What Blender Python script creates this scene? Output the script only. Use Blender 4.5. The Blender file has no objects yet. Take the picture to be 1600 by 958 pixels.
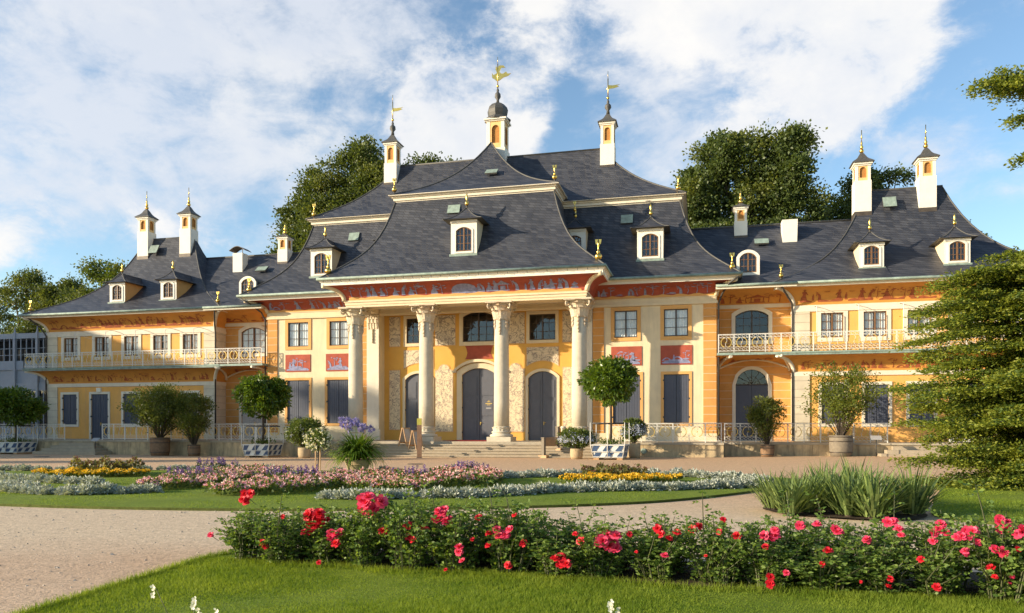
import bpy, math, random
import numpy as np
from mathutils import Vector, Matrix
R = math.radians
random.seed(7)
rng = np.random.default_rng(7)
scene = bpy.context.scene
col = scene.collection
PI = math.pi

# ------------------------------------------------------------------ camera
cam_d = bpy.data.cameras.new('camera')
cam = bpy.data.objects.new('camera', cam_d)
col.objects.link(cam)
cam.location = (13.8, -44.0, 1.65)
cam.rotation_euler = (R(90), 0, R(13.8))
cam_d.sensor_width = 36.0
cam_d.lens = 27.0
cam_d.shift_y = 0.118
cam_d.clip_start = 0.1
cam_d.clip_end = 3000
scene.camera = cam

# ------------------------------------------------------------------ sun + sky
LIGHT = Vector((1.82, 1.0, -0.56)).normalized()      # direction the sunlight travels
SUN_EL = math.asin(-LIGHT.z)
SUN_AZ = math.atan2(-LIGHT.x, -LIGHT.y)              # clockwise from +Y
sun_d = bpy.data.lights.new('sun', 'SUN')
sun = bpy.data.objects.new('sun', sun_d)
col.objects.link(sun)
sun.rotation_euler = LIGHT.to_track_quat('-Z', 'Y').to_euler()
sun_d.energy = 5.0
sun_d.angle = R(0.6)
sun_d.color = (1.0, 0.845, 0.62)

world = bpy.data.worlds.new('World')
scene.world = world
world.use_nodes = True
wn = world.node_tree
wn.nodes.clear()

def wnode(t, **kw):
    n = wn.nodes.new(t)
    for k, v in kw.items():
        setattr(n, k, v)
    return n

def wmath(op, a, b=None, c=None, clamp=False):
    n = wn.nodes.new('ShaderNodeMath')
    n.operation = op
    n.use_clamp = clamp
    for i, s in enumerate((a, b, c)):
        if s is None:
            continue
        if isinstance(s, (int, float)):
            n.inputs[i].default_value = s
        else:
            wn.links.new(s, n.inputs[i])
    return n.outputs[0]

def build_sky():
    L = wn.links
    out = wnode('ShaderNodeOutputWorld')
    bg = wnode('ShaderNodeBackground')
    bg.inputs['Strength'].default_value = 0.055
    sky = wnode('ShaderNodeTexSky')
    sky.sky_type = 'NISHITA'
    sky.sun_disc = False
    sky.sun_elevation = SUN_EL
    sky.sun_rotation = SUN_AZ
    sky.altitude = 100
    sky.air_density = 1.0
    sky.dust_density = 0.6
    sky.ozone_density = 2.0
    tc = wnode('ShaderNodeTexCoord')
    sep = wnode('ShaderNodeSeparateXYZ')
    L.new(tc.outputs['Generated'], sep.inputs[0])
    az = wmath('MULTIPLY', wmath('ARCTAN2', sep.outputs[0], sep.outputs[1]), 180 / PI)
    el = wmath('MULTIPLY', wmath('ARCSINE', sep.outputs[2]), 180 / PI)
    # wispy distortion noise
    def noise(scale, detail, rough, loc=(0, 0, 0), stretch=(1, 1, 1), dist=0.0):
        mp = wnode('ShaderNodeMapping')
        mp.inputs['Location'].default_value = loc
        mp.inputs['Scale'].default_value = stretch
        L.new(tc.outputs['Generated'], mp.inputs[0])
        nz = wnode('ShaderNodeTexNoise')
        nz.inputs['Scale'].default_value = scale
        nz.inputs['Detail'].default_value = detail
        nz.inputs['Roughness'].default_value = rough
        nz.inputs['Distortion'].default_value = dist
        L.new(mp.outputs[0], nz.inputs['Vector'])
        return nz.outputs['Fac']
    n1 = noise(5.0, 10, 0.64, (3.1, 1.7, 0.4), (1, 1, 1.7), 0.25)
    n2 = noise(2.2, 7, 0.62, (0.3, 5.2, 1.1), (1, 1, 2.4), 0.7)
    n4 = noise(15.0, 8, 0.66, (1.3, 8.2, 2.4), (1, 1, 1.5), 0.3)
    n3 = noise(6.5, 8, 0.55, (7.3, 2.2, 4.4), (1, 1, 1.4), 0.15)
    # clouds: azimuth, elevation, half widths (degrees) and amount, in the sky itself
    def field(blobs):
        total = None
        for (a, e, ra, re, amp) in blobs:
            dx = wmath('DIVIDE', wmath('SUBTRACT', az, a), ra)
            dy = wmath('DIVIDE', wmath('SUBTRACT', el, e), re)
            d2 = wmath('ADD', wmath('MULTIPLY', dx, dx), wmath('MULTIPLY', dy, dy))
            g = wmath('MULTIPLY', wmath('POWER', 2.718, wmath('MULTIPLY', d2, -0.8)), amp)
            total = g if total is None else wmath('ADD', total, g)
        return wmath('MINIMUM', total, 1.15)
    def smooth(v, lo, hi):
        mr = wnode('ShaderNodeMapRange')
        mr.interpolation_type = 'SMOOTHSTEP'
        mr.inputs['From Min'].default_value = lo
        mr.inputs['From Max'].default_value = hi
        L.new(v, mr.inputs['Value'])
        return mr.outputs[0]
    puffs = field([(-19.8, 22.8, 3.0, 3.0, 1.3), (-16.2, 21.6, 4.2, 3.6, 1.25), (-12.4, 22.8, 2.8, 2.2, .9), (-18.0, 18.8, 4.6, 2.6, .9),
                   (8.0, 22.5, 5.0, 4.2, 1.05), (11.5, 25.0, 4.2, 4.2, 1.0), (4.5, 20.4, 3.6, 2.4, .85), (14.6, 29.0, 2.6, 2.4, .85), (3.5, 27.5, 6.0, 3.6, .8),
                   (-5.0, 30.0, 9.0, 4.0, 1.05), (-13.0, 31.5, 5.0, 3.0, .9), (-45.5, 13.2, 2.6, 2.2, .8), (-39.0, 13.4, 2.8, 2.0, .72), (-48.5, 11.0, 3.5, 2.0, .7), (-34.5, 12.5, 2.6, 1.6, .55), (50.0, 25.0, 14.0, 8.0, .6)])
    sheets = field([(-38.0, 24.0, 12.0, 5.0, .55), (-25.0, 28.5, 9.0, 5.0, .60), (-30.0, 17.0, 10.0, 5.0, .5), (-46.0, 16.0, 9.0, 6.0, .5), (-8.0, 27.0, 10.0, 5.0, .45),
                    (2.0, 24.0, 9.0, 6.0, .45), (14.0, 17.5, 3.2, 1.5, .4), (-9.0, 17.0, 4.5, 2.5, .28), (18.0, 29.0, 4.0, 2.0, .3)])
    n_p = wmath('ADD', wmath('MULTIPLY', wmath('SUBTRACT', n1, .5), 2.0), wmath('ADD', wmath('MULTIPLY', wmath('SUBTRACT', n3, .5), .9), wmath('MULTIPLY', wmath('SUBTRACT', n4, .5), 1.0)))
    p_d = smooth(wmath('ADD', puffs, n_p), .44, 1.02)
    s_d = wmath('MULTIPLY', smooth(wmath('ADD', sheets, wmath('ADD', wmath('MULTIPLY', wmath('SUBTRACT', n2, .5), 1.8), wmath('ADD', wmath('MULTIPLY', wmath('SUBTRACT', n1, .5), 1.9), wmath('MULTIPLY', wmath('SUBTRACT', n4, .5), 1.1)))), .08, .90), .84)
    fac = wmath('SUBTRACT', 1.0, wmath('MULTIPLY', wmath('SUBTRACT', 1.0, wmath('MULTIPLY', p_d, .92)), wmath('SUBTRACT', 1.0, s_d)), clamp=True)
    ramp = wnode('ShaderNodeValToRGB')
    ramp.color_ramp.elements[0].position = 0.40
    ramp.color_ramp.elements[0].color = (8.6, 9.0, 9.8, 1)
    ramp.color_ramp.elements[1].position = 0.62
    ramp.color_ramp.elements[1].color = (10.9, 10.7, 10.4, 1)
    L.new(wmath('ADD', wmath('ADD', wmath('MULTIPLY', n3, 0.62), wmath('MULTIPLY', n4, 0.22)), wmath('MULTIPLY', p_d, 0.14)), ramp.inputs[0])
    tint = wnode('ShaderNodeMix')
    tint.data_type = 'RGBA'
    tint.blend_type = 'MULTIPLY'
    tint.inputs[0].default_value = 1.0
    L.new(sky.outputs[0], tint.inputs[6])
    tint.inputs[7].default_value = (2.5, 2.6, 2.55, 1)
    mix = wnode('ShaderNodeMix')
    mix.data_type = 'RGBA'
    L.new(fac, mix.inputs[0])
    L.new(tint.outputs[2], mix.inputs[6])
    L.new(ramp.outputs[0], mix.inputs[7])
    L.new(mix.outputs[2], bg.inputs['Color'])
    L.new(bg.outputs[0], out.inputs[0])
build_sky()

scene.view_settings.view_transform = 'Standard'
scene.view_settings.look = 'None'
scene.view_settings.exposure = 0.78
scene.view_settings.gamma = 1.0
scene.render.engine = 'CYCLES'
scene.cycles.max_bounces = 6
scene.cycles.transparent_max_bounces = 12

# ------------------------------------------------------------------ helpers
class MB:
    """collects faces; build() links them as one mesh object"""
    def __init__(s):
        s.v = []; s.f = []; s.m = []; s.sm = []
    def face(s, pts, m=0, smooth=False):
        i = len(s.v)
        s.v.extend([tuple(p) for p in pts])
        s.f.append(tuple(range(i, i + len(pts)))); s.m.append(m); s.sm.append(smooth)
    def box(s, x0, x1, y0, y1, z0, z1, m=0):
        i = len(s.v)
        s.v.extend([(x0, y0, z0), (x1, y0, z0), (x1, y1, z0), (x0, y1, z0), (x0, y0, z1), (x1, y0, z1), (x1, y1, z1), (x0, y1, z1)])
        for f in ((0, 3, 2, 1), (4, 5, 6, 7), (0, 1, 5, 4), (1, 2, 6, 5), (2, 3, 7, 6), (3, 0, 4, 7)):
            s.f.append(tuple(i + k for k in f)); s.m.append(m); s.sm.append(False)
    def taper(s, cx, cy, z0, z1, a0, b0, a1, b1, m=0):
        i = len(s.v)
        for (a, b, z) in ((a0, b0, z0), (a1, b1, z1)):
            s.v.extend([(cx - a, cy - b, z), (cx + a, cy - b, z), (cx + a, cy + b, z), (cx - a, cy + b, z)])
        for f in ((0, 3, 2, 1), (4, 5, 6, 7), (0, 1, 5, 4), (1, 2, 6, 5), (2, 3, 7, 6), (3, 0, 4, 7)):
            s.f.append(tuple(i + k for k in f)); s.m.append(m); s.sm.append(False)
    def tube(s, pts, r, n=6, m=0, smooth=True, caps=True):
        pts = [Vector(p) for p in pts]
        rad = r if isinstance(r, (list, tuple)) else [r] * len(pts)
        i0 = len(s.v)
        prev = None
        for k, p in enumerate(pts):
            if k == 0: d = pts[1] - pts[0]
            elif k == len(pts) - 1: d = pts[-1] - pts[-2]
            else: d = pts[k + 1] - pts[k - 1]
            if d.length < 1e-9: d = Vector((0, 0, 1))
            d.normalize()
            if prev is None:
                a = Vector((0, 0, 1)) if abs(d.z) < 0.9 else Vector((1, 0, 0))
                u = d.cross(a).normalized()
            else:
                u = (prev - d * prev.dot(d))
                u = u.normalized() if u.length > 1e-6 else d.orthogonal().normalized()
            prev = u
            w = d.cross(u)
            for j in range(n):
                t = 2 * PI * (j + 0.5) / n
                s.v.append(tuple(p + (u * math.cos(t) + w * math.sin(t)) * rad[k]))
        for k in range(len(pts) - 1):
            for j in range(n):
                a = i0 + k * n + j; b = i0 + k * n + (j + 1) % n
                s.f.append((a, b, b + n, a + n)); s.m.append(m); s.sm.append(smooth)
        if caps:
            s.f.append(tuple(i0 + j for j in reversed(range(n)))); s.m.append(m); s.sm.append(False)
            e = i0 + (len(pts) - 1) * n
            s.f.append(tuple(e + j for j in range(n))); s.m.append(m); s.sm.append(False)
    def lathe(s, prof, n=16, c=(0, 0), m=0, smooth=True, square=False):
        i0 = len(s.v)
        for (r, z) in prof:
            for j in range(n):
                t = 2 * PI * (j + (0.5 if n == 4 else 0)) / n
                k = r * (math.sqrt(2) if square and n == 4 else 1)
                s.v.append((c[0] + k * math.cos(t), c[1] + k * math.sin(t), z))
        for k in range(len(prof) - 1):
            for j in range(n):
                a = i0 + k * n + j; b = i0 + k * n + (j + 1) % n
                s.f.append((a, b, b + n, a + n)); s.m.append(m); s.sm.append(smooth and n > 4)
        s.f.append(tuple(i0 + j for j in reversed(range(n)))); s.m.append(m); s.sm.append(False)
        e = i0 + (len(prof) - 1) * n
        s.f.append(tuple(e + j for j in range(n))); s.m.append(m); s.sm.append(False)
    def ball(s, c, r, m=0, n=10, k=6, sz=1.0):
        prof = [(max(0.001, r * math.sin(PI * i / k)), c[2] - r * sz * math.cos(PI * i / k)) for i in range(k + 1)]
        s.lathe(prof, n, (c[0], c[1]), m)
    def prism_y(s, poly, y0, y1, m=0):
        """polygon in x,z (counter-clockwise seen from -y) extruded from y0 (front) to y1"""
        s.face([(x, y0, z) for x, z in poly], m)
        s.face([(x, y1, z) for x, z in reversed(poly)], m)
        n = len(poly)
        for k in range(n):
            (xa, za), (xb, zb) = poly[k], poly[(k + 1) % n]
            s.face([(xb, y0, zb), (xa, y0, za), (xa, y1, za), (xb, y1, zb)], m)
    def loft(s, rect, prof, m=0, sides='FBLR', smooth=True, cap=False):
        """rect (x0,x1,y0,y1); prof of (outset_x, outset_y, z): rings joined by quads"""
        x0, x1, y0, y1 = rect
        rings = [((x0 - a, y0 - b, z), (x1 + a, y0 - b, z), (x1 + a, y1 + b, z), (x0 - a, y1 + b, z)) for a, b, z in prof]
        for si, nm in ((0, 'F'), (1, 'R'), (2, 'B'), (3, 'L')):
            if nm not in sides: continue
            i0 = len(s.v)
            for rg in rings:
                s.v.append(rg[si]); s.v.append(rg[(si + 1) % 4])
            for k in range(len(rings) - 1):
                a = i0 + 2 * k
                s.f.append((a, a + 1, a + 3, a + 2)); s.m.append(m); s.sm.append(smooth)
        if cap:
            s.face(rings[-1], m)
    def build(s, name, mats, parent=None, loc=None, rz=0.0):
        me = bpy.data.meshes.new(name)
        me.from_pydata(s.v, [], s.f)
        if not isinstance(mats, (list, tuple)): mats = [mats]
        for mm in mats: me.materials.append(mm)
        me.polygons.foreach_set('material_index', s.m)
        me.polygons.foreach_set('use_smooth', s.sm)
        me.update()
        o = bpy.data.objects.new(name, me)
        col.objects.link(o)
        if parent is not None: o.parent = parent
        if loc is not None: o.location = loc
        o.rotation_euler = (0, 0, rz)
        return o

def tag(o, label=None, cat=None, group=None, kind=None):
    if label: o['label'] = label
    if cat: o['category'] = cat
    if group: o['group'] = group
    if kind: o['kind'] = kind
    return o

def thing(name, label, cat, loc=(0, 0, 0), rz=0.0, group=None):
    o = bpy.data.objects.new(name, None)
    o.empty_display_size = 0.2
    col.objects.link(o)
    o.location = loc; o.rotation_euler = (0, 0, rz)
    return tag(o, label, cat, group)

def dup(root, loc, rz=0.0, label=None, group=None, sc=None):
    r = root.copy(); col.objects.link(r)
    r.location = loc; r.rotation_euler = (0, 0, rz)
    if sc is not None: r.scale = (sc, sc, sc) if not isinstance(sc, tuple) else sc
    if label: r['label'] = label
    if group: r['group'] = group
    for ch in list(root.children):
        c = ch.copy(); col.objects.link(c); c.parent = r
        for g in list(ch.children):
            d = g.copy(); col.objects.link(d); d.parent = c
    return r

def leaf_mesh(name, pos, out, size, mats, midx=None, aspect=0.55, fold=0.25, parent=None, spread=1.0, up=0.15):
    """many leaf-shaped quads at pos, pointing roughly along out"""
    n = len(pos)
    d = out + rng.normal(0, 0.55 * spread, (n, 3)); d[:, 2] += up
    d /= np.linalg.norm(d, axis=1)[:, None] + 1e-9
    a = rng.normal(0, 1, (n, 3))
    w = np.cross(d, a); w /= np.linalg.norm(w, axis=1)[:, None] + 1e-9
    nn = np.cross(d, w)
    sz = np.broadcast_to(np.asarray(size, float), (n,)) * rng.uniform(0.7, 1.3, n)
    L = sz[:, None]; W = L * aspect * 0.5
    v = np.empty((n, 4, 3))
    v[:, 0] = pos
    v[:, 1] = pos + d * L * 0.5 + w * W + nn * L * fold * 0.3
    v[:, 2] = pos + d * L
    v[:, 3] = pos + d * L * 0.5 - w * W + nn * L * fold * 0.3
    return np_mesh(name, v.reshape(-1, 3), 4, mats, midx, parent)

def np_mesh(name, verts, k, mats, midx=None, parent=None, smooth=False):
    n = len(verts) // k
    me = bpy.data.meshes.new(name)
    me.vertices.add(len(verts))
    me.vertices.foreach_set('co', np.ascontiguousarray(verts, dtype=np.float32).ravel())
    me.loops.add(n * k)
    me.loops.foreach_set('vertex_index', np.arange(n * k, dtype=np.int32))
    me.polygons.add(n)
    me.polygons.foreach_set('loop_start', np.arange(0, n * k, k, dtype=np.int32))
    me.polygons.foreach_set('loop_total', np.full(n, k, dtype=np.int32))
    if not isinstance(mats, (list, tuple)): mats = [mats]
    for mm in mats: me.materials.append(mm)
    if midx is not None:
        me.polygons.foreach_set('material_index', np.asarray(midx, dtype=np.int32))
    me.update(calc_edges=True)
    o = bpy.data.objects.new(name, me)
    col.objects.link(o)
    if parent is not None: o.parent = parent
    return o

def catmull(pts, n=8, closed=True):
    out = []
    N = len(pts)
    rngk = range(N) if closed else range(N - 1)
    for i in rngk:
        if closed: p = [pts[(i + k - 1) % N] for k in range(4)]
        else: p = [pts[max(0, min(N - 1, i + k - 1))] for k in range(4)]
        for j in range(n):
            t = j / n
            out.append(tuple(0.5 * ((2 * p[1][c]) + (-p[0][c] + p[2][c]) * t + (2 * p[0][c] - 5 * p[1][c] + 4 * p[2][c] - p[3][c]) * t * t
                       + (-p[0][c] + 3 * p[1][c] - 3 * p[2][c] + p[3][c]) * t ** 3) for c in range(len(pts[0]))))
    if not closed: out.append(tuple(pts[-1]))
    return out

def gz(x, y):
    """height of the forecourt"""
    t = min(1.0, max(0.0, (y + 14) / 12))
    return t * float(np.interp(x, [-35, -14, 0, 15, 24], [-.10, -.16, -.07, .03, .14]))

# ------------------------------------------------------------------ materials
def new_mat(name):
    m = bpy.data.materials.new(name); m.use_nodes = True
    return m, m.node_tree, m.node_tree.nodes['Principled BSDF']

def mat(name, c, rough=0.7, var=0.12, scale=2.0, bump=0.0, bscale=30.0, metal=0.0, stain=0.0, stain_c=None, spec=0.5, coords='Object', c2=None, streak=False):
    """plain material with soft noise variation, optional vertical staining and fine bump"""
    m, t, b = new_mat(name)
    L = t.links
    tc = t.nodes.new('ShaderNodeTexCoord')
    nz = t.nodes.new('ShaderNodeTexNoise')
    nz.inputs['Scale'].default_value = scale; nz.inputs['Detail'].default_value = 6; nz.inputs['Roughness'].default_value = 0.6
    L.new(tc.outputs[coords], nz.inputs['Vector'])
    rp = t.nodes.new('ShaderNodeValToRGB')
    lo = tuple(x * (1 - var) for x in c) if c2 is None else c2
    hi = tuple(min(1, x * (1 + var)) for x in c)
    rp.color_ramp.elements[0].position = 0.3; rp.color_ramp.elements[0].color = (*lo, 1)
    rp.color_ramp.elements[1].position = 0.7; rp.color_ramp.elements[1].color = (*hi, 1)
    L.new(nz.outputs['Fac'], rp.inputs[0])
    colr = rp.outputs[0]
    if stain > 0:
        mp = t.nodes.new('ShaderNodeMapping')
        mp.inputs['Scale'].default_value = (1, 1, 0.15 if streak else 1)
        L.new(tc.outputs[coords], mp.inputs[0])
        n2 = t.nodes.new('ShaderNodeTexNoise')
        n2.inputs['Scale'].default_value = 3.5 if streak else 0.7; n2.inputs['Detail'].default_value = 8; n2.inputs['Roughness'].default_value = 0.7
        L.new(mp.outputs[0], n2.inputs['Vector'])
        r2 = t.nodes.new('ShaderNodeMapRange')
        r2.inputs['From Min'].default_value = 0.45; r2.inputs['From Max'].default_value = 0.75
        r2.inputs['To Max'].default_value = stain
        L.new(n2.outputs['Fac'], r2.inputs['Value'])
        mx = t.nodes.new('ShaderNodeMix'); mx.data_type = 'RGBA'
        L.new(r2.outputs[0], mx.inputs[0]); L.new(colr, mx.inputs[6])
        mx.inputs[7].default_value = (*(stain_c or tuple(x * 0.55 for x in c)), 1)
        colr = mx.outputs[2]
    L.new(colr, b.inputs['Base Color'])
    b.inputs['Roughness'].default_value = rough
    b.inputs['Metallic'].default_value = metal
    b.inputs['Specular IOR Level'].default_value = spec
    if bump > 0:
        n3 = t.nodes.new('ShaderNodeTexNoise')
        n3.inputs['Scale'].default_value = bscale; n3.inputs['Detail'].default_value = 4
        L.new(tc.outputs[coords], n3.inputs['Vector'])
        bp = t.nodes.new('ShaderNodeBump'); bp.inputs['Strength'].default_value = bump; bp.inputs['Distance'].default_value = 0.02
        L.new(n3.outputs['Fac'], bp.inputs['Height'])
        L.new(bp.outputs[0], b.inputs['Normal'])
    return m

def leaf_mat(name, c, c2, trans=0.35, rough=0.5, spec=0.4, patchy=False):
    m, t, b = new_mat(name)
    L = t.links
    g = t.nodes.new('ShaderNodeNewGeometry')
    rp = t.nodes.new('ShaderNodeValToRGB')
    rp.color_ramp.elements[0].color = (*c, 1); rp.color_ramp.elements[1].color = (*c2, 1)
    if patchy:                       # tufts of lighter and darker growth
        tc = t.nodes.new('ShaderNodeTexCoord')
        nz = t.nodes.new('ShaderNodeTexNoise'); nz.inputs['Scale'].default_value = 1.6; nz.inputs['Detail'].default_value = 6; nz.inputs['Roughness'].default_value = .7
        L.new(tc.outputs['Object'], nz.inputs['Vector'])
        ma = t.nodes.new('ShaderNodeMath'); ma.operation = 'MULTIPLY_ADD'; L.new(nz.outputs['Fac'], ma.inputs[0]); ma.inputs[1].default_value = 2.4; ma.inputs[2].default_value = -.95
        mb_ = t.nodes.new('ShaderNodeMath'); mb_.operation = 'MULTIPLY_ADD'; L.new(g.outputs['Random Per Island'], mb_.inputs[0]); mb_.inputs[1].default_value = .5; L.new(ma.outputs[0], mb_.inputs[2])
        L.new(mb_.outputs[0], rp.inputs[0])
    else:
        L.new(g.outputs['Random Per Island'], rp.inputs[0])
    L.new(rp.outputs[0], b.inputs['Base Color'])
    b.inputs['Roughness'].default_value = rough
    b.inputs['Specular IOR Level'].default_value = spec
    tr = t.nodes.new('ShaderNodeBsdfTranslucent')
    hs = t.nodes.new('ShaderNodeMix'); hs.data_type = 'RGBA'; hs.blend_type = 'MULTIPLY'; hs.inputs[0].default_value = 1.0
    L.new(rp.outputs[0], hs.inputs[6]); hs.inputs[7].default_value = (1.5, 1.4, 0.6, 1)
    L.new(hs.outputs[2], tr.inputs['Color'])
    mx = t.nodes.new('ShaderNodeMixShader'); mx.inputs[0].default_value = trans
    L.new(b.outputs[0], mx.inputs[1]); L.new(tr.outputs[0], mx.inputs[2])
    out = t.nodes['Material Output']
    L.new(mx.outputs[0], out.inputs['Surface'])
    return m

def slate_mat():
    m, t, b = new_mat('slate')
    L = t.links
    tc = t.nodes.new('ShaderNodeTexCoord')
    sp = t.nodes.new('ShaderNodeSeparateXYZ'); L.new(tc.outputs['Object'], sp.inputs[0])
    def mth(op, a, bb):
        n = t.nodes.new('ShaderNodeMath'); n.operation = op
        for i, s in enumerate((a, bb)):
            if isinstance(s, (int, float)): n.inputs[i].default_value = s
            else: L.new(s, n.inputs[i])
        return n.outputs[0]
    u = mth('ADD', mth('ADD', sp.outputs[0], sp.outputs[1]), mth('MULTIPLY', sp.outputs[2], 0.55))
    v = mth('ADD', mth('MULTIPLY', sp.outputs[2], 1.0), mth('MULTIPLY', sp.outputs[0], 0.12))
    cb = t.nodes.new('ShaderNodeCombineXYZ'); L.new(u, cb.inputs[0]); L.new(v, cb.inputs[1])
    br = t.nodes.new('ShaderNodeTexBrick')
    br.inputs['Scale'].default_value = 1.0
    br.inputs['Brick Width'].default_value = 0.34; br.inputs['Row Height'].default_value = 0.17
    br.inputs['Mortar Size'].default_value = 0.013; br.inputs['Mortar Smooth'].default_value = 0.3
    br.inputs['Bias'].default_value = -0.1
    br.inputs['Color1'].default_value = (0.028, 0.032, 0.044, 1)
    br.inputs['Color2'].default_value = (0.070, 0.073, 0.085, 1)
    br.inputs['Mortar'].default_value = (0.014, 0.014, 0.018, 1)
    L.new(cb.outputs[0], br.inputs['Vector'])
    nz = t.nodes.new('ShaderNodeTexNoise'); nz.inputs['Scale'].default_value = 0.9; nz.inputs['Detail'].default_value = 9; nz.inputs['Roughness'].default_value = 0.65
    L.new(tc.outputs['Object'], nz.inputs['Vector'])
    rp = t.nodes.new('ShaderNodeValToRGB')
    rp.color_ramp.elements[0].position = 0.3; rp.color_ramp.elements[0].color = (0.76, 0.76, 0.79, 1)
    rp.color_ramp.elements[1].position = 0.72; rp.color_ramp.elements[1].color = (1.26, 1.24, 1.20, 1)
    L.new(nz.outputs['Fac'], rp.inputs[0])
    mx = t.nodes.new('ShaderNodeMix'); mx.data_type = 'RGBA'; mx.blend_type = 'MULTIPLY'; mx.inputs[0].default_value = 1
    L.new(br.outputs['Color'], mx.inputs[6]); L.new(rp.outputs[0], mx.inputs[7])
    L.new(mx.outputs[2], b.inputs['Base Color'])
    b.inputs['Roughness'].default_value = 0.52
    b.inputs['Specular IOR Level'].default_value = 0.45
    bp = t.nodes.new('ShaderNodeBump'); bp.inputs['Strength'].default_value = 0.6; bp.inputs['Distance'].default_value = 0.02
    hh = mth('ADD', mth('MULTIPLY', br.outputs['Fac'], -1.0), mth('MULTIPLY', br.outputs['Color'], 6.0))
    L.new(hh, bp.inputs['Height']); L.new(bp.outputs[0], b.inputs['Normal'])
    return m

def course_mat(name, c, line, pitch=0.48, z0=0.0, lw=0.06):
    """plaster scored with horizontal joints"""
    m, t, b = new_mat(name)
    L = t.links
    tc = t.nodes.new('ShaderNodeTexCoord')
    sp = t.nodes.new('ShaderNodeSeparateXYZ'); L.new(tc.outputs['Object'], sp.inputs[0])
    a = t.nodes.new('ShaderNodeMath'); a.operation = 'MULTIPLY_ADD'; a.inputs[1].default_value = 1 / pitch; a.inputs[2].default_value = 20 - z0 / pitch
    L.new(sp.outputs[2], a.inputs[0])
    f = t.nodes.new('ShaderNodeMath'); f.operation = 'FRACT'; L.new(a.outputs[0], f.inputs[0])
    l = t.nodes.new('ShaderNodeMath'); l.operation = 'LESS_THAN'; l.inputs[1].default_value = lw; L.new(f.outputs[0], l.inputs[0])
    nz = t.nodes.new('ShaderNodeTexNoise'); nz.inputs['Scale'].default_value = 1.3; nz.inputs['Detail'].default_value = 8; nz.inputs['Roughness'].default_value = .65
    L.new(tc.outputs['Object'], nz.inputs['Vector'])
    rp = t.nodes.new('ShaderNodeValToRGB')
    rp.color_ramp.elements[0].position = .3; rp.color_ramp.elements[0].color = (*[x * .84 for x in c], 1)
    rp.color_ramp.elements[1].position = .7; rp.color_ramp.elements[1].color = (*[min(1, x * 1.1) for x in c], 1)
    L.new(nz.outputs['Fac'], rp.inputs[0])
    mx = t.nodes.new('ShaderNodeMix'); mx.data_type = 'RGBA'
    L.new(l.outputs[0], mx.inputs[0]); L.new(rp.outputs[0], mx.inputs[6]); mx.inputs[7].default_value = (*line, 1)
    L.new(mx.outputs[2], b.inputs['Base Color'])
    b.inputs['Roughness'].default_value = 0.85
    bp = t.nodes.new('ShaderNodeBump'); bp.inputs['Strength'].default_value = 0.6; bp.inputs['Distance'].default_value = 0.03; bp.invert = True
    L.new(l.outputs[0], bp.inputs['Height']); L.new(bp.outputs[0], b.inputs['Normal'])
    return m

def scribble_mat(name, ground, ink, scale=2.6, thr=0.5, lw=0.035):
    """faded brush drawing on plaster: contour lines and washes of noise"""
    m, t, b = new_mat(name)
    L = t.links
    tc = t.nodes.new('ShaderNodeTexCoord')
    def noise(sc, det, dist, off):
        mp = t.nodes.new('ShaderNodeMapping'); mp.inputs['Location'].default_value = off
        L.new(tc.outputs['Object'], mp.inputs[0])
        n = t.nodes.new('ShaderNodeTexNoise'); n.inputs['Scale'].default_value = sc; n.inputs['Detail'].default_value = det; n.inputs['Distortion'].default_value = dist
        L.new(mp.outputs[0], n.inputs['Vector'])
        return n.outputs['Fac']
    def band(src, c, w):
        s = t.nodes.new('ShaderNodeMath'); s.operation = 'SUBTRACT'; L.new(src, s.inputs[0]); s.inputs[1].default_value = c
        ab = t.nodes.new('ShaderNodeMath'); ab.operation = 'ABSOLUTE'; L.new(s.outputs[0], ab.inputs[0])
        mr = t.nodes.new('ShaderNodeMapRange'); mr.inputs['From Min'].default_value = 0; mr.inputs['From Max'].default_value = w
        mr.inputs['To Min'].default_value = 1; mr.inputs['To Max'].default_value = 0
        L.new(ab.outputs[0], mr.inputs['Value'])
        return mr.outputs[0]
    a = band(noise(scale, 3, 1.6, (0, 0, 0)), 0.5, lw)
    c = band(noise(scale * 1.9, 2, 1.2, (4, 2, 7)), 0.47, lw)
    wsh = t.nodes.new('ShaderNodeMapRange'); wsh.inputs['From Min'].default_value = .55; wsh.inputs['From Max'].default_value = .75; wsh.inputs['To Max'].default_value = .45
    L.new(noise(scale * .7, 5, .5, (9, 1, 3)), wsh.inputs['Value'])
    m1 = t.nodes.new('ShaderNodeMath'); m1.operation = 'MAXIMUM'; L.new(a, m1.inputs[0]); L.new(c, m1.inputs[1])
    m2 = t.nodes.new('ShaderNodeMath'); m2.operation = 'MAXIMUM'; L.new(m1.outputs[0], m2.inputs[0]); L.new(wsh.outputs[0], m2.inputs[1])
    m3 = t.nodes.new('ShaderNodeMath'); m3.operation = 'MULTIPLY'; L.new(m2.outputs[0], m3.inputs[0]); m3.inputs[1].default_value = thr
    mx = t.nodes.new('ShaderNodeMix'); mx.data_type = 'RGBA'
    L.new(m3.outputs[0], mx.inputs[0]); mx.inputs[6].default_value = (*ground, 1); mx.inputs[7].default_value = (*ink, 1)
    L.new(mx.outputs[2], b.inputs['Base Color']); b.inputs['Roughness'].default_value = .85
    return m

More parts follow.
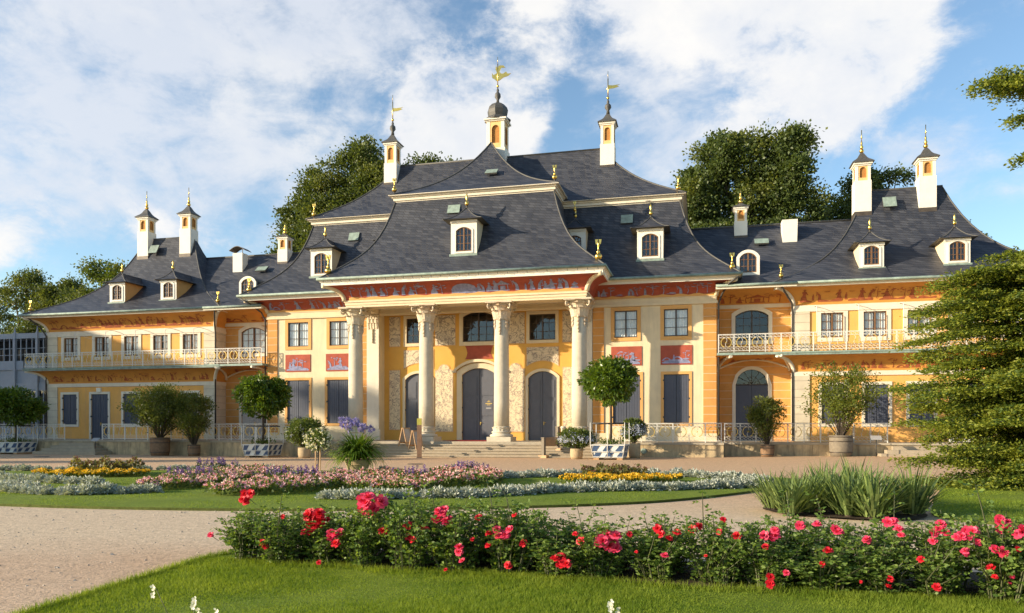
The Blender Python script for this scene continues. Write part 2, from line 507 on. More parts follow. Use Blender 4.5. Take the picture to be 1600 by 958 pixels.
def ground_mat(name, cols, scale=0.35, fine=55.0, bump=0.5, wash=None):
    """gravel or soil: large patches of colour with fine grain"""
    m, t, b = new_mat(name)
    L = t.links
    tc = t.nodes.new('ShaderNodeTexCoord')
    def noise(sc, det, r=.6):
        n = t.nodes.new('ShaderNodeTexNoise'); n.inputs['Scale'].default_value = sc; n.inputs['Detail'].default_value = det; n.inputs['Roughness'].default_value = r
        L.new(tc.outputs['Object'], n.inputs['Vector'])
        return n.outputs['Fac']
    big = noise(scale, 7); f1 = noise(fine, 3, .7); f2 = noise(fine * .25, 5, .75)
    rp = t.nodes.new('ShaderNodeValToRGB')
    for i, cc in enumerate(cols):
        e = rp.color_ramp.elements[i] if i < 2 else rp.color_ramp.elements.new(0.5)
        e.color = (*cc, 1)
    ps = [0.32, 0.68] if len(cols) == 2 else [0.3, 0.72, 0.5]
    L.new(big, rp.inputs[0])
    rp.color_ramp.elements[0].position = .3; rp.color_ramp.elements[-1].position = .7
    base = rp.outputs[0]
    if wash:                                   # gravel turns pinker towards the camera-left drive
        spx = t.nodes.new('ShaderNodeSeparateXYZ'); L.new(tc.outputs['Object'], spx.inputs[0])
        ad = t.nodes.new('ShaderNodeMath'); ad.operation = 'MULTIPLY_ADD'; L.new(big, ad.inputs[0]); ad.inputs[1].default_value = 5.0; L.new(spx.outputs[1], ad.inputs[2])
        prev = base
        for (y0, y1, cc) in wash:
            mr = t.nodes.new('ShaderNodeMapRange'); mr.inputs['From Min'].default_value = y0; mr.inputs['From Max'].default_value = y1
            L.new(ad.outputs[0], mr.inputs['Value'])
            mx = t.nodes.new('ShaderNodeMix'); mx.data_type = 'RGBA'; L.new(mr.outputs[0], mx.inputs[0]); L.new(prev, mx.inputs[6]); mx.inputs[7].default_value = (*cc, 1)
            prev = mx.outputs[2]
        base = prev
    mr = t.nodes.new('ShaderNodeMapRange'); mr.inputs['From Min'].default_value = .3; mr.inputs['From Max'].default_value = .7; mr.inputs['To Min'].default_value = .55; mr.inputs['To Max'].default_value = 1.38
    ad = t.nodes.new('ShaderNodeMath'); ad.operation = 'MULTIPLY_ADD'; L.new(f1, ad.inputs[0]); ad.inputs[1].default_value = .55
    m2 = t.nodes.new('ShaderNodeMath'); m2.operation = 'MULTIPLY'; L.new(f2, m2.inputs[0]); m2.inputs[1].default_value = .45
    L.new(m2.outputs[0], ad.inputs[2]); L.new(ad.outputs[0], mr.inputs['Value'])
    mx = t.nodes.new('ShaderNodeMix'); mx.data_type = 'RGBA'; mx.blend_type = 'MULTIPLY'; mx.inputs[0].default_value = 1
    L.new(base, mx.inputs[6]); L.new(mr.outputs[0], mx.inputs[7])
    L.new(mx.outputs[2], b.inputs['Base Color']); b.inputs['Roughness'].default_value = .95; b.inputs['Specular IOR Level'].default_value = .2
    bp = t.nodes.new('ShaderNodeBump'); bp.inputs['Strength'].default_value = bump; bp.inputs['Distance'].default_value = .03
    L.new(ad.outputs[0], bp.inputs['Height']); L.new(bp.outputs[0], b.inputs['Normal'])
    return m

def glass_mat():
    m, t, b = new_mat('window_glass')
    L = t.links
    tr = t.nodes.new('ShaderNodeBsdfTransparent'); tr.inputs[0].default_value = (.86, .9, .92, 1)
    gl = t.nodes.new('ShaderNodeBsdfGlossy'); gl.inputs['Roughness'].default_value = .03; gl.inputs['Color'].default_value = (.9, .93, .97, 1)
    tc = t.nodes.new('ShaderNodeTexCoord')
    nz = t.nodes.new('ShaderNodeTexNoise'); nz.inputs['Scale'].default_value = 1.7; L.new(tc.outputs['Object'], nz.inputs['Vector'])
    bp = t.nodes.new('ShaderNodeBump'); bp.inputs['Strength'].default_value = .12; bp.inputs['Distance'].default_value = .05
    L.new(nz.outputs['Fac'], bp.inputs['Height']); L.new(bp.outputs[0], gl.inputs['Normal'])
    ge = t.nodes.new('ShaderNodeNewGeometry')
    dt = t.nodes.new('ShaderNodeVectorMath'); dt.operation = 'DOT_PRODUCT'; L.new(ge.outputs['Incoming'], dt.inputs[0]); L.new(ge.outputs['Normal'], dt.inputs[1])
    ab = t.nodes.new('ShaderNodeMath'); ab.operation = 'ABSOLUTE'; L.new(dt.outputs['Value'], ab.inputs[0])
    iv = t.nodes.new('ShaderNodeMath'); iv.operation = 'SUBTRACT'; iv.inputs[0].default_value = 1.0; L.new(ab.outputs[0], iv.inputs[1])
    pw = t.nodes.new('ShaderNodeMath'); pw.operation = 'POWER'; pw.inputs[1].default_value = 5.0; L.new(iv.outputs[0], pw.inputs[0])
    mx = t.nodes.new('ShaderNodeMixShader')
    ad = t.nodes.new('ShaderNodeMath'); ad.operation = 'MULTIPLY_ADD'; ad.inputs[1].default_value = .90; ad.inputs[2].default_value = .07; L.new(pw.outputs[0], ad.inputs[0])
    L.new(ad.outputs[0], mx.inputs[0]); L.new(tr.outputs[0], mx.inputs[1]); L.new(gl.outputs[0], mx.inputs[2])
    L.new(mx.outputs[0], t.nodes['Material Output'].inputs['Surface'])
    return m

M = {}
M['cream'] = mat('cream_plaster', (.73, .60, .385), .9, .08, 1.2, stain=.62, stain_c=(.53, .44, .31), bump=.15, bscale=60, streak=True)
M['yellow'] = mat('yellow_plaster', (.70, .385, .08), .9, .08, 1.0, stain=.3, stain_c=(.62, .38, .13), bump=.15, bscale=60)
M['wing'] = mat('ochre_plaster', (.78, .405, .105), .9, .09, 1.0, stain=.6, stain_c=(.54, .31, .14), bump=.15, bscale=60, streak=True)
M['orange_frame'] = mat('orange_plaster', (.66, .36, .12), .88, .06, 2)
M['trim'] = mat('pale_trim', (.72, .65, .52), .8, .06, 2, stain=.25, stain_c=(.48, .41, .31), streak=True)
M['trim_warm'] = mat('warm_trim', (.70, .58, .38), .8, .06, 2, stain=.2, stain_c=(.5, .4, .28), streak=True)
M['white'] = mat('white_paint', (.76, .72, .62), .7, .05, 2, stain=.2, stain_c=(.55, .5, .42), streak=True)
M['quoin'] = course_mat('orange_quoins', (.62, .29, .075), (.66, .50, .32))
M['link'] = course_mat('orange_scored_plaster', (.64, .31, .085), (.66, .50, .34))
M['pil'] = course_mat('pale_quoins', (.62, .54, .40), (.36, .30, .22), lw=.045)
M['red'] = mat('red_frieze', (.37, .078, .042), .85, .16, 2.5, stain=.3, stain_c=(.30, .07, .05))
M['blue_fig'] = mat('blue_figures', (.25, .26, .39), .85, .35, 6)
M['ochre_cove'] = mat('ochre_cove', (.62, .28, .055), .88, .1, 1.5, stain=.25, stain_c=(.5, .24, .06))
M['rust_fig'] = mat('rust_figures', (.33, .085, .03), .88, .3, 5)
M['slate'] = slate_mat()
M['lead'] = mat('dark_lead', (.075, .072, .065), .6, .2, 3)
M['copper'] = mat('green_copper', (.24, .31, .26), .65, .3, 4, stain=.5, stain_c=(.10, .10, .08))
M['gallery'] = mat('gallery_shade_grey', (.30, .33, .38), .7, .08, 2)  # white gallery; the shade it lies in is put into this blue-grey
M['gold'] = mat('gilding', (.80, .53, .13), .28, .1, 5, metal=1.0)
M['giltpaint'] = mat('gilt_paint', (.66, .46, .12), .45, .12, 8, metal=.3)
M['bronze'] = mat('dark_bronze', (.085, .066, .05), .5, .25, 4, metal=.3)
M['shutter'] = mat('slate_blue_shutters', (.066, .075, .105), .6, .08, 3, stain=.25, stain_c=(.10, .105, .12), streak=True)
M['shutter_pale'] = mat('pale_shutters', (.42, .40, .36), .65, .06, 3)
M['door'] = mat('slate_blue_door', (.095, .098, .118), .55, .08, 3, stain=.2, stain_c=(.17, .165, .17), streak=True)
M['wood'] = mat('window_wood', (.17, .085, .035), .5, .2, 8)
M['darkwood'] = mat('dark_window_wood', (.060, .040, .026), .5, .2, 8)
M['glass'] = glass_mat()
M['curtain'] = mat('net_curtain', (.80, .78, .74), .9, .12, 9)
M['room_shade'] = mat('black_room_shade', (.012, .012, .014), .9, .1, 2)  # near-black colour stands in for the shade of unlit rooms
M['niche_deep'] = mat('niche_deep_orange', (.42, .19, .045), .85, .08, 3)
M['niche'] = mat('niche_orange', (.74, .48, .20), .85, .08, 3)
M['stone'] = mat('sandstone', (.56, .49, .37), .85, .10, 4, stain=.35, stain_c=(.44, .36, .26), bump=.3, bscale=25)
M['capital'] = mat('capital_stone', (.60, .51, .37), .85, .16, 9, stain=.5, stain_c=(.44, .22, .12), bump=.2, bscale=30)
M['step'] = mat('step_stone', (.38, .31, .22), .9, .12, 3, stain=.4, stain_c=(.25, .2, .15), bump=.3)
M['wallstone'] = mat('terrace_stone', (.50, .38, .22), .92, .25, 2, stain=.95, stain_c=(.11, .09, .065), bump=.4, bscale=14, streak=True)
M['coping'] = mat('coping_stone', (.40, .34, .25), .9, .14, 3, stain=.4, stain_c=(.22, .19, .15), bump=.3)
M['iron'] = mat('white_ironwork', (.70, .67, .60), .6, .08, 6)
M['darkiron'] = mat('dark_iron', (.03, .03, .032), .5, .2, 6)
M['pipe'] = mat('downpipe', (.05, .045, .04), .5, .2, 4)
M['draw'] = scribble_mat('chinoiserie_drawing', (.68, .56, .38), (.16, .12, .12), 1.35, .9, .034)
M['draw_pale'] = scribble_mat('chinoiserie_drawing_light', (.72, .59, .38), (.20, .14, .14), 1.6, .88, .034)
M['carpet'] = mat('red_carpet', (.35, .02, .02), .95, .15, 20)
M['planter_white'] = mat('planter_white', (.70, .70, .66), .55, .06, 5, stain=.2, stain_c=(.5, .48, .42))
M['planter_blue'] = mat('planter_blue', (.045, .085, .17), .5, .2, 5)
M['barrel'] = mat('barrel_wood', (.22, .13, .07), .8, .25, 8, stain=.5, stain_c=(.12, .08, .05), streak=True)
M['barrel_grey'] = mat('weathered_barrel', (.20, .165, .12), .85, .2, 8, stain=.5, stain_c=(.12, .1, .08), streak=True)
M['potclay'] = mat('pale_clay', (.42, .31, .18), .85, .15, 5, stain=.4, stain_c=(.26, .2, .13))
M['corten'] = mat('rusty_steel', (.20, .11, .06), .65, .25, 7, stain=.3, stain_c=(.12, .08, .05))
M['stele_top'] = mat('yellow_green_plate', (.42, .38, .06), .6, .1, 5)
M['signwood'] = mat('sign_wood', (.42, .25, .12), .6, .15, 8)
M['signgrey'] = mat('sign_grey', (.36, .34, .32), .5, .1, 4)
M['bark'] = mat('bark', (.07, .052, .036), .95, .3, 9, bump=.6, bscale=12)
M['pebble'] = leaf_mat('loose_stones', (.20, .15, .11), (.62, .52, .40), .0, .8, .3)
M['soil'] = ground_mat('soil', [(.045, .032, .022), (.085, .06, .04)], 2.0, 30, .8)
M['gravel'] = ground_mat('gravel', [(.52, .35, .22), (.59, .425, .285)], .22, 22, .55,
                         wash=[(-34.0, -31.2, (.62, .475, .32)), (-26.5, -22.5, (.60, .40, .24)), (-13, -5, (.58, .38, .22))])
M['lawn'] = ground_mat('lawn', [(.115, .175, .016), (.20, .25, .032)], .6, 30, .9)
M['lawn_edge'] = ground_mat('lawn_edge', [(.07, .085, .016), (.11, .13, .03)], 2, 30, .9)
M['grass'] = leaf_mat('grass_blades', (.115, .190, .014), (.265, .33, .042), .45, .65, .2, True)
M['tree_dark'] = leaf_mat('lime_tree_leaves', (.062, .092, .020), (.118, .150, .036), .33)
M['tree_mid'] = leaf_mat('oak_leaves', (.058, .090, .022), (.110, .148, .042), .33)
M['tree_lit'] = leaf_mat('young_leaves', (.05, .09, .012), (.12, .16, .022), .35)
M['conifer_inner'] = leaf_mat('inner_old_needles', (.045, .085, .012), (.10, .15, .022), .35, .6)  # older growth, also darkened as shade inside the boughs
M['tree_pale'] = leaf_mat('paler_tree_leaves', (.095, .120, .024), (.17, .195, .044), .35)
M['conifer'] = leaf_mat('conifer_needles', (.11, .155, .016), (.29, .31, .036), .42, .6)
M['orange'] = leaf_mat('orange_tree_leaves', (.050, .105, .010), (.15, .22, .022), .35, .34, .6)
M['pomegranate'] = leaf_mat('pomegranate_leaves', (.070, .105, .014), (.19, .22, .03), .42)
M['olive'] = leaf_mat('olive_shrub_leaves', (.070, .100, .018), (.17, .20, .038), .42)
M['rose'] = leaf_mat('rose_leaves', (.060, .120, .020), (.205, .285, .060), .38, .5, .35)
M['rosecane'] = mat('rose_canes', (.07, .075, .03), .7, .3, 9)
M['yucca'] = leaf_mat('yucca_leaves', (.055, .100, .028), (.25, .32, .095), .28, .5)
M['strap'] = leaf_mat('strap_leaves', (.075, .145, .014), (.19, .28, .035), .4, .42)
M['silver'] = leaf_mat('silver_leaves', (.26, .29, .255), (.50, .52, .45), .15, .8)
M['pinkfl'] = leaf_mat('pink_petals', (.52, .08, .17), (.90, .74, .72), .3, .6)
M['pinkfl2'] = leaf_mat('lilac_pink_petals', (.52, .14, .27), (.88, .66, .72), .3, .6)
M['seedhead'] = leaf_mat('brown_seedheads', (.10, .035, .03), (.20, .08, .05), .3, .6)
M['whitefl'] = leaf_mat('white_petals', (.72, .68, .55), (.85, .83, .76), .3, .6)
M['bluefl'] = leaf_mat('pale_blue_petals', (.36, .42, .66), (.62, .64, .76), .3, .6)
M['violetfl'] = leaf_mat('violet_petals', (.10, .06, .24), (.22, .13, .36), .3, .6)
M['lavender'] = leaf_mat('lavender_petals', (.20, .18, .52), (.38, .34, .66), .3, .6)
M['yellowfl'] = leaf_mat('yellow_petals', (.60, .34, .015), (.78, .52, .03), .3, .6)
M['bedleaf'] = leaf_mat('bedding_leaves', (.052, .092, .017), (.145, .185, .035), .33)
M['bronzeleaf'] = leaf_mat('bronze_leaves', (.09, .085, .03), (.20, .19, .06), .4)
M['rosered'] = leaf_mat('red_rose_petals', (.55, .008, .022), (.78, .03, .05), .25, .5)
M['rosepink'] = leaf_mat('pink_rose_petals', (.66, .02, .085), (.80, .10, .20), .25, .5)
M['fruit'] = mat('orange_fruit', (.55, .25, .03), .5, .1, 6)

# ------------------------------------------------------------------ ground
def ground_sheet():
    xs = np.concatenate([np.linspace(-400, -60, 18), np.linspace(-56, 46, 103), np.linspace(52, 400, 18)])
    ys = np.concatenate([np.linspace(-160, -52, 10), np.linspace(-50, 6, 57), np.linspace(12, 400, 20)])
    mb = MB()
    nx = len(xs)
    for y in ys:
        for x in xs:
            mb.v.append((float(x), float(y), gz(x, y)))
    for j in range(len(ys) - 1):
        for i in range(nx - 1):
            a = j * nx + i
            mb.f.append((a, a + 1, a + 1 + nx, a + nx)); mb.m.append(0); mb.sm.append(True)
    tag(mb.build('ground', M['gravel']), 'pale gravel forecourt and drive in front of the palace', 'ground', kind='structure')
ground_sheet()

def in_poly(px, py, poly):
    px = np.asarray(px); py = np.asarray(py)
    inside = np.zeros(px.shape, bool)
    n = len(poly)
    for i in range(n):
        (x0, y0), (x1, y1) = poly[i][:2], poly[(i + 1) % n][:2]
        c = ((y0 > py) != (y1 > py)) & (px < (x1 - x0) * (py - y0) / (y1 - y0 + 1e-12) + x0)
        inside ^= c
    return inside

def lawn_patch(name, poly, h, label, edge=True, m='lawn'):
    """a raised turf sheet with a cut edge"""
    mb = MB()
    mb.face([(x, y, h) for x, y in poly], 0)
    if edge:
        n = len(poly)
        area = sum(poly[i][0] * poly[(i + 1) % n][1] - poly[(i + 1) % n][0] * poly[i][1] for i in range(n))
        P = poly if area > 0 else poly[::-1]
        for i in range(n):
            (xa, ya), (xb, yb) = P[i], P[(i + 1) % n]
            mb.face([(xa, ya, -.02), (xb, yb, -.02), (xb, yb, h), (xa, ya, h)], 1)
    return tag(mb.build(name, [M[m], M['lawn_edge']]), label, 'lawn' if m == 'lawn' else 'flower bed', kind='structure')

LAWN_NEAR = catmull([(6.6, -47), (8.15, -40.5), (8.12, -38.2), (8.0, -36.9), (7.93, -35.6), (8.2, -35.15)], 8, False) + [(11, -34.8), (30, -34.8), (34, -40), (30, -52), (4, -52)]
PARTERRE = catmull([(-19, -24.0), (-12, -28.7), (-6, -30.6), (-0.6, -30.95), (2.7, -30.9), (5.9, -30.4), (8.9, -29.4), (11.3, -28.2), (13.2, -26.6), (15.1, -23.7),
                    (16.75, -20.4), (16.6, -18.6), (14.5, -17.3), (11.7, -16.6), (6.1, -17.6), (0.2, -18.1), (-5.5, -19.2), (-10.6, -20.3), (-16, -21.3)], 8)
LAWN_RIGHT = catmull([(18.2, -29.0), (18.55, -26.2), (19.6, -22.9), (20.6, -19.6), (23.4, -17.6), (30, -15), (44, -14), (44, -36), (30, -33.2), (21.5, -30.6)], 8)
BED_YUCCA = catmull([(15.0, -28.0), (15.5, -28.9), (16.7, -29.4), (17.6, -29.0), (17.9, -28.0), (17.4, -27.0), (16.4, -26.8), (15.4, -27.0)], 6)
lawn_patch('lawn', LAWN_NEAR, .05, 'near lawn of sunlit grass in front of the rose hedge')
lawn_patch('lawn', PARTERRE, .055, 'oval parterre lawn edged with silver plants in the forecourt')
lawn_patch('lawn', LAWN_RIGHT, .06, 'mown lawn at the right under the big feathery conifer')
lawn_patch('soil_bed', BED_YUCCA, .035, 'bare soil bed the yuccas grow in', False, 'soil')
ROSE_BED = [(8.35, -35.75), (9.6, -35.87), (11.5, -35.95), (14, -36.12), (17.3, -36.25), (18.6, -36.25), (18.8, -34.7), (14, -34.65), (9.6, -34.7), (8.5, -34.95)]
lawn_patch('soil_bed', catmull(ROSE_BED, 4), .058, 'dark soil bed under the row of red roses', False, 'soil')

def grass_blades(name, poly, n, h, hgt, label, region=None):
    xs = np.array([p[0] for p in poly]); ys = np.array([p[1] for p in poly])
    bx = region or (xs.min(), xs.max(), ys.min(), ys.max())
    X = rng.uniform(bx[0], bx[1], n * 3); Y = rng.uniform(bx[2], bx[3], n * 3)
    k = in_poly(X, Y, poly)
    X = X[k][:n]; Y = Y[k][:n]
    n = len(X)
    tall = hgt * rng.uniform(.5, 1.3, n) * (0.8 + .5 * np.sin(X * 1.7 + np.cos(Y * 2.3)))
    ang = rng.uniform(0, 2 * PI, n)
    lean = rng.normal(0, .45, (n, 2)) * tall[:, None]
    w = .0030 + .0018 * rng.random(n)
    v = np.empty((n, 3, 3))
    dx = np.cos(ang) * w; dy = np.sin(ang) * w
    v[:, 0] = np.stack([X - dx, Y - dy, np.full(n, h)], 1)
    v[:, 1] = np.stack([X + dx, Y + dy, np.full(n, h)], 1)
    v[:, 2] = np.stack([X + lean[:, 0], Y + lean[:, 1], h + tall], 1)
    o = np_mesh(name, v.reshape(-1, 3), 3, M['grass'])
    return tag(o, label, 'grass', kind='stuff')
grass_blades('grass', LAWN_NEAR, 260000, .048, .034, 'short green grass of the near lawn', (7.5, 18.5, -39.2, -35.75))
grass_blades('grass', PARTERRE, 110000, .05, .035, 'short green grass of the oval parterre', (-9, 17, -31, -17))
grass_blades('grass', LAWN_RIGHT, 60000, .058, .045, 'short green grass of the right lawn', (18, 26, -32, -17))

def lawn_tufts():
    """longer grass left standing along the lawn's edges, with a few yellow flower heads"""
    r_ = np.random.default_rng(15)
    X = []; Y = []
    edge = [p for p in LAWN_NEAR if -47.5 < p[1] < -35.2 and p[0] < 8.4]
    for i in range(len(edge) - 1):
        m_ = int(900 * math.hypot(edge[i + 1][0] - edge[i][0], edge[i + 1][1] - edge[i][1]))
        t = r_.random(m_)
        X.append(edge[i][0] + (edge[i + 1][0] - edge[i][0]) * t + r_.normal(.02, .03, m_)); Y.append(edge[i][1] + (edge[i + 1][1] - edge[i][1]) * t + r_.normal(0, .03, m_))
    m_ = 9000
    xx = r_.uniform(8.2, 18.3, m_); X.append(xx); Y.append(-35.95 - .038 * (xx - 8.4) + r_.normal(0, .07, m_) + .05 * np.sin(xx * 4))
    X = np.concatenate(X); Y = np.concatenate(Y); n = len(X)
    tall = .055 * r_.uniform(.5, 1.6, n)
    ang = r_.uniform(0, 2 * PI, n); lean = r_.normal(0, .5, (n, 2)) * tall[:, None]
    w = r_.uniform(.0028, .005, n); dx = np.cos(ang) * w; dy = np.sin(ang) * w
    v = np.empty((n, 3, 3))
    v[:, 0] = np.stack([X - dx, Y - dy, np.full(n, .03)], 1); v[:, 1] = np.stack([X + dx, Y + dy, np.full(n, .03)], 1)
    v[:, 2] = np.stack([X + lean[:, 0], Y + lean[:, 1], .05 + tall], 1)
    tag(np_mesh('grass', v.reshape(-1, 3), 3, M['grass']), 'longer grass along the cut edges of the near lawn', 'grass', kind='stuff')
lawn_tufts()
def pebbles():
    n = 2200
    r_ = np.random.default_rng(5)
    X = r_.uniform(-2, 17, n * 2); Y = r_.uniform(-40, -29, n * 2)
    k = ~in_poly(X, Y, LAWN_NEAR) & ~in_poly(X, Y, PARTERRE) & ~in_poly(X, Y, BED_YUCCA)
    X, Y = X[k][:n], Y[k][:n]; n = len(X)
    sz = r_.gamma(2.0, .0042, n)[:, None] + .003
    c = np.stack([X, Y, np.zeros(n)], 1)
    up = np.array([0, 0, .75])
    a = r_.uniform(0, 2 * PI, n)
    e1 = np.stack([np.cos(a), np.sin(a), np.zeros(n)], 1) * r_.uniform(.7, 1.3, n)[:, None]; e2 = np.stack([-np.sin(a), np.cos(a), np.zeros(n)], 1)
    ring = [c + e1 * sz, c + e2 * sz, c - e1 * sz, c - e2 * sz]
    top = c + up * sz
    V = np.empty((n, 4, 3, 3))
    for j in range(4):
        V[:, j, 0] = ring[j]; V[:, j, 1] = ring[(j + 1) % 4]; V[:, j, 2] = top
    tag(np_mesh('loose_gravel', V.reshape(-1, 3), 3, M['pebble']), 'loose stones scattered over the gravel path', 'gravel', kind='stuff')
pebbles()

# ------------------------------------------------------------------ palace
PAL = thing('palace', 'ochre and cream palace with dark slate pagoda roofs and a columned porch', 'palace')

def arch_z(x, xc, hw, zt, rise):
    rr = (hw * hw + rise * rise) / (2 * rise)
    return zt - rr + math.sqrt(max(0, rr * rr - (x - xc) ** 2))

def arch_pts(xc, hw, zt, rise, n=12):
    return [(xc + hw * (2 * i / n - 1), arch_z(xc + hw * (2 * i / n - 1), xc, hw, zt, rise)) for i in range(n + 1)]

def wall_y(mb, x0, x1, z0, z1, y, ops, depth=.2, m=0, mr=1):
    """wall facing -y with openings (xa, xb, za, zb, rise)"""
    xs = sorted(set([x0, x1] + [v for o in ops for v in o[:2]]))
    zs = sorted(set([z0, z1] + [v for o in ops for v in o[2:4]]))
    for i in range(len(xs) - 1):
        for j in range(len(zs) - 1):
            cx = (xs[i] + xs[i + 1]) / 2; cz = (zs[j] + zs[j + 1]) / 2
            if any(o[0] < cx < o[1] and o[2] < cz < o[3] for o in ops): continue
            mb.face([(xs[i], y, zs[j]), (xs[i + 1], y, zs[j]), (xs[i + 1], y, zs[j + 1]), (xs[i], y, zs[j + 1])], m)
    for o in ops:
        xa, xb, za, zb = o[:4]; rise = o[4] if len(o) > 4 else 0
        d = y + depth
        zs_ = zb - rise
        mb.face([(xa, y, za), (xa, y, zs_), (xa, d, zs_), (xa, d, za)], mr)
        mb.face([(xb, y, zs_), (xb, y, za), (xb, d, za), (xb, d, zs_)], mr)
        mb.face([(xb, y, za), (xa, y, za), (xa, d, za), (xb, d, za)], mr)
        if rise == 0:
            mb.face([(xa, y, zb), (xb, y, zb), (xb, d, zb), (xa, d, zb)], mr)
        else:
            P = arch_pts((xa + xb) / 2, (xb - xa) / 2, zb, rise)
            for k in range(len(P) - 1):
                (ax, az), (bx, bz) = P[k], P[k + 1]
                mb.face([(ax, y, az), (bx, y, bz), (bx, y, zb), (ax, y, zb)], m)
                mb.face([(ax, y, az), (ax, d, az), (bx, d, bz), (bx, y, bz)], mr)

def frame_poly(xa, xb, za, zb, rise, n=12):
    """outline of an opening, counter-clockwise seen from the front, starting bottom left"""
    if rise == 0: return [(xa, za), (xb, za), (xb, zb), (xa, zb)]
    return [(xa, za), (xb, za)] + list(reversed(arch_pts((xa + xb) / 2, (xb - xa) / 2, zb, rise, n)))

def surround(mb, xa, xb, za, zb, rise, w, y0, y1, m=0, sill=True, wt=None):
    """moulded frame of width w round an opening, from y0 (front) to y1 (wall)"""
    n = 12
    wt = wt or w
    inn = frame_poly(xa, xb, za, zb, rise, n)
    out = frame_poly(xa - w, xb + w, za - (w if sill else 0), zb + wt, rise * (xb - xa + 2 * w) / (xb - xa) if rise else 0, n)
    N = len(inn)
    for k in range(N):
        if k == 0 and not sill: continue
        a, b = inn[k], inn[(k + 1) % N]; c, d = out[(k + 1) % N], out[k]
        mb.face([(d[0], y0, d[1]), (c[0], y0, c[1]), (b[0], y0, b[1]), (a[0], y0, a[1])], m)
        mb.face([(c[0], y0, c[1]), (d[0], y0, d[1]), (d[0], y1, d[1]), (c[0], y1, c[1])], m)
        mb.face([(a[0], y0, a[1]), (b[0], y0, b[1]), (b[0], y1, b[1]), (a[0], y1, a[1])], m)

def window(parent, xa, xb, za, zb, y, rise=0, wood='darkwood', curtain=True, bars=(2, 3), sur=None, name='window', cur_w=.44):
    """casement window; y is the wall plane"""
    f = MB()
    t = .055
    yf, yb = y + .03, y + .09
    zs = zb - rise
    f.box(xa, xa + t, yf, yb, za, zs + .02); f.box(xb - t, xb, yf, yb, za, zs + .02)
    f.box(xa + t, xb - t, yf, yb, za, za + t * 1.3)
    xc = (xa + xb) / 2
    if rise == 0:
        f.box(xa + t, xb - t, yf, yb, zb - t, zb)
    else:
        P = arch_pts(xc, (xb - xa) / 2, zb, rise); Q = arch_pts(xc, (xb - xa) / 2 - t, zb - t, rise * .95)
        for k in range(len(P) - 1):
            f.face([(Q[k][0], yf, Q[k][1]), (Q[k + 1][0], yf, Q[k + 1][1]), (P[k + 1][0], yf, P[k + 1][1]), (P[k][0], yf, P[k][1])])
    f.box(xc - t * .75, xc + t * .75, yf - .02, yb - .01, za + .05, zb - .03)
    nx, nz = bars
    for side in (0, 1):
        xl = xa + t if side == 0 else xc + t * .75
        xr = xc - t * .75 if side == 0 else xb - t
        for i in range(1, nx):
            x = xl + (xr - xl) * i / nx
            top = (arch_z(x, xc, (xb - xa) / 2, zb, rise) if rise else zb) - .04
            f.box(x - .013, x + .013, yf + .01, yb - .015, za + .05, top)
        for j in range(1, nz):
            z = za + (zb - za) * j / nz
            f.box(xl, xr, yf + .012, yb - .013, z - .014, z + .014)
    o = f.build(name, M[wood], parent)
    g = MB()
    g.face([(x, y + .075, z) for x, z in frame_poly(xa + .03, xb - .03, za + .03, zb - .03, rise)])
    g.build('pane', M['glass'], o)
    if curtain:
        for side in (0, 1):
            c = MB()
            w = (xb - xa) * cur_w
            x0 = xa + .04 if side == 0 else xb - .04 - w
            n = 14
            for k in range(n):
                p, q = k / n, (k + 1) / n
                c.face([(x0 + w * p, y + .14 + .02 * math.sin(p * 25), za), (x0 + w * q, y + .14 + .02 * math.sin(q * 25), za),
                        (x0 + w * q, y + .14 + .02 * math.sin(q * 25), zb), (x0 + w * p, y + .14 + .02 * math.sin(p * 25), zb)], 0, True)
            c.build('curtain', M['curtain'], o)
    if sur:
        s = MB()
        surround(s, xa, xb, za, zb, rise, sur[1], y - sur[2], y)
        s.build('window_surround', M[sur[0]], o)
    return o

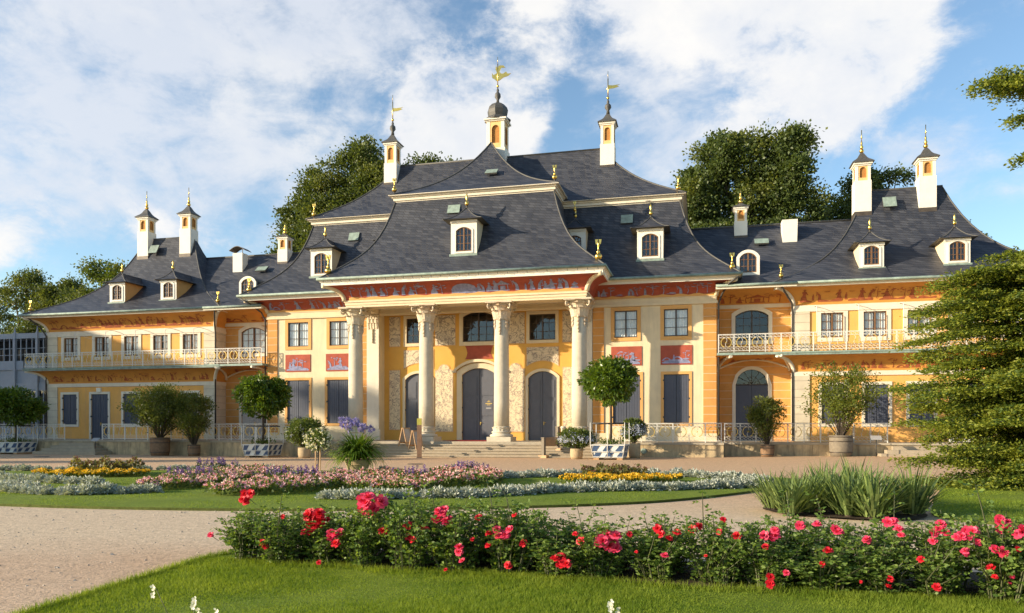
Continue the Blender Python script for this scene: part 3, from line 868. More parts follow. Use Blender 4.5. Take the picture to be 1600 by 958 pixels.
def shuttered(parent, xa, xb, za, zb, y, rise=0, m='shutter', sur=None, name='shuttered_window', leafname='shutter', panels=False, sill=True, pale=None):
    """opening closed by two leaves; y is the wall plane"""
    f = MB()
    P = frame_poly(xa, xb, za, zb, rise)
    f.face([(x, y + .13, z) for x, z in P])
    root = f.build(name, M['darkiron'], parent)
    xc = (xa + xb) / 2
    for side in (0, 1):
        l = MB()
        x0, x1 = (xa + .015, xc - .012) if side == 0 else (xc + .012, xb - .015)
        n = 7
        top = [(x0 + (x1 - x0) * k / n, (arch_z(x0 + (x1 - x0) * k / n, xc, (xb - xa) / 2, zb, rise) if rise else zb) - .015) for k in range(n + 1)]
        poly = [(x0, za + .01), (x1, za + .01)] + list(reversed(top))
        l.prism_y(poly, y + .05, y + .10)
        zt = zb - rise
        if panels:
            hh = zt - za
            for (a, b) in ((.06, .33), (.37, .64), (.68, .97)):
                l.box(x0 + .13, x1 - .13, y + .03, y + .051, za + hh * a, za + hh * b)
                l.box(x0 + .17, x1 - .17, y + .018, y + .031, za + hh * a + .04, za + hh * b - .04)
        else:
            w = (x1 - x0) / 5
            for k in range(5):
                l.box(x0 + w * k + .008, x0 + w * (k + 1) - .008, y + .036, y + .051, za + .03, zt - .03)
        mm = pale if (pale and side == 0) else m
        leaf = l.build(leafname, M[mm], root)
        if leafname == 'door_leaf' and side == 1:
            hd = MB(); hd.box(x0 + .05, x0 + .09, y - .03, y + .051, za + .98, za + 1.18); hd.tube([(x0 + .07, y - .02, za + 1.12), (x0 + .20, y - .02, za + 1.12)], .014, 5); hd.build('handle', M['giltpaint'], root)
        hx = xa - .02 if side == 0 else xb + .02
        for zz in (.12, .5, .88):
            z = za + (zt - za) * zz
            h = MB(); h.box(hx - .035, hx + .035, y - .055, y + .04, z - .05, z + .05); h.build('hinge', M['darkiron'], root)
    if sur:
        s = MB()
        surround(s, xa, xb, za, zb, rise, sur[1], y - sur[2], y, sill=sill)
        s.build('window_surround', M[sur[0]], root)
    return root

# --- painted figures -------------------------------------------------------
PAINT_LAYER = [0]
def rows_shape(mb, pos, u0, h0, rows, sc, m=0, flip=1):
    PAINT_LAYER[0] = (PAINT_LAYER[0] + 1) % 16
    lift = .0011 * PAINT_LAYER[0]
    pos_ = pos
    def pos(u, h):
        p = pos_(u, h)
        return (p[0], p[1] - lift, p[2] - lift * .4)
    for k in range(len(rows) - 1):
        (ha, la, ra), (hb, lb, rb) = rows[k], rows[k + 1]
        if flip < 0: la, ra, lb, rb = -ra, -la, -rb, -lb
        mb.face([pos(u0 + la * sc, h0 + ha * sc), pos(u0 + ra * sc, h0 + ha * sc), pos(u0 + rb * sc, h0 + hb * sc), pos(u0 + lb * sc, h0 + hb * sc)], m)

def ell(hc, uc, rh, ru, n=6):
    out = []
    for k in range(n + 1):
        t = -1 + 2 * k / n
        w = ru * math.sqrt(max(0, 1 - t * t)) + .002
        out.append((hc + rh * t, uc - w, uc + w))
    return out

def fig_person(rd, kind):
    S = []
    if kind == 0:      # standing in a robe
        S.append([(0, -.24, .22), (.15, -.22, .18), (.35, -.13, .13), (.5, -.09, .12), (.62, -.15, .15), (.72, -.15, .14), (.76, -.05, .05)])
        S.append(ell(.85, 0, .085, .07)); S.append([(.9, -.16, .16), (.95, -.06, .06), (1.0, -.01, .01)])
        S.append([(.45, .2, .3), (.55, .13, .22), (.68, .08, .15)])
    elif kind == 1:    # seated
        S.append([(0, -.3, .22), (.12, -.32, .22), (.26, -.26, .12), (.4, -.12, .10), (.52, -.14, .10), (.58, -.04, .04)])
        S.append(ell(.67, 0, .085, .07)); S.append([(.72, -.12, .12), (.8, -.01, .01)])
        S.append([(.3, .1, .36), (.36, .1, .38), (.42, .08, .12)])
    elif kind == 2:    # bowing / carrying a pole
        S.append([(0, -.12, .16), (.2, -.1, .14), (.42, -.06, .14), (.56, .0, .24), (.66, .1, .26), (.7, .16, .22)])
        S.append(ell(.76, .24, .075, .065))
        S.append([(.40, .28, .32), (.62, .3, .34), (.95, .36, .39)])
    else:              # child
        S.append([(0, -.1, .1), (.25, -.09, .08), (.42, -.09, .09), (.46, -.03, .03)])
        S.append(ell(.54, 0, .07, .06))
    return S

def fig_tree(rd, kind):
    S = []
    b = rd.uniform(-.12, .12)
    S.append([(0, -.035, .035), (.3, b - .03, b + .03), (.6, b * .3 - .022, b * .3 + .022), (.95, b * .8 - .012, b * .8 + .012)])
    n = rd.randint(6, 11)
    for i in range(n):
        S.append(ell(rd.uniform(.5, 1.08), b * .5 + rd.uniform(-.42, .42), rd.uniform(.025, .06), rd.uniform(.06, .17), 4))
    return S

def fig_misc(rd, kind):
    if kind == 0:      # pavilion
        return [[(0, -.5, .5), (.08, -.5, .5)], [(.08, -.42, -.36), (.5, -.42, -.36)], [(.08, .36, .42), (.5, .36, .42)], [(.08, -.2, .2), (.4, -.2, .2)], [(.5, -.62, .62), (.6, -.45, .45), (.75, -.2, .2), (.95, -.02, .02)]]
    if kind == 1:      # bridge and water
        return [[(0, -.6, .6), (.05, -.55, .5)], [(.05, -.5, -.34), (.2, -.4, -.2), (.3, -.2, .0)], [(.05, .34, .5), (.2, .2, .4), (.3, .0, .2)], [(.28, -.22, .22), (.36, -.18, .18)]]
    if kind == 2:      # bush and rock
        return [[(0, -.35, .3), (.12, -.3, .25), (.2, -.1, .1)], ell(.28, -.1, .1, .16, 4), ell(.33, .12, .09, .13, 4), ell(.45, .0, .08, .1, 4)]
    if kind == 3:      # bird
        return [[(.8, -.02, .16), (.84, -.2, .05), (.87, -.25, -.15)], [(.82, .02, .22), (.9, .16, .28)]]
    return [[(0, -.4, .4), (.04, -.3, .35)], ell(.1, .1, .05, .25, 4)]

def figures(mb, pos, u0, u1, h0, size, seed, dens=1.0, m=0, mix=(.5, .3, .2)):
    rd = random.Random(seed)
    u = u0 + size * .3
    while u < u1 - size * .3:
        r = rd.random()
        if r < mix[0]: S, adv = fig_person(rd, rd.choice((0, 0, 1, 1, 2, 3))), .55
        elif r < mix[0] + mix[1]: S, adv = fig_tree(rd, 0), .75
        else: S, adv = fig_misc(rd, rd.randint(0, 4)), .9
        sc = size * rd.uniform(.8, 1.1)
        fl = rd.choice((-1, 1))
        for rows in S: rows_shape(mb, pos, u, h0, rows, sc, m, fl)
        u += sc * adv * rd.uniform(.8, 1.25) / dens

def cove_profile(o0, z0, ov, h, n=8):
    return [(o0 + ov * (1 - math.cos(PI / 2 * k / n)), z0 + h * math.sin(PI / 2 * k / n)) for k in range(n + 1)]

def cove_pos(prof, y0, eps=.012):
    L = [0]
    for k in range(len(prof) - 1):
        L.append(L[-1] + math.hypot(prof[k + 1][0] - prof[k][0], prof[k + 1][1] - prof[k][1]))
    def pos(u, h):
        h = max(0, min(L[-1] - 1e-4, h))
        k = max(i for i in range(len(L) - 1) if L[i] <= h)
        t = (h - L[k]) / (L[k + 1] - L[k])
        (oa, za), (ob, zb) = prof[k], prof[k + 1]
        d = math.hypot(ob - oa, zb - za)
        no, nz = (zb - za) / d, -(ob - oa) / d
        return (u, y0 - (oa + (ob - oa) * t + eps * no), za + (zb - za) * t + eps * nz)
    return pos, L[-1]

def flat_pos(y, z0):
    return lambda u, h: (u, y, z0 + h)

def rings(rect, prof):
    return prof

def roof_f(u, kind):
    if kind == 'wing': return .47 * u + .53 * u ** 4
    if kind == 'main': return .56 * u + .44 * u ** 5
    if kind == 'up': return .62 * u + .38 * u ** 3
    if kind == 'porchup': return .50 * u + .50 * u ** 3
    return u

def roof_prof(a0, b0, z0, a1, b1, z1, kind, n=14):
    return [(a0 + (a1 - a0) * k / n, b0 + (b1 - b0) * k / n, z0 + (z1 - z0) * roof_f(k / n, kind)) for k in range(n + 1)]

def hip_caps(mb, rect, prof, r=.05, which=((-1, -1), (1, -1)), m=0):
    x0, x1, y0, y1 = rect
    for sx, sy in which:
        pts = [((x0 - a) if sx < 0 else (x1 + a), (y0 - b) if sy < 0 else (y1 + b), z + .01) for a, b, z in prof]
        mb.tube(pts, r, 6, m)

# ---- finials, turrets, dormers -------------------------------------------
def finial_mb(x, y, z, s=1.0, kind=0):
    f = MB()
    if kind == 0:   # lead foot, gilt ball, leafy tip
        f.lathe([(.16 * s, z), (.12 * s, z + .12 * s), (.06 * s, z + .2 * s), (.05 * s, z + .34 * s)], 8, (x, y), 1)
        f.ball((x, y, z + .50 * s), .19 * s, 0)
        f.lathe([(.05 * s, z + .64 * s), (.10 * s, z + .72 * s), (.05 * s, z + .80 * s), (.035 * s, z + .95 * s), (.055 * s, z + 1.05 * s), (.06 * s, z + 1.15 * s), (.02 * s, z + 1.28 * s)], 8, (x, y), 0)
        f.taper(x - .09 * s, y, z + 1.12 * s, z + 1.36 * s, .03 * s, .03 * s, .07 * s, .02 * s, 0)
        f.taper(x + .09 * s, y, z + 1.12 * s, z + 1.36 * s, .03 * s, .03 * s, .07 * s, .02 * s, 0)
    else:           # slender one on a dormer
        f.lathe([(.07 * s, z - .05), (.05 * s, z + .1 * s)], 8, (x, y), 1)
        f.lathe([(.05 * s, z + .1 * s), (.12 * s, z + .2 * s), (.12 * s, z + .32 * s), (.05 * s, z + .42 * s), (.06 * s, z + .55 * s), (.075 * s, z + .68 * s), (.04 * s, z + .78 * s), (.01, z + .95 * s)], 8, (x, y), 0)
    return f

def finial(x, y, z, s=1.0, kind=0, parent=None, name='finial'):
    return finial_mb(x, y, z, s, kind).build(name, [M['gold'], M['lead']], parent or PAL)

def turret(x, y, z0, z1, z2, z3, ztip, w, name='chimney', capkind='pagoda', flag=None, apron=-.7, ball=True):
    """white chimney tower: plain base z0-z1, arched lantern z1-z2, curved cap z2-z3, gilt spike to ztip"""
    b = MB()
    h = w / 2
    b.box(x - h, x + h, y - h, y + h, z0 - 1.6, z1, 0)
    b.box(x - h - .02, x + h + .02, y - h - .02, y + h + .02, z0 - 1.6, z0 + apron, 1)
    c = h * .88
    # lantern with an arched niche in each side: corner piers, arch heads
    d = c * .62
    zs = z1 + (z2 - z1) * .18; zt = z1 + (z2 - z1) * .80
    wall = MB()
    ops = [(-d * .72, d * .72, zs, zt, d * .72)]
    for k in range(4):
        q = MB()
        wall_y(q, -c, c, z1, z2 - .12, -c, ops, .16, 1, 2)
        q.box(-c - .015, -c + .26 * w * .6, -c - .018, -c + .01, z1, z2 - .12, 0)
        q.box(c - .26 * w * .6, c + .015, -c - .018, -c + .01, z1, z2 - .12, 0)
        # orange field round the niche
        nb = [(-d * .72, zs), (d * .72, zs)]
        ca, sa = math.cos(k * PI / 2), math.sin(k * PI / 2)
        i0 = len(b.v)
        for (vx, vy, vz) in q.v: b.v.append((x + vx * ca - vy * sa, y + vx * sa + vy * ca, vz))
        for fi, (f_, m_) in enumerate(zip(q.f, q.m)):
            b.f.append(tuple(i0 + t for t in f_)); b.m.append((0, 2, 3)[m_]); b.sm.append(False)
    b.box(x - c * .8, x + c * .8, y - c * .8, y + c * .8, z1, z2 - .1, 3)
    b.box(x - h * 1.0, x + h * 1.0, y - h, y + h, z2 - .14, z2 - .05, 0)
    b.box(x - h * 1.14, x + h * 1.14, y - h * 1.14, y + h * 1.14, z2 - .05, z2 + .06, 0)
    root = b.build(name, [M['white'], M['bronze'], M['niche'], M['niche_deep']], PAL)
    r = MB()
    e = h * 1.32
    if capkind == 'pagoda':
        H = z3 - z2 - .06
        prof = [(e, z2 + .06), (e, z2 + .10)] + [(e * (1 - t) ** 1.0 * (1 - .35 * math.sin(PI * t)) + .05, z2 + .10 + (H - .04) * (t ** .95)) for t in (.15, .3, .45, .6, .75, .9, 1.0)]
        r.lathe(prof, 4, (x, y), 0, square=True)
    else:
        H = z3 - z2 - .06
        prof = [(e * 1.04, z2 + .06), (e * 1.02, z2 + .12), (e * .72, z2 + .06 + H * .22), (e * .78, z2 + .06 + H * .38), (e * .82, z2 + .06 + H * .55), (e * .74, z2 + .06 + H * .72), (e * .5, z2 + .06 + H * .9), (e * .2, z2 + .06 + H)]
        r.lathe(prof, 8, (x, y), 0, smooth=False)
    r.build('cap_roof', M['lead'], root)
    g = MB()
    if capkind == 'dome' or flag:
        hh = (ztip - z3)
        u = .27 * hh
        g.lathe([(.13, z3 - .05), (.09, z3 + u * .25), (.22, z3 + u * .5), (.20, z3 + u * .72), (.07, z3 + u * .9), (.1, z3 + u), (.03, z3 + u * 1.25)], 10, (x, y), 1)
        g.ball((x, y, z3 + u * 1.36), .10, 0, 8, 5)
        g.tube([(x, y, z3 + u * 1.3), (x, y, ztip - .5)], .035, 6, 0)
        g.tube([(x, y, ztip - .5), (x, y, ztip)], .018, 5, 0)
    else:
        g.ball((x, y, z3 + .1), .14, 0, 8, 5)
        g.lathe([(.06, z3 + .2), (.11, z3 + .34), (.05, z3 + .46), (.06, z3 + .6), (.02, z3 + .75)], 8, (x, y), 0)
        g.ball((x, y, z3 + (ztip - z3) * .66), .055, 0, 8, 5)
        g.tube([(x, y, z3 + .6), (x, y, ztip)], .025, 5, 0)
    fin = g.build('finial', [M['gold'], M['lead']], root)
    if flag:
        q = MB()
        zf = z3 + .62 * (ztip - z3)
        if flag == 'pennant':
            q.prism_y([(x + .04, zf - .12), (x + .42, zf - .10), (x + .75, zf - .02), (x + .58, zf + .04), (x + .8, zf + .12), (x + .3, zf + .10), (x + .04, zf + .14)], y - .012, y + .012)
            q.tube([(x - .12, y, zf - .15), (x + .1, y, zf - .02)], .02, 5)
        else:   # gilt bird
            q.prism_y([(x - .10, zf - .45), (x + .10, zf - .45), (x + .42, zf - .25), (x + .75, zf - .18), (x + .95, zf - .02), (x + .72, zf - .02), (x + .60, zf + .14), (x + .40, zf + .02), (x + .25, zf + .03), (x + .12, zf + .18), (x + .26, zf + .44), (x + .55, zf + .42), (x + .42, zf + .58), (x + .12, zf + .62), (x - .02, zf + .45), (x - .12, zf + .62), (x - .16, zf + .36), (x - .06, zf + .1), (x - .30, zf - .02), (x - .42, zf + .16), (x - .40, zf - .2), (x - .22, zf - .32)], y - .02, y + .02)
        q.build('weather_vane', M['gold'], root)
    return root

def dormer(x, y, z0, w, zwt, ze, zt, ww=None, fin=.85, name='dormer', back=3.4, side='trim_warm', parentloc=None):
    """dormer with an arched window, front plane at y; z0 sill, zwt window head, ze eave, zt roof tip"""
    ww = ww or w * .62
    h = w / 2
    xa, xb = x - ww / 2, x + ww / 2
    b = MB()
    wall_y(b, x - h, x + h, z0 - .12, ze, y, [(xa, xb, z0 + .12, zwt, ww * .22)], .12, 0, 0)
    b.face([(x - h, y + back, z0 - .12), (x - h, y, z0 - .12), (x - h, y, ze), (x - h, y + back, ze)], 1)
    b.face([(x + h, y, z0 - .12), (x + h, y + back, z0 - .12), (x + h, y + back, ze), (x + h, y, ze)], 1)
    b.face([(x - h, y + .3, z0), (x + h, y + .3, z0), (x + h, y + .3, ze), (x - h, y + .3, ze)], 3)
    surround(b, xa, xb, z0 + .12, zwt, ww * .22, .10, y - .04, y, 0)
    b.box(x - h - .06, x + h + .06, y - .14, y - .001, z0 - .18, z0 - .04, 2)
    b.box(x - h - .03, x + h + .03, y - .07, y - .001, ze - .16, ze - .02, 0)
    root = b.build(name, [M['white'], M[side], M['copper'], M['room_shade']], PAL)
    window(root, xa, xb, z0 + .12, zwt, y - .02, ww * .22, 'wood', False, (2, 3), None, 'dormer_window')
    r = MB()
    e = .30 * w / 1.3
    n = 8
    rg = []
    yr = y + h * .75
    for k in range(n + 1):
        u = k / n
        f = .30 * u + .70 * u ** 2.2
        hw = (h + e) * (1 - u) + .03
        yy = y - e + (yr - y + e) * u
        rg.append((x - hw, x + hw, yy, y + back, ze + (zt - ze) * f))
    i0 = len(r.v)
    def strip(ptsA, ptsB):
        for k in range(len(ptsA) - 1):
            r.face([ptsA[k], ptsB[k], ptsB[k + 1], ptsA[k + 1]], 0, True)
    strip([(a[0], a[2], a[4]) for a in rg], [(a[1], a[2], a[4]) for a in rg])
    strip([(a[0], a[3], a[4]) for a in rg], [(a[0], a[2], a[4]) for a in rg])
    strip([(a[1], a[2], a[4]) for a in rg], [(a[1], a[3], a[4]) for a in rg])
    r.face([(rg[0][0], rg[0][3], ze), (rg[0][1], rg[0][3], ze), (rg[0][1], rg[0][2], ze), (rg[0][0], rg[0][2], ze)], 1)
    r.face([(rg[-1][0], rg[-1][2], zt), (rg[-1][1], rg[-1][2], zt), (rg[-1][1], rg[-1][3], zt), (rg[-1][0], rg[-1][3], zt)], 0)
    for sx in (0, 1):
        r.tube([(a[sx], a[2], a[4] + .01) for a in rg], .03, 5, 1)
    r.build('dormer_roof', [M['slate'], M['lead']], root)
    finial_mb(x, yr, zt, fin * 1.0, 1).build('finial', [M['gold'], M['lead']], root)
    return root

def round_dormer(x, y, z0, w, zt):
    """low dormer with a semicircular head"""
    h = w / 2
    b = MB()
    P = frame_poly(x - h, x + h, z0, zt, h * .55)
    n = len(P)
    for k in range(1, n):
        (xa, za), (xb, zb) = P[k], P[(k + 1) % n]
        b.face([(xa, y, za), (xa, y + 3, za), (xb, y + 3, zb), (xb, y, zb)], 1)
    surround(b, x - h + .16, x + h - .16, z0 + .12, zt - .16, h * .46, .17, y - .05, y + .1, 0)
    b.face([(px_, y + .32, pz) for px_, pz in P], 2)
    root = b.build('dormer', [M['white'], M['lead'], M['room_shade']], PAL)
    window(root, x - h + .16, x + h - .16, z0 + .12, zt - .16, y - .04, h * .46, 'wood', False, (2, 3), None, 'dormer_window')
    return root

def hatch(x, y, z, w, h, slope, m='lead'):
    b = MB()
    dy = math.cos(slope) * h; dz = math.sin(slope) * h
    ny, nz = -math.sin(slope) * .1, math.cos(slope) * .1
    pts = [(x - w / 2, y, z), (x + w / 2, y, z), (x + w / 2, y + dy, z + dz), (x - w / 2, y + dy, z + dz)]
    top = [(p[0], p[1] + ny, p[2] + nz) for p in pts]
    b.face(top, 1)
    for k in range(4):
        b.face([pts[k], pts[(k + 1) % 4], top[(k + 1) % 4], top[k]], 0)
    return b.build('roof_hatch', [M['lead'], M[m]], PAL)

# ================= main block ==============================================
Z0 = .82
MAINR = (-14.65, 14.65, 2.6, 13.4)
UPW = [(-12.40, 1.50), (-9.42, 1.36), (9.42, 1.36), (12.38, 1.40)]     # centre, width
LOW = [(-12.40, 1.62), (-9.46, 1.62), (9.46, 1.62), (12.40, 1.46)]
def build_main():
    for s in (-1, 1):
        mb = MB()
        ops = []
        for (xc, w) in UPW:
            if xc * s > 0: ops.append((xc - w / 2, xc + w / 2, 7.06, 8.68, 0))
        for (xc, w) in LOW:
            if xc * s > 0: ops.append((xc - w / 2, xc + w / 2, 1.92, 4.80, 0))
        x0, x1 = (6.55, 14.65) if s > 0 else (-14.65, -6.55)
        wall_y(mb, x0, x1, .3, 9.0, 2.6, ops, .2, 0, 0)
        # returns
        xo = 14.65 * s
        a, b_ = (2.6, 12) if s > 0 else (12, 2.6)
        mb.face([(xo, a, .3), (xo, b_, .3), (xo, b_, 9.0), (xo, a, 9.0)], 0)
        xi = 6.55 * s
        mb.face([(xi, 3.4 if s > 0 else 2.6, .3), (xi, 2.6 if s > 0 else 3.4, .3), (xi, 2.6 if s > 0 else 3.4, 9.1), (xi, 3.4 if s > 0 else 2.6, 9.1)], 0)
        mb.build('wall', M['cream'], PAL)
        for (a, b_, c_, d_) in ((13.95, 14.70, 2.53, 2.75), (14.66, 14.72, 2.75, 4.15), (7.42, 8.10, 2.54, 2.62)):
            q = MB(); q.box(*(sorted((s * a, s * b_))), c_, d_, .84, 8.93); q.build('quoins', M['quoin'], PAL)
        p = MB()
        p.box(*(sorted((s * 6.56, s * 7.40))), 2.50, 2.64, .84, 8.95)
        p.box(*(sorted((s * 6.46, s * 7.44))), 2.42, 2.6, .84, 1.5)
        p.build('pilaster', M['trim'], PAL)
        # low plinth
        pl = MB(); pl.box(*(sorted((s * 6.6, s * 14.72))), 2.50, 2.62, .80, 1.30); pl.build('plinth', M['trim_warm'], PAL)
        for (xc, w) in UPW:
            if xc * s > 0:
                window(PAL, xc - w / 2, xc + w / 2, 7.06, 8.68, 2.6, 0, 'darkwood', True, (1, 3), ('orange_frame', .21, .05))
        for (xc, w) in LOW:
            if xc * s > 0:
                shuttered(PAL, xc - w / 2, xc + w / 2, 1.92, 4.80, 2.6, 0, 'shutter', ('orange_frame', .17, .05))
        for i, xc in enumerate((-12.42, -9.44) if s < 0 else (9.46, 12.40)):
            r = MB()
            r.box(xc - .92, xc + .92, 2.56, 2.605, 5.37, 6.52, 0)
            root = r.build('painted_panel', M['red'], PAL)
            d = MB()
            P = flat_pos(2.555, 5.40)
            rd = random.Random(50 + i + 7 * s)
            rows_shape(d, P, xc, 0, [(.05, -.8, .8), (.12, -.85, .82), (.2, -.6, .7), (.28, -.3, .2)], 1)
            for k in range(7): rows_shape(d, P, xc + rd.uniform(-.6, .6), 0, ell(rd.uniform(.2, .34), 0, .05, rd.uniform(.12, .3), 4), 1)
            figures(d, P, xc - .75, xc + .8, .22, .62, 60 + i + s, 1.3, 0, (.35, .5, .15))
            d.build('painting', M['blue_fig'], root)
    # cornice, cove, eaves
    c = MB()
    c.loft(MAINR, [(0, 0, 8.90), (.12, .12, 8.93), (.12, .12, 9.08), (.06, .06, 9.10), (.06, .06, 9.32), (.10, .10, 9.34), (.10, .10, 9.38), (.02, .02, 9.40)], 0, 'FLR', False)
    c.build('cornice', M['trim_warm'], PAL)
    prof = cove_profile(.03, 9.38, 1.08, .72)
    v = MB()
    v.loft(MAINR, [(a, a, z) for a, z in prof], 0, 'FLR', True)
    root = v.build('cove', M['red'], PAL)
    pos, Ls = cove_pos(prof, 2.6)
    d = MB()
    figures(d, pos, -14.6, -7.6, .20, .72, 11, 1.05, 0)
    figures(d, pos, 7.6, 14.6, .20, .72, 12, 1.05, 0)
    d.build('painting', M['blue_fig'], root)
    g = MB()
    for (a, b_) in ((-14.6, -7.4), (7.4, 14.6)):
        n = 24
        for k in range(n):
            ua, ub = a + (b_ - a) * k / n, a + (b_ - a) * (k + 1) / n
            g.face([pos(ua, 0), pos(ub, 0), pos(ub, .16 + .05 * math.sin((k + 1) * 1.9)), pos(ua, .16 + .05 * math.sin(k * 1.9))])
    g.build('painted_ground', M['orange_frame'], root)
    for s in (-1, 1):
        rb = MB(); rb.tube([(s * (14.65 + a + .01), 2.6 - a - .01, z - .01) for a, z in prof], .13, 8); rb.build('rib', M['trim_warm'], PAL)
    e = MB()
    e.loft(MAINR, [(1.09, 1.09, 10.08), (1.16, 1.16, 10.08), (1.16, 1.16, 10.22), (1.26, 1.26, 10.24), (1.26, 1.26, 10.30), (1.40, 1.40, 10.31), (1.40, 1.40, 10.34)], 0, 'FLRB', False)
    e.build('eaves', M['white'], PAL)
    x0, x1, y0, y1 = -14.65 - 1.44, 14.65 + 1.44, 2.6 - 1.44, 12
    gt = MB(); gt.tube([(x0, y1, 10.36), (x0, y0, 10.36), (x1, y0, 10.36), (x1, y1, 10.36)], .085, 8); gt.build('gutter', M['copper'], PAL)
    # lower roof
    pr = roof_prof(1.42, 1.42, 10.37, -2.10, -2.35, 15.75, 'main')
    r = MB(); r.loft(MAINR, pr, 0); hip_caps(r, MAINR, pr, .05, m=1)
    r.build('roof', [M['slate'], M['lead']], PAL)
    l = MB()
    l.loft(MAINR, [(-2.08, -2.33, 15.74), (-2.08, -2.33, 15.80), (-1.98, -2.23, 15.82), (-1.98, -2.23, 15.98), (-1.90, -2.15, 16.0), (-1.90, -2.15, 16.08), (-1.72, -1.97, 16.10), (-1.72, -1.97, 16.13)], 0, 'FLRB', False)
    l.build('roof_ledge', M['trim'], PAL)
    pu = roof_prof(-1.70, -1.95, 16.14, -7.35, -5.38, 20.50, 'up')
    u = MB(); u.loft(MAINR, pu, 0); hip_caps(u, MAINR, pu, .05, m=1)
    u.tube([(-7.4, 8, 20.52), (7.4, 8, 20.52)], .07, 6, 1)
    u.build('upper_roof', [M['slate'], M['lead']], PAL)
    # near-black slab standing in for the shade in the rooms behind the glass
    dk = MB(); dk.box(-14.3, 14.3, 4.3, 4.4, 1.0, 9.0); dk.build('dark_backing', M['room_shade'], PAL)
build_main()

def main_y(z):      # front face of the lower main roof at height z
    lo, hi = 0, 1
    for _ in range(40):
        m_ = (lo + hi) / 2
        if 10.37 + (15.75 - 10.37) * roof_f(m_, 'main') < z: lo = m_
        else: hi = m_
    return 2.6 - 1.42 + 3.77 * lo

# ================= porch ====================================================
PORCHR = (-7.45, 7.45, -.45, 12.0)
def build_porch():
    b = MB()
    b.box(-7.45, 7.45, -.45, .45, 9.02, 9.42)
    b.box(-7.49, 7.49, -.49, .47, 9.16, 9.30)
    b.box(-7.54, 7.54, -.54, .5, 9.32, 9.44)
    for s in (-1, 1):
        b.box(*sorted((s * 6.56, s * 7.45)), .45, 2.7, 9.02, 9.42)
        b.box(*sorted((s * 7.40, s * 7.53)), .5, 2.6, 9.32, 9.44)
    b.build('architrave', M['trim_warm'], PAL)
    c = MB(); c.box(-6.56, 6.56, .45, 3.4, 9.30, 9.40); c.build('porch_ceiling', M['trim'], PAL)
    prof = cove_profile(.05, 9.44, 1.0, .80)
    v = MB(); v.loft(PORCHR, [(a, a, z) for a, z in prof], 0, 'FLR', True)
    root = v.build('cove', M['red'], PAL)
    pos, Ls = cove_pos(prof, -.45)
    d = MB(); figures(d, pos, -7.2, -.5, .20, .78, 5, 1.0); figures(d, pos, .9, 7.2, .20, .78, 8, 1.0)
    rows_shape(d, pos, .2, .16, [(0, -.75, .8), (.25, -.75, .8), (.45, -.62, .7), (.6, -.35, .45), (.66, -.1, .2)], 1)
    d.build('painting', M['blue_fig'], root)
    g = MB(); n = 40
    for k in range(n):
        ua, ub = -7.2 + 14.4 * k / n, -7.2 + 14.4 * (k + 1) / n
        g.face([pos(ua, 0), pos(ub, 0), pos(ub, .17 + .05 * math.sin((k + 1) * 1.7)), pos(ua, .17 + .05 * math.sin(k * 1.7))])
    g.build('painted_ground', M['orange_frame'], root)
    for s in (-1, 1):
        rb = MB(); rb.tube([(s * (7.45 + a + .01), -.45 - a - .01, z - .01) for a, z in prof], .14, 8); rb.build('rib', M['trim_warm'], PAL)
    e = MB()
    e.loft(PORCHR, [(1.03, 1.03, 10.22), (1.10, 1.10, 10.22), (1.10, 1.10, 10.40), (1.16, 1.16, 10.42), (1.16, 1.16, 10.50), (1.24, 1.24, 10.52), (1.24, 1.24, 10.56)], 0, 'FLR', False)
    root = e.build('eaves', M['white'], PAL)
    for k in range(30):
        x = -8.3 + 16.6 * k / 29
        h = MB(); h.tube([(x, -.45 - 1.17, 10.40), (x, -.45 - 1.30, 10.44), (x, -.45 - 1.30, 10.56)], .012, 4); h.build('gutter_bracket', M['darkiron'], PAL)
    gt = MB(); y0 = -.45 - 1.28
    gt.tube([(-8.73, 3, 10.59), (-8.73, y0, 10.59), (8.73, y0, 10.59), (8.73, 3, 10.59)], .085, 8); gt.build('gutter', M['copper'], PAL)
    pr = roof_prof(1.26, 1.26, 10.60, -2.30, -2.35, 16.02, 'main')
    r = MB(); r.loft(PORCHR, pr, 0, 'FLR'); hip_caps(r, PORCHR, pr, .05, m=1)
    r.build('roof', [M['slate'], M['lead']], PAL)
    l = MB()
    l.loft(PORCHR, [(-2.28, -2.33, 16.01), (-2.28, -2.33, 16.07), (-2.20, -2.25, 16.09), (-2.20, -2.25, 16.24), (-2.12, -2.17, 16.26), (-2.12, -2.17, 16.34), (-1.95, -2.0, 16.36), (-1.95, -2.0, 16.40)], 0, 'FLR', False)
    l.build('roof_ledge', M['trim'], PAL)
    u = MB(); n = 16
    rg = []
    for k in range(n + 1):
        t = k / n
        rg.append((5.48 * (1 - t) + .02, 1.58 + 4.7 * t, 16.41 + 4.55 * roof_f(t, 'porchup')))
    for k in range(n):
        (a, ya, za), (b_, yb, zb) = rg[k], rg[k + 1]
        u.face([(-a, ya, za), (a, ya, za), (b_, yb, zb), (-b_, yb, zb)], 0, True)
        u.face([(a, ya, za), (a, 9.0, za), (b_, 9.0, zb), (b_, yb, zb)], 0, True)
        u.face([(-a, 9.0, za), (-a, ya, za), (-b_, yb, zb), (-b_, 9.0, zb)], 0, True)
    for s in (-1, 1): u.tube([(s * a, ya, za + .01) for a, ya, za in rg], .05, 6, 1)
    u.build('upper_roof', [M['slate'], M['lead']], PAL)
build_porch()

def porch_y(z):
    lo, hi = 0, 1
    for _ in range(40):
        m_ = (lo + hi) / 2
        if 10.60 + 5.42 * roof_f(m_, 'main') < z: lo = m_
        else: hi = m_
    return -.45 - 1.26 + 3.61 * lo

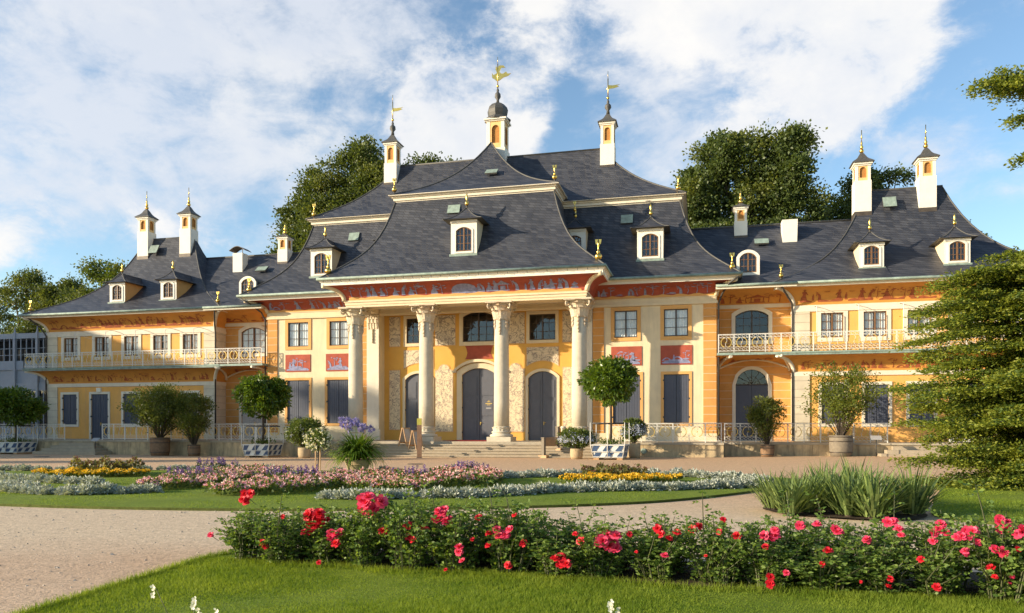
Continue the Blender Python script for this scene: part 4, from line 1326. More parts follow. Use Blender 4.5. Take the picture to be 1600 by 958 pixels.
def build_back_wall():
    y = 3.4
    mb = MB()
    ops = [(-1.13, 1.13, .82, 5.45, .42), (-5.90, -4.18, .82, 5.18, .42), (3.22, 5.06, .82, 5.18, .42)]
    ops = [(-1.15, 1.13, .82, 5.45, .42), (-5.06, -3.22, .82, 5.18, .42), (3.22, 5.06, .82, 5.18, .42),
           (-1.10, .98, 7.15, 9.07, .30), (-4.97, -3.30, 7.15, 8.78, 0), (3.30, 4.97, 7.15, 8.78, 0)]
    wall_y(mb, -6.55, 6.55, .3, 9.32, y, ops, .2, 0, 0)
    mb.build('wall', M['yellow'], PAL)
    c = shuttered(PAL, -1.15, 1.13, .82, 5.45, y, .42, 'door', ('trim_warm', .34, .10), 'double_door', 'door_leaf', True, False)
    hm = MB()      # curved hood mould
    P = arch_pts(-.01, 1.62, 5.98, .62)
    for k in range(len(P) - 1):
        hm.prism_y([(P[k][0], P[k][1] - .14), (P[k + 1][0], P[k + 1][1] - .14), (P[k + 1][0], P[k + 1][1] + .04), (P[k][0], P[k][1] + .04)], y - .26, y)
    hm.box(-1.80, -1.50, y - .22, y, 5.18, 5.32); hm.box(1.48, 1.78, y - .22, y, 5.18, 5.32)
    hm.build('hood_mould', M['trim_warm'], c)
    n = MB()
    n.box(.38, .86, y + .010, y + .017, 2.72, 3.42, 0)
    for (z, w, h) in ((3.33, .10, .03), (3.27, .20, .035), (3.15, .44, .05), (3.07, .22, .035), (2.84, .34, .075)):
        n.box(.62 - w / 2, .62 + w / 2, y + .004, y + .012, z, z + h, 1 if z > 2.9 else 2)
    n.build('notice', [M['door'], M['giltpaint'], M['signgrey']], c)
    for s in (-1, 1):
        xa, xb = sorted((s * 3.22, s * 5.06))
        shuttered(PAL, xa, xb, .82, 5.18, y, .42, 'door', ('trim_warm', .17, .08), 'double_door', 'door_leaf', True, False)
    window(PAL, -1.10, .98, 7.15, 9.07, y, .30, 'darkwood', False, (2, 4), ('trim_warm', .24, .07))
    for s in (-1, 1):
        xa, xb = sorted((s * 3.30, s * 4.97))
        window(PAL, xa, xb, 7.15, 8.78, y, 0, 'darkwood', False, (2, 3), ('trim_warm', .20, .07))
    k = 0
    def panel(poly, m):
        p = MB()
        xs = [q[0] for q in poly]; zs = [q[1] for q in poly]
        cx, cz = (min(xs) + max(xs)) / 2, (min(zs) + max(zs)) / 2
        p.prism_y([(cx + (a - cx) * 1.0 + (.05 if a > cx else -.05), cz + (b - cz) + (.05 if b > cz else -.05)) for a, b in poly], y - .022, y, 1)
        p.prism_y(poly, y - .034, y - .0225, 0)
        p.build('painted_panel', [M[m], M['orange_frame']], PAL)
    def oge(xa, xb, za, zb):   # round-headed panel with shoulders
        xc = (xa + xb) / 2; hw = (xb - xa) / 2
        return [(xa, za), (xb, za), (xb, zb - .38), (xb - .16, zb - .34)] + list(reversed(arch_pts(xc, hw - .2, zb, .34, 8))) + [(xa + .16, zb - .34), (xa, zb - .38)]
    for s in (-1, 1):
        def X2(a, b_): return sorted((s * a, s * b_))
        a, b_ = X2(5.42, 6.18); panel([(a, 6.98), (b_, 6.98), (b_, 8.92), (a, 8.92)], 'draw')
        a, b_ = X2(1.62, 2.98); panel([(a, 6.98), (b_, 6.98), (b_, 8.92), (a, 8.92)], 'draw')
        a, b_ = X2(5.44, 6.18); panel([(a, 1.5), (b_, 1.5), (b_, 5.40), (a, 5.40)], 'draw_pale')
        a, b_ = X2(1.78, 2.98); panel(oge(a, b_, 1.38, 5.72), 'draw_pale')
        a, b_ = X2(3.12, 5.16)
        panel([(a, 5.50)] + [(q[0], q[1]) for q in arch_pts((a + b_) / 2, (b_ - a) / 2 - .02, 5.86, .34, 8)] + [(b_, 5.50), (b_, 6.70), (a, 6.70)], 'draw')
    r = MB()
    rows = [(6.04, -.95, .93), (6.2, -.86, .84), (6.45, -.80, .78), (6.7, -.86, .84), (6.9, -.95, .93)]
    P = [(a[1], a[0]) for a in rows]; Q = [(a[2], a[0]) for a in rows]
    r.prism_y([(P[0][0], P[0][1])] + Q + list(reversed(P))[:-1], y - .02, y)
    r.build('red_drape', M['red'], PAL)
    # thin painted band under the ceiling
    q = MB(); q.box(-6.5, 6.5, y - .02, y, 9.12, 9.28); q.build('painted_band', M['draw'], PAL)
    cp = MB(); cp.box(-1.35, 1.35, .2, 3.2, Z0 + .004, Z0 + .02)
    tag(cp.build('carpet', M['carpet']), 'red carpet strip lying before the central door', 'carpet')
build_back_wall()

def leaf_strip(mb, base, outd, h, w, curl, m=0, n=5):
    """acanthus-like leaf: rises from base then curls outward"""
    base = Vector(base); outd = Vector(outd).normalized(); side = Vector((0, 0, 1)).cross(outd)
    prev = None
    for k in range(n + 1):
        t = k / n
        z = h * math.sin(t * PI * .62) / math.sin(PI * .5)
        o = curl * (t ** 2.2)
        p = base + outd * (o + .015) + Vector((0, 0, z))
        ww = w * (0.55 + .75 * math.sin(PI * min(1, t * .9 + .08))) * .5
        a, b = p - side * ww, p + side * ww
        mid = p + outd * ww * .35
        if prev:
            mb.face([prev[0], prev[2], mid, a], m, False); mb.face([prev[2], prev[1], b, mid], m, False)
        prev = (a, b, mid)

def column(x, y, dz=0):
    root = MB()
    sh = [(.455, 1.66), (.452, 3.2), (.442, 5.0), (.425, 6.6), (.405, 8.0)]
    root.lathe(sh, 24, (x, y), 0)
    c = root.build('column', M['stone'], PAL)
    b = MB()
    b.box(x - .72, x + .72, y - .72, y + .72, .78, 1.09)
    b.lathe([(.66, 1.09), (.70, 1.15), (.66, 1.23), (.55, 1.26), (.53, 1.31), (.60, 1.35), (.60, 1.40), (.50, 1.42), (.48, 1.50), (.54, 1.58), (.56, 1.64), (.47, 1.70)], 24, (x, y))
    for k in range(16):
        t = 2 * PI * k / 16
        leaf_strip(b, (x + .47 * math.cos(t), y + .47 * math.sin(t), 1.42), (math.cos(t), math.sin(t), 0), .24, .17, .12)
    b.build('base', M['stone'], c)
    k_ = MB()
    k_.lathe([(.41, 7.98), (.46, 8.0), (.46, 8.06), (.40, 8.08), (.42, 8.35), (.50, 8.65), (.66, 8.88)], 20, (x, y))
    k_.box(x - .80, x + .80, y - .80, y + .80, 8.92, 9.02)
    k_.box(x - .66, x + .66, y - .66, y + .66, 8.86, 8.92)
    for ring, (n, z, r, h, w, cu) in enumerate(((9, 8.02, .43, .50, .36, .30), (9, 8.28, .47, .50, .38, .40), (8, 8.52, .52, .42, .36, .46))):
        for k in range(n):
            t = 2 * PI * (k + .5 * (ring % 2)) / n
            leaf_strip(k_, (x + r * math.cos(t), y + r * math.sin(t), z), (math.cos(t), math.sin(t), 0), h, w, cu)
    for k in range(4):                       # corner volutes
        t = PI / 4 + PI / 2 * k
        d = Vector((math.cos(t), math.sin(t), 0))
        pts = []
        for j in range(12):
            a = j / 11 * 2.6 * PI
            rr = .20 * (1 - j / 14)
            pts.append(Vector((x, y, 8.74)) + d * (.80 + rr * math.sin(a)) + Vector((0, 0, rr * math.cos(a))))
        k_.tube(pts, .045, 5)
    rd = random.Random(int(x * 10) + 3)
    for k in range(5):                       # hanging garlands
        t = -PI / 2 + (k - 2) * PI / 3.4
        d = Vector((math.cos(t), math.sin(t), 0))
        for j in range(9 if k == 2 else 6):
            zz = 8.02 - j * .105
            rr = .085 if j % 2 == 0 else .055
            p = Vector((x, y, zz)) + d * .43
            k_.ball((p.x + rd.uniform(-.01, .01), p.y, p.z), rr, 0, 6, 4, 1.2)
            if j % 2 == 0: leaf_strip(k_, p, d, .12, .16, .08, 0, 3)
    k_.build('capital', M['capital'], c)
for x in (-7.0, -2.36, 2.36, 7.0): column(x, 0)
def pilaster_capitals():
    for s in (-1, 1):
        x = 6.98 * s
        b = MB()
        b.box(x - .50, x + .50, 2.40, 2.55, 8.86, 8.99)
        for (z, h, n) in ((8.06, .4, 4), (8.3, .42, 3), (8.52, .36, 4)):
            for k in range(n):
                leaf_strip(b, (x - .38 + .76 * (k + .5) / n, 2.50, z), (0, -1, 0), h, .8 / n, .10)
        for j in range(9):
            b.ball((x, 2.46, 8.0 - j * .1), .075 if j % 2 == 0 else .05, 0, 6, 4)
        b.build('pilaster_capital', M['capital'], PAL)
pilaster_capitals()

# ================= side pavilions and links =================================
def build_wing(s, xi, xo, wx, lw, chim, dorms, dkind):
    """s side (-1 left, 1 right); xi/xo inner and outer face (absolute x)"""
    x0, x1 = sorted((s * xi, s * xo))
    Rr = (x0, x1, 3.0, 11.8)
    y = 3.0
    up = MB()
    ops = [(a - .60, a + .60, 6.78, 8.20, 0) for a in wx]
    lo = []
    for a, kind in lw:
        lo.append((a - .62, a + .62, 1.86, 4.06, 0) if kind == 'w' else (a - .72, a + .72, .82, 4.06, 0))
    wall_y(up, x0, x1, .3, 5.8, y, lo, .2, 0, 0)
    wall_y(up, x0, x1, 5.8, 8.8, y, ops, .2, 0, 0)
    for xx, fl in ((x0, -1), (x1, 1)):
        a, b = (y, 11.8) if fl > 0 else (11.8, y)
        up.face([(xx, a, .3), (xx, b, .3), (xx, b, 8.8), (xx, a, 8.8)], 0)
    up.build('wall', M['wing'], PAL)
    for xx, fl in ((x0, -1), (x1, 1)):
        for (za, zb) in ((.84, 4.62), (5.96, 8.34)):
            p = MB()
            a, b = sorted((xx + fl * .04, xx - fl * .84))
            p.box(a, b, y - .07, y + .10, za, zb)
            a, b = sorted((xx - fl * .01, xx + fl * .05))
            p.box(a, b, y + .09, y + 1.3, za, zb)
            p.build('quoins', M['pil'], PAL)
    bnd = MB()
    bnd.loft(Rr, [(0, 0, 4.58), (.08, .08, 4.60), (.08, .08, 4.84), (.02, .02, 4.86)], 0, 'FLR', False)
    bnd.loft(Rr, [(0, 0, 8.28), (.09, .09, 8.30), (.09, .09, 8.44), (.06, .06, 8.46), (.06, .06, 8.66), (.02, .02, 8.68)], 0, 'FLR', False)
    # vertical pale strips beside the windows
    bnd.build('string_course', M['trim'], PAL)
    for a in wx:
        window(PAL, a - .60, a + .60, 6.78, 8.20, y, 0, 'wood', True, (2, 3), ('trim', .23, .05), cur_w=.40)
    for i, (a, kind) in enumerate(lw):
        if kind == 'w': shuttered(PAL, a - .62, a + .62, 1.86, 4.06, y, 0, 'shutter', ('trim', .17, .05), pale='shutter_pale' if (s < 0 and i == 0) else None)
        else: shuttered(PAL, a - .72, a + .72, .82, 4.06, y, 0, 'shutter', ('trim', .17, .05), 'double_door', 'door_leaf', False, False)
    # lower cove under the balcony
    pl = cove_profile(.02, 4.86, 1.03, .88)
    pu = cove_profile(.02, 8.68, 1.08, .92)
    for prof, sd, size in ((pl, 31 + s, .55), (pu, 35 + s, .72)):
        v = MB(); v.loft(Rr, [(a, a, z) for a, z in prof], 0, 'FLR', True)
        root = v.build('cove', M['ochre_cove'], PAL)
        pos, L = cove_pos(prof, y)
        d = MB()
        figures(d, pos, x0 + .3, x1 - .3, .14 if size < .6 else .26, size, sd, 1.05, 0, (.45, .3, .25))
        if size > .6:
            n = 40
            for k in range(n):
                if (k * 7 + sd) % 5 == 0: continue
                ua, ub = x0 + .3 + (x1 - x0 - .6) * k / n, x0 + .3 + (x1 - x0 - .6) * (k + 1) / n
                d.face([pos(ua, .16), pos(ub, .16), pos(ub, .27 + .06 * math.sin((k + 1) * 2.3)), pos(ua, .27 + .06 * math.sin(k * 2.3))])
        d.build('painting', M['rust_fig'], root)
        for xx, fl in ((x0, -1), (x1, 1)):
            rb = MB(); rb.tube([(xx + fl * (a + .01), y - a - .01, z - .01) for a, z in prof], .11, 8); rb.build('rib', M['trim'], root)
    dk = MB()
    dk.loft(Rr, [(1.04, 1.04, 5.73), (1.12, 1.12, 5.74), (1.12, 1.12, 5.84), (1.16, 1.16, 5.85), (1.16, 1.16, 5.94), (.0, .0, 5.95)], 0, 'FLR', False)
    bal = dk.build('balcony', M['copper'], PAL)
    e = MB()
    e.loft(Rr, [(1.09, 1.09, 9.58), (1.16, 1.16, 9.59), (1.16, 1.16, 9.68), (1.28, 1.28, 9.70), (1.28, 1.28, 9.76)], 0, 'FLRB', False)
    e.build('eaves', M['trim'], PAL)
    gt = MB(); a0, a1, b0 = x0 - 1.32, x1 + 1.32, y - 1.32
    gt.tube([(a0, 10, 9.78), (a0, b0, 9.78), (a1, b0, 9.78), (a1, 10, 9.78)], .08, 8); gt.build('gutter', M['copper'], PAL)
    half = (x1 - x0) / 2
    pr = roof_prof(1.30, 1.30, 9.82, -(half - 2.15), -4.36, 16.25, 'wing')
    r = MB(); r.loft(Rr, pr, 0); hip_caps(r, Rr, pr, .045, m=1)
    r.tube([((x0 + x1) / 2 - 2.2, 7.4, 16.27), ((x0 + x1) / 2 + 2.2, 7.4, 16.27)], .07, 6, 1)
    r.build('roof', [M['slate'], M['lead']], PAL)
    ik = MB(); ik.box(x0 + .3, x1 - .3, 4.0, 4.1, 1, 8.7); ik.build('dark_backing', M['room_shade'], PAL)
    for cx in chim: turret(cx, 7.2, 15.55, 16.75, 17.8, 18.6, 20.0, .95)
    for cx in dorms:
        yy = wing_y(10.72)
        dormer(cx, yy, 10.78, 1.30, 11.98, 12.16, 12.92, .80, .85, side='orange_frame' if s < 0 else 'trim_warm')
    hatch((x0 + x1) / 2 - .9 * 1, 6.55, 14.95, .75, .75, R(62), 'copper')
    for xx, fl in ((x0, -1), (x1, 1)):
        finial(xx + fl * .8, y - .8, 9.95, .72, 0)
    # balcony awning rods
    for a in [(wx[k] + wx[k + 1]) / 2 + .12 * s for k in range(len(wx) - 1)] + [wx[0] - s * .95]:
        rods = MB()
        rods.tube([(a, y - .95, 5.95), (a, y - .95, 8.45), (a, y - .4, 8.60), (a, y, 8.60)], .022, 5)
        rods.tube([(a, y - .95, 8.40), (a + .9, y - .05, 7.95)], .012, 4)
        rods.build('awning_rod', M['iron'], bal)
    return bal

def wing_y(z):
    lo, hi = 0, 1
    for _ in range(40):
        m_ = (lo + hi) / 2
        if 9.82 + 6.43 * roof_f(m_, 'wing') < z: lo = m_
        else: hi = m_
    return 3.0 - 1.30 + 5.66 * lo

WL = [-21.0, -23.42, -25.85, -28.35, -31.05]
WR = [21.1, 23.36, 25.64, 27.9, 30.2]
bal_l = build_wing(-1, 19.05, 33.05, WL, [(-21.03, 'w'), (-23.5, 'w'), (-25.9, 'w'), (-28.55, 'd'), (-31.15, 'w')], (-28.0, -24.25), (-23.05, -27.35), 0)
bal_r = build_wing(1, 19.05, 32.6, WR, [(21.15, 'w'), (23.45, 'w'), (25.75, 'w'), (28.0, 'd'), (30.3, 'w')], (23.45, 27.05), (23.25, 27.65), 0)

def build_link(s):
    x0, x1 = sorted((s * 14.65, s * 19.05))
    y = 4.2
    xc = 16.78 * s
    mb = MB()
    wall_y(mb, x0, x1, .3, 9.0, y, [(xc - .93, xc + .93, .82, 5.12, .92), (xc - .95, xc + .95, 6.85, 8.68, .32)], .2, 0, 1)
    mb.build('wall', [M['link'], M['trim']], PAL)
    window(PAL, xc - .95, xc + .95, 6.85, 8.68, y, .32, 'darkwood' if s > 0 else 'wood', s < 0, (2, 4), ('trim', .22, .06))
    root = shuttered(PAL, xc - .93, xc + .93, .82, 4.18, y, 0, 'shutter' if s > 0 else 'shutter_pale', None, 'double_door', 'door_leaf', False, False)
    sr = MB(); surround(sr, xc - .93, xc + .93, .82, 5.12, .92, .20, y - .06, y, 0, False); sr.build('window_surround', M['trim'], root)
    fl = MB()
    fl.box(xc - .93, xc + .93, y + .08, y + .14, 4.18, 4.26)
    for k in range(1, 6):
        t = PI * k / 6
        fl.tube([(xc, y + .11, 4.26), (xc + .9 * math.cos(t), y + .11, 4.26 + .86 * math.sin(t))], .018, 4)
    fl.tube([(xc + .45 * math.cos(PI * k / 10), y + .11, 4.26 + .43 * math.sin(PI * k / 10)) for k in range(11)], .018, 4)
    fl.build('fanlight', M['darkwood'], root)
    gp = MB(); gp.face([(a, y + .16, b) for a, b in frame_poly(xc - .92, xc + .92, 4.2, 5.10, .85)]); gp.build('pane', M['glass'], root)
    dkk = MB(); dkk.box(x0 + .2, x1 - .2, y + .7, y + .8, 1, 8.8); dkk.build('dark_backing', M['room_shade'], PAL)
    # upper band, cove and eave
    b = MB(); b.box(x0, x1, y - .08, y, 8.80, 9.02); b.build('string_course', M['trim'], PAL)
    prof = cove_profile(.02, 9.0, 2.25, .64)
    v = MB(); n = len(prof)
    for k in range(n - 1):
        (oa, za), (ob, zb) = prof[k], prof[k + 1]
        v.face([(x0, y - oa, za), (x1, y - oa, za), (x1, y - ob, zb), (x0, y - ob, zb)], 0, True)
    root2 = v.build('cove', M['ochre_cove'], PAL)
    pos, L = cove_pos(prof, y)
    d = MB(); figures(d, pos, x0 + .2, x1 - .2, .12, .85, 71 + s, 1.1, 0, (.4, .35, .25)); d.build('painting', M['rust_fig'], root2)
    e = MB(); e.box(x0, x1, 1.72, 2.0, 9.60, 9.74); e.build('eaves', M['trim'], PAL)
    g = MB(); g.tube([(x0, 1.66, 9.78), (x1, 1.66, 9.78)], .08, 8); g.build('gutter', M['copper'], PAL)
    r = MB()
    N = 12
    def xin(k): return s * (14.80 - 2.6 * (k / N) ** .8)
    xo_ = s * 24.0
    pts = [(1.68 + 6.3 * k / N, 9.82 + 4.85 * (.72 * (k / N) + .28 * (k / N) ** 3)) for k in range(N + 1)]
    for k in range(N):
        Q = [(xin(k), pts[k][0], pts[k][1]), (xo_, pts[k][0], pts[k][1]), (xo_, pts[k + 1][0], pts[k + 1][1]), (xin(k + 1), pts[k + 1][0], pts[k + 1][1])]
        r.face(Q if s > 0 else Q[::-1], 0, True)
    xa, xb = sorted((xin(N), xo_))
    r.face([(xb, 14.3, 9.8), (xa, 14.3, 9.8), (xa, 7.98, 14.67), (xb, 7.98, 14.67)], 0)
    r.tube([(xa, 7.98, 14.69), (xb, 7.98, 14.69)], .07, 6, 1)
    r.build('roof', [M['slate'], M['lead']], PAL)
    # balcony over the arch and its vaulted soffit
    dk = MB(); dk.box(x0 + .07, x1, 1.86, y, 5.80, 5.945); bal = dk.build('balcony', M['copper'], PAL)
    so = MB(); nx, ny = 16, 6
    def spt(i, j):
        x = x0 + (x1 - x0) * i / nx; t = j / ny
        q = (x - (x0 + x1) / 2) / ((x1 - x0) / 2)
        zw = 5.08 + .62 * (1 - q * q)
        f = math.sin(t * PI / 2)
        return (x, y - (y - 1.90) * (1 - math.cos(t * PI / 2)) * 1.0, zw + (5.79 - zw) * f)
    for i in range(nx):
        for j in range(ny):
            so.face([spt(i, j), spt(i + 1, j), spt(i + 1, j + 1), spt(i, j + 1)], 0, True)
    sroot = so.build('vaulted_soffit', M['ochre_cove'], PAL)
    rim = MB(); rim.tube([(spt(i, 0)[0], y - .03, spt(i, 0)[2]) for i in range(nx + 1)], .06, 6)
    for i in (0, nx):
        rim.tube([(spt(i, j)[0] + (1 if i == 0 else -1) * (.10 + .75 * (j / ny) ** 1.5), spt(i, j)[1] - .02, spt(i, j)[2] - .05) for j in range(ny + 1)], .10, 6)
    rim.build('rib', M['trim'], sroot)
    dd = MB()
    def ps(u, h):
        q = (u - (x0 + x1) / 2) / ((x1 - x0) / 2)
        zw = 5.08 + .62 * (1 - q * q)
        t = min(1, h / 1.9)
        f = math.sin(t * PI / 2)
        return (u, y - (y - 1.90) * (1 - math.cos(t * PI / 2)) - .012, zw + (5.79 - zw) * f - .014)
    figures(dd, ps, x0 + .8, x1 - .8, .25, .8, 81 + s, 1.0, 0, (.3, .4, .3))
    dd.build('painting', M['rust_fig'], sroot)
    round_dormer(16.5 * s, 3.05, 10.60, 1.28, 12.05)
    turret(16.3 * s, 7.6, 14.2, 14.85, 15.7, 16.1, 16.95, .80, apron=-.28)
    if s > 0:
        c = MB(); c.taper(19.2, 7.0, 13.0, 14.6, .42, .40, .46, .44); c.build('chimney', M['white'], PAL)
    else:
        c = MB(); c.box(-20.05, -19.25, 6.6, 7.3, 13.0, 14.62)
        root = c.build('chimney', M['white'], PAL)
        h = MB()
        for k in range(8):
            a0, a1 = -20.3 + 1.3 * k / 8, -20.3 + 1.3 * (k + 1) / 8
            f = lambda q: 14.78 + .30 * math.sin(PI * (q + 20.3) / 1.3)
            h.prism_y([(a0, f(a0)), (a1, f(a1)), (a1, f(a1) + .04), (a0, f(a0) + .04)], 6.5, 7.4)
        for a in (-20.0, -19.3): h.box(a - .02, a + .02, 6.7, 6.74, 14.62, 14.9)
        h.build('chimney_hood', M['bronze'], root)
    hatch(17.5 * s, 6.2, 13.05, .85, .6, R(40), 'copper')
    # downpipes
    dp = MB()
    xx = s * 18.95
    dp.tube([(s * 18.2, 1.75, 9.72), (s * 18.45, 2.1, 9.35), (s * 18.9, 2.75, 8.8), (xx, 2.92, 8.2), (xx, 2.92, .85)], .055, 7)
    dp.build('downpipe', M['pipe'], PAL)
    dq = MB()
    xx = s * 14.82
    dq.tube([(s * 15.9, 1.25, 10.2), (s * 15.4, 1.5, 9.9), (s * 15.0, 2.3, 9.4), (xx, 2.5, 8.9), (xx, 2.5, .85)], .055, 7)
    dq.build('downpipe', M['pipe'], PAL)
    return bal
lbal_l = build_link(-1)
lbal_r = build_link(1)
def outer_pipe():
    d = MB()
    d.tube([(-33.9, 1.9, 9.7), (-33.4, 2.6, 9.0), (-33.12, 2.85, 8.4), (-33.12, 2.85, .85)], .06, 7)
    d.build('downpipe', M['pipe'], PAL)
outer_pipe()

# ---- roofs' furniture -------------------------------------------------------
dormer(.05, porch_y(12.0), 12.05, 1.62, 13.62, 14.05, 14.95, .98, 1.0, back=3.2)
for s in (-1, 1):
    dormer(10.85 * s, main_y(11.75), 11.80, 1.55, 13.30, 13.62, 14.45, .98, .95)
    dormer(6.15 * s, main_y(12.3), 12.35, 1.45, 13.6, 14.0, 14.75, .90, .8)
    finial(8.25 * s, -1.2, 10.62, 1.12)
    finial(5.2 * s, 1.85, 16.4, .85)
    finial(15.55 * s, 1.75, 10.40, .92)
    finial(12.45 * s, 4.85, 16.12, .85)
    finial(6.1 * s, 3.9, 14.75 + .3, .6)
    hatch(9.3 * s, main_y(14.4) - .02, 14.42, .75, .62, R(68), 'copper')
    turret(7.75 * s, 7.7, 19.45, 20.55, 21.95, 22.75, 25.6, .95, flag='pennant', apron=-.3)
hatch(-1.15, porch_y(14.95) - .02, 14.95, .8, .62, R(66), 'copper')
hatch(.62, 3.9, 18.02, .8, .62, R(38), 'copper')
turret(0, 8.0, 20.3, 21.0, 23.0, 24.35, 27.6, 1.38, capkind='dome', flag='bird')

# ================= conservatory at far left =================================
def conservatory():
    T = thing('glazed_gallery', 'shaded white framed glazed gallery adjoining the palace at far left', 'conservatory', (-40, 4, 0))
    X0, X1, y = -10, 6.85, .2
    def B(*a, name='frame', mt='white'):
        m_ = MB(); m_.box(*a); return m_.build(name, M[mt], T)
    f = MB()
    f.box(X0, X1, y, y + 6, 6.05, 6.75); f.box(X0, X1, y - .05, y + 6, 8.45, 8.85); f.box(X0, X1, y, y + 6, 4.45, 5.05); f.box(X0, X1, y + .1, y + 5, 5.05, 6.05)
    f.box(X0, X1, y + .02, y + 5, .4, 1.75)
    f.build('wall', M['gallery'], T)
    p = MB()
    for k in range(9):
        x = X0 + (X1 - X0) * k / 8
        p.box(x - .10, x + .10, y - .12, y + .1, .8, 8.9); p.taper(x, y - .02, 8.9, 9.35, .06, .06, .02, .02)
        for j in range(1, 4):
            xx = x - (X1 - X0) / 8 * j / 4
            if k > 0:
                p.box(xx - .03, xx + .03, y, y + .06, 1.75, 4.45); p.box(xx - .03, xx + .03, y, y + .06, 6.75, 8.45)
    for z in (3.4, 7.2, 7.7): p.box(X0, X1, y + .01, y + .05, z - .02, z + .02)
    p.build('frame', M['gallery'], T)
    g = MB()
    g.face([(X0, y + .05, 1.75), (X1, y + .05, 1.75), (X1, y + .05, 4.45), (X0, y + .05, 4.45)])
    g.face([(X0, y + .05, 6.75), (X1, y + .05, 6.75), (X1, y + .05, 8.45), (X0, y + .05, 8.45)])
    g.build('glazing', M['glass'], T)
    d = MB(); d.box(X0, X1, y + 1.2, y + 1.3, .8, 8.5); d.build('dark_backing', M['room_shade'], T)
conservatory()

# unseen building added on the left, roof shaped to throw the evening shade
def left_shade_block():
    T = thing('shade_block', 'unseen hipped building added left of the forecourt to shade the palace', 'building', (-56.6, -12, 0))
    w = MB(); w.box(-9, 16, -7, 4, 0, 4.9); w.build('wall', M['cream'], T)
    r = MB()
    # ridge along y, slopes of about 31 degrees
    for (xa, xb) in ((-12.5, 0), (12.5, 0)):
        pass
    ez, rz_ = 8.0, 18.0
    A = [(-13.5, -8, 7.3), (17.5, -8, 4.6), (17.5, 4.5, 4.6), (-13.5, 4.5, 7.3)]
    r0, r1 = (-1.5, -7.5, 17.5), (-1.5, 4.4, 17.5)
    r.face([A[1], A[2], r1, r0]); r.face([A[3], A[0], r0, r1]); r.face([A[0], A[1], r0]); r.face([A[2], A[3], r1])
    r.build('roof', M['slate'], T)
left_shade_block()

# ================= terrace ===================================================
TERR = thing('terrace', 'weathered stone terrace with steps running along the palace front', 'terrace')
def build_terrace():
    w = MB()
    FL, FR = -1.2, .5
    def seg(x0, x1, y, m=0):
        k = max(1, round((x1 - x0) / 2.3)); L = (x1 - x0) / k
        for i in range(k): w.box(x0 + L * i + (.012 if i else 0), x0 + L * (i + 1), y - .004 * ((i * 7) % 3), y + .3, -.4, Z0 - .12, m)
        w.box(x0, x1, y + .05, 5.0, -.4, Z0 - .125, m)
        w.box(x0 - .02, x1 + .02, y - .07, 5.0, Z0 - .12, Z0, 1)
    seg(-50, -8.6, FL); seg(8.6, 15.0, FL); seg(15.06, 36, FR)
    w.box(-8.58, 8.58, -.95, 5.0, -.4, Z0 - .004, 1)
    w.build('retaining_wall', [M['wallstone'], M['coping']], TERR)
    s = MB()
    n = 5
    for k in range(n):
        z1 = Z0 - .155 * k - .155; 
        s.box(-8.55, 8.55, -.95 - .34 * (k + 1), -.94 - .34 * k, -.4, z1 + .0)
        s.box(-8.59, 8.59, -1.01 - .34 * (k + 1), -.94 - .34 * k, z1 - .05, z1 + .004)
    s.build('steps', M['step'], TERR)
    for (xc, fy) in ((-26.2, FL), (25.0, FR)):
        t = MB()
        for k in range(4):
            z1 = Z0 - .19 * (k + 1) + .02
            g = .36 * (k + 1)
            t.box(xc - 1.0 - g, xc + 1.0 + g, fy - .08 - g, fy - .072 + .0, -.4, z1)
        t.build('steps', M['step'], TERR)
    d = MB()          # round drain cover in the wall
    d.lathe([(.13, 0), (.16, .0), (.16, .03), (.1, .03)], 14)
    o = d.build('drain_cover', M['copper'], TERR, (10.75, FL - .02, .34)); o.rotation_euler = (R(90), 0, 0)
build_terrace()

def railing_mesh(L, mod=.86, h=1.06):
    """white wrought iron railing with gilt ovals, along +x"""
    w = MB(); g = MB()
    n = max(1, round(L / mod)); m_ = L / n
    w.box(0, L, -.025, .025, h - .03, h + .005); w.box(0, L, -.018, .018, .08, .105)
    w.box(0, L, -.012, .012, h * .80, h * .80 + .016); w.box(0, L, -.012, .012, h * .30, h * .30 + .016)
    for k in range(n + 1):
        x = m_ * k
        r = .024 if k % 2 == 0 else .016
        w.box(x - r, x + r, -r, r, 0, h)
    for k in range(n):
        xc = m_ * (k + .5)
        rh, rw = h * .235, m_ * .30
        zc = h * .55
        for s in (-1, 1):
            pts = [(xc + s * (rw * .36 + rw * .75 * math.sin(PI * j / 10)), 0, zc - rh * math.cos(PI * j / 10)) for j in range(11)]
            g.tube(pts, .026, 4, 0, False)
            # white scrolls above and below
            for zz, d in ((h * .895, 1), (h * .19, -1)):
                for q in (.25, .75):
                    cx = xc + s * m_ * .5 * q
                    w.tube([(cx + .085 * math.cos(t), 0, zz + .075 * math.sin(t)) for t in (0, .9, 1.8, 2.7, 3.6, 4.5, 5.4)], .013, 4, 0, False)
            w.tube([(xc + s * m_ * .5, 0, zc - rh), (xc + s * m_ * .40, 0, zc - rh * .4), (xc + s * m_ * .46, 0, zc), (xc + s * m_ * .40, 0, zc + rh * .4), (xc + s * m_ * .5, 0, zc + rh)], .012, 4, 0, False)
        w.tube([(xc, 0, zc - rh * 1.0), (xc - .05, 0, zc - rh * .5), (xc, 0, zc), (xc + .05, 0, zc + rh * .5), (xc, 0, zc + rh)], .013, 4, 0, False)
        g.ball((xc, 0, zc), .04, 0, 6, 4)
    return w, g

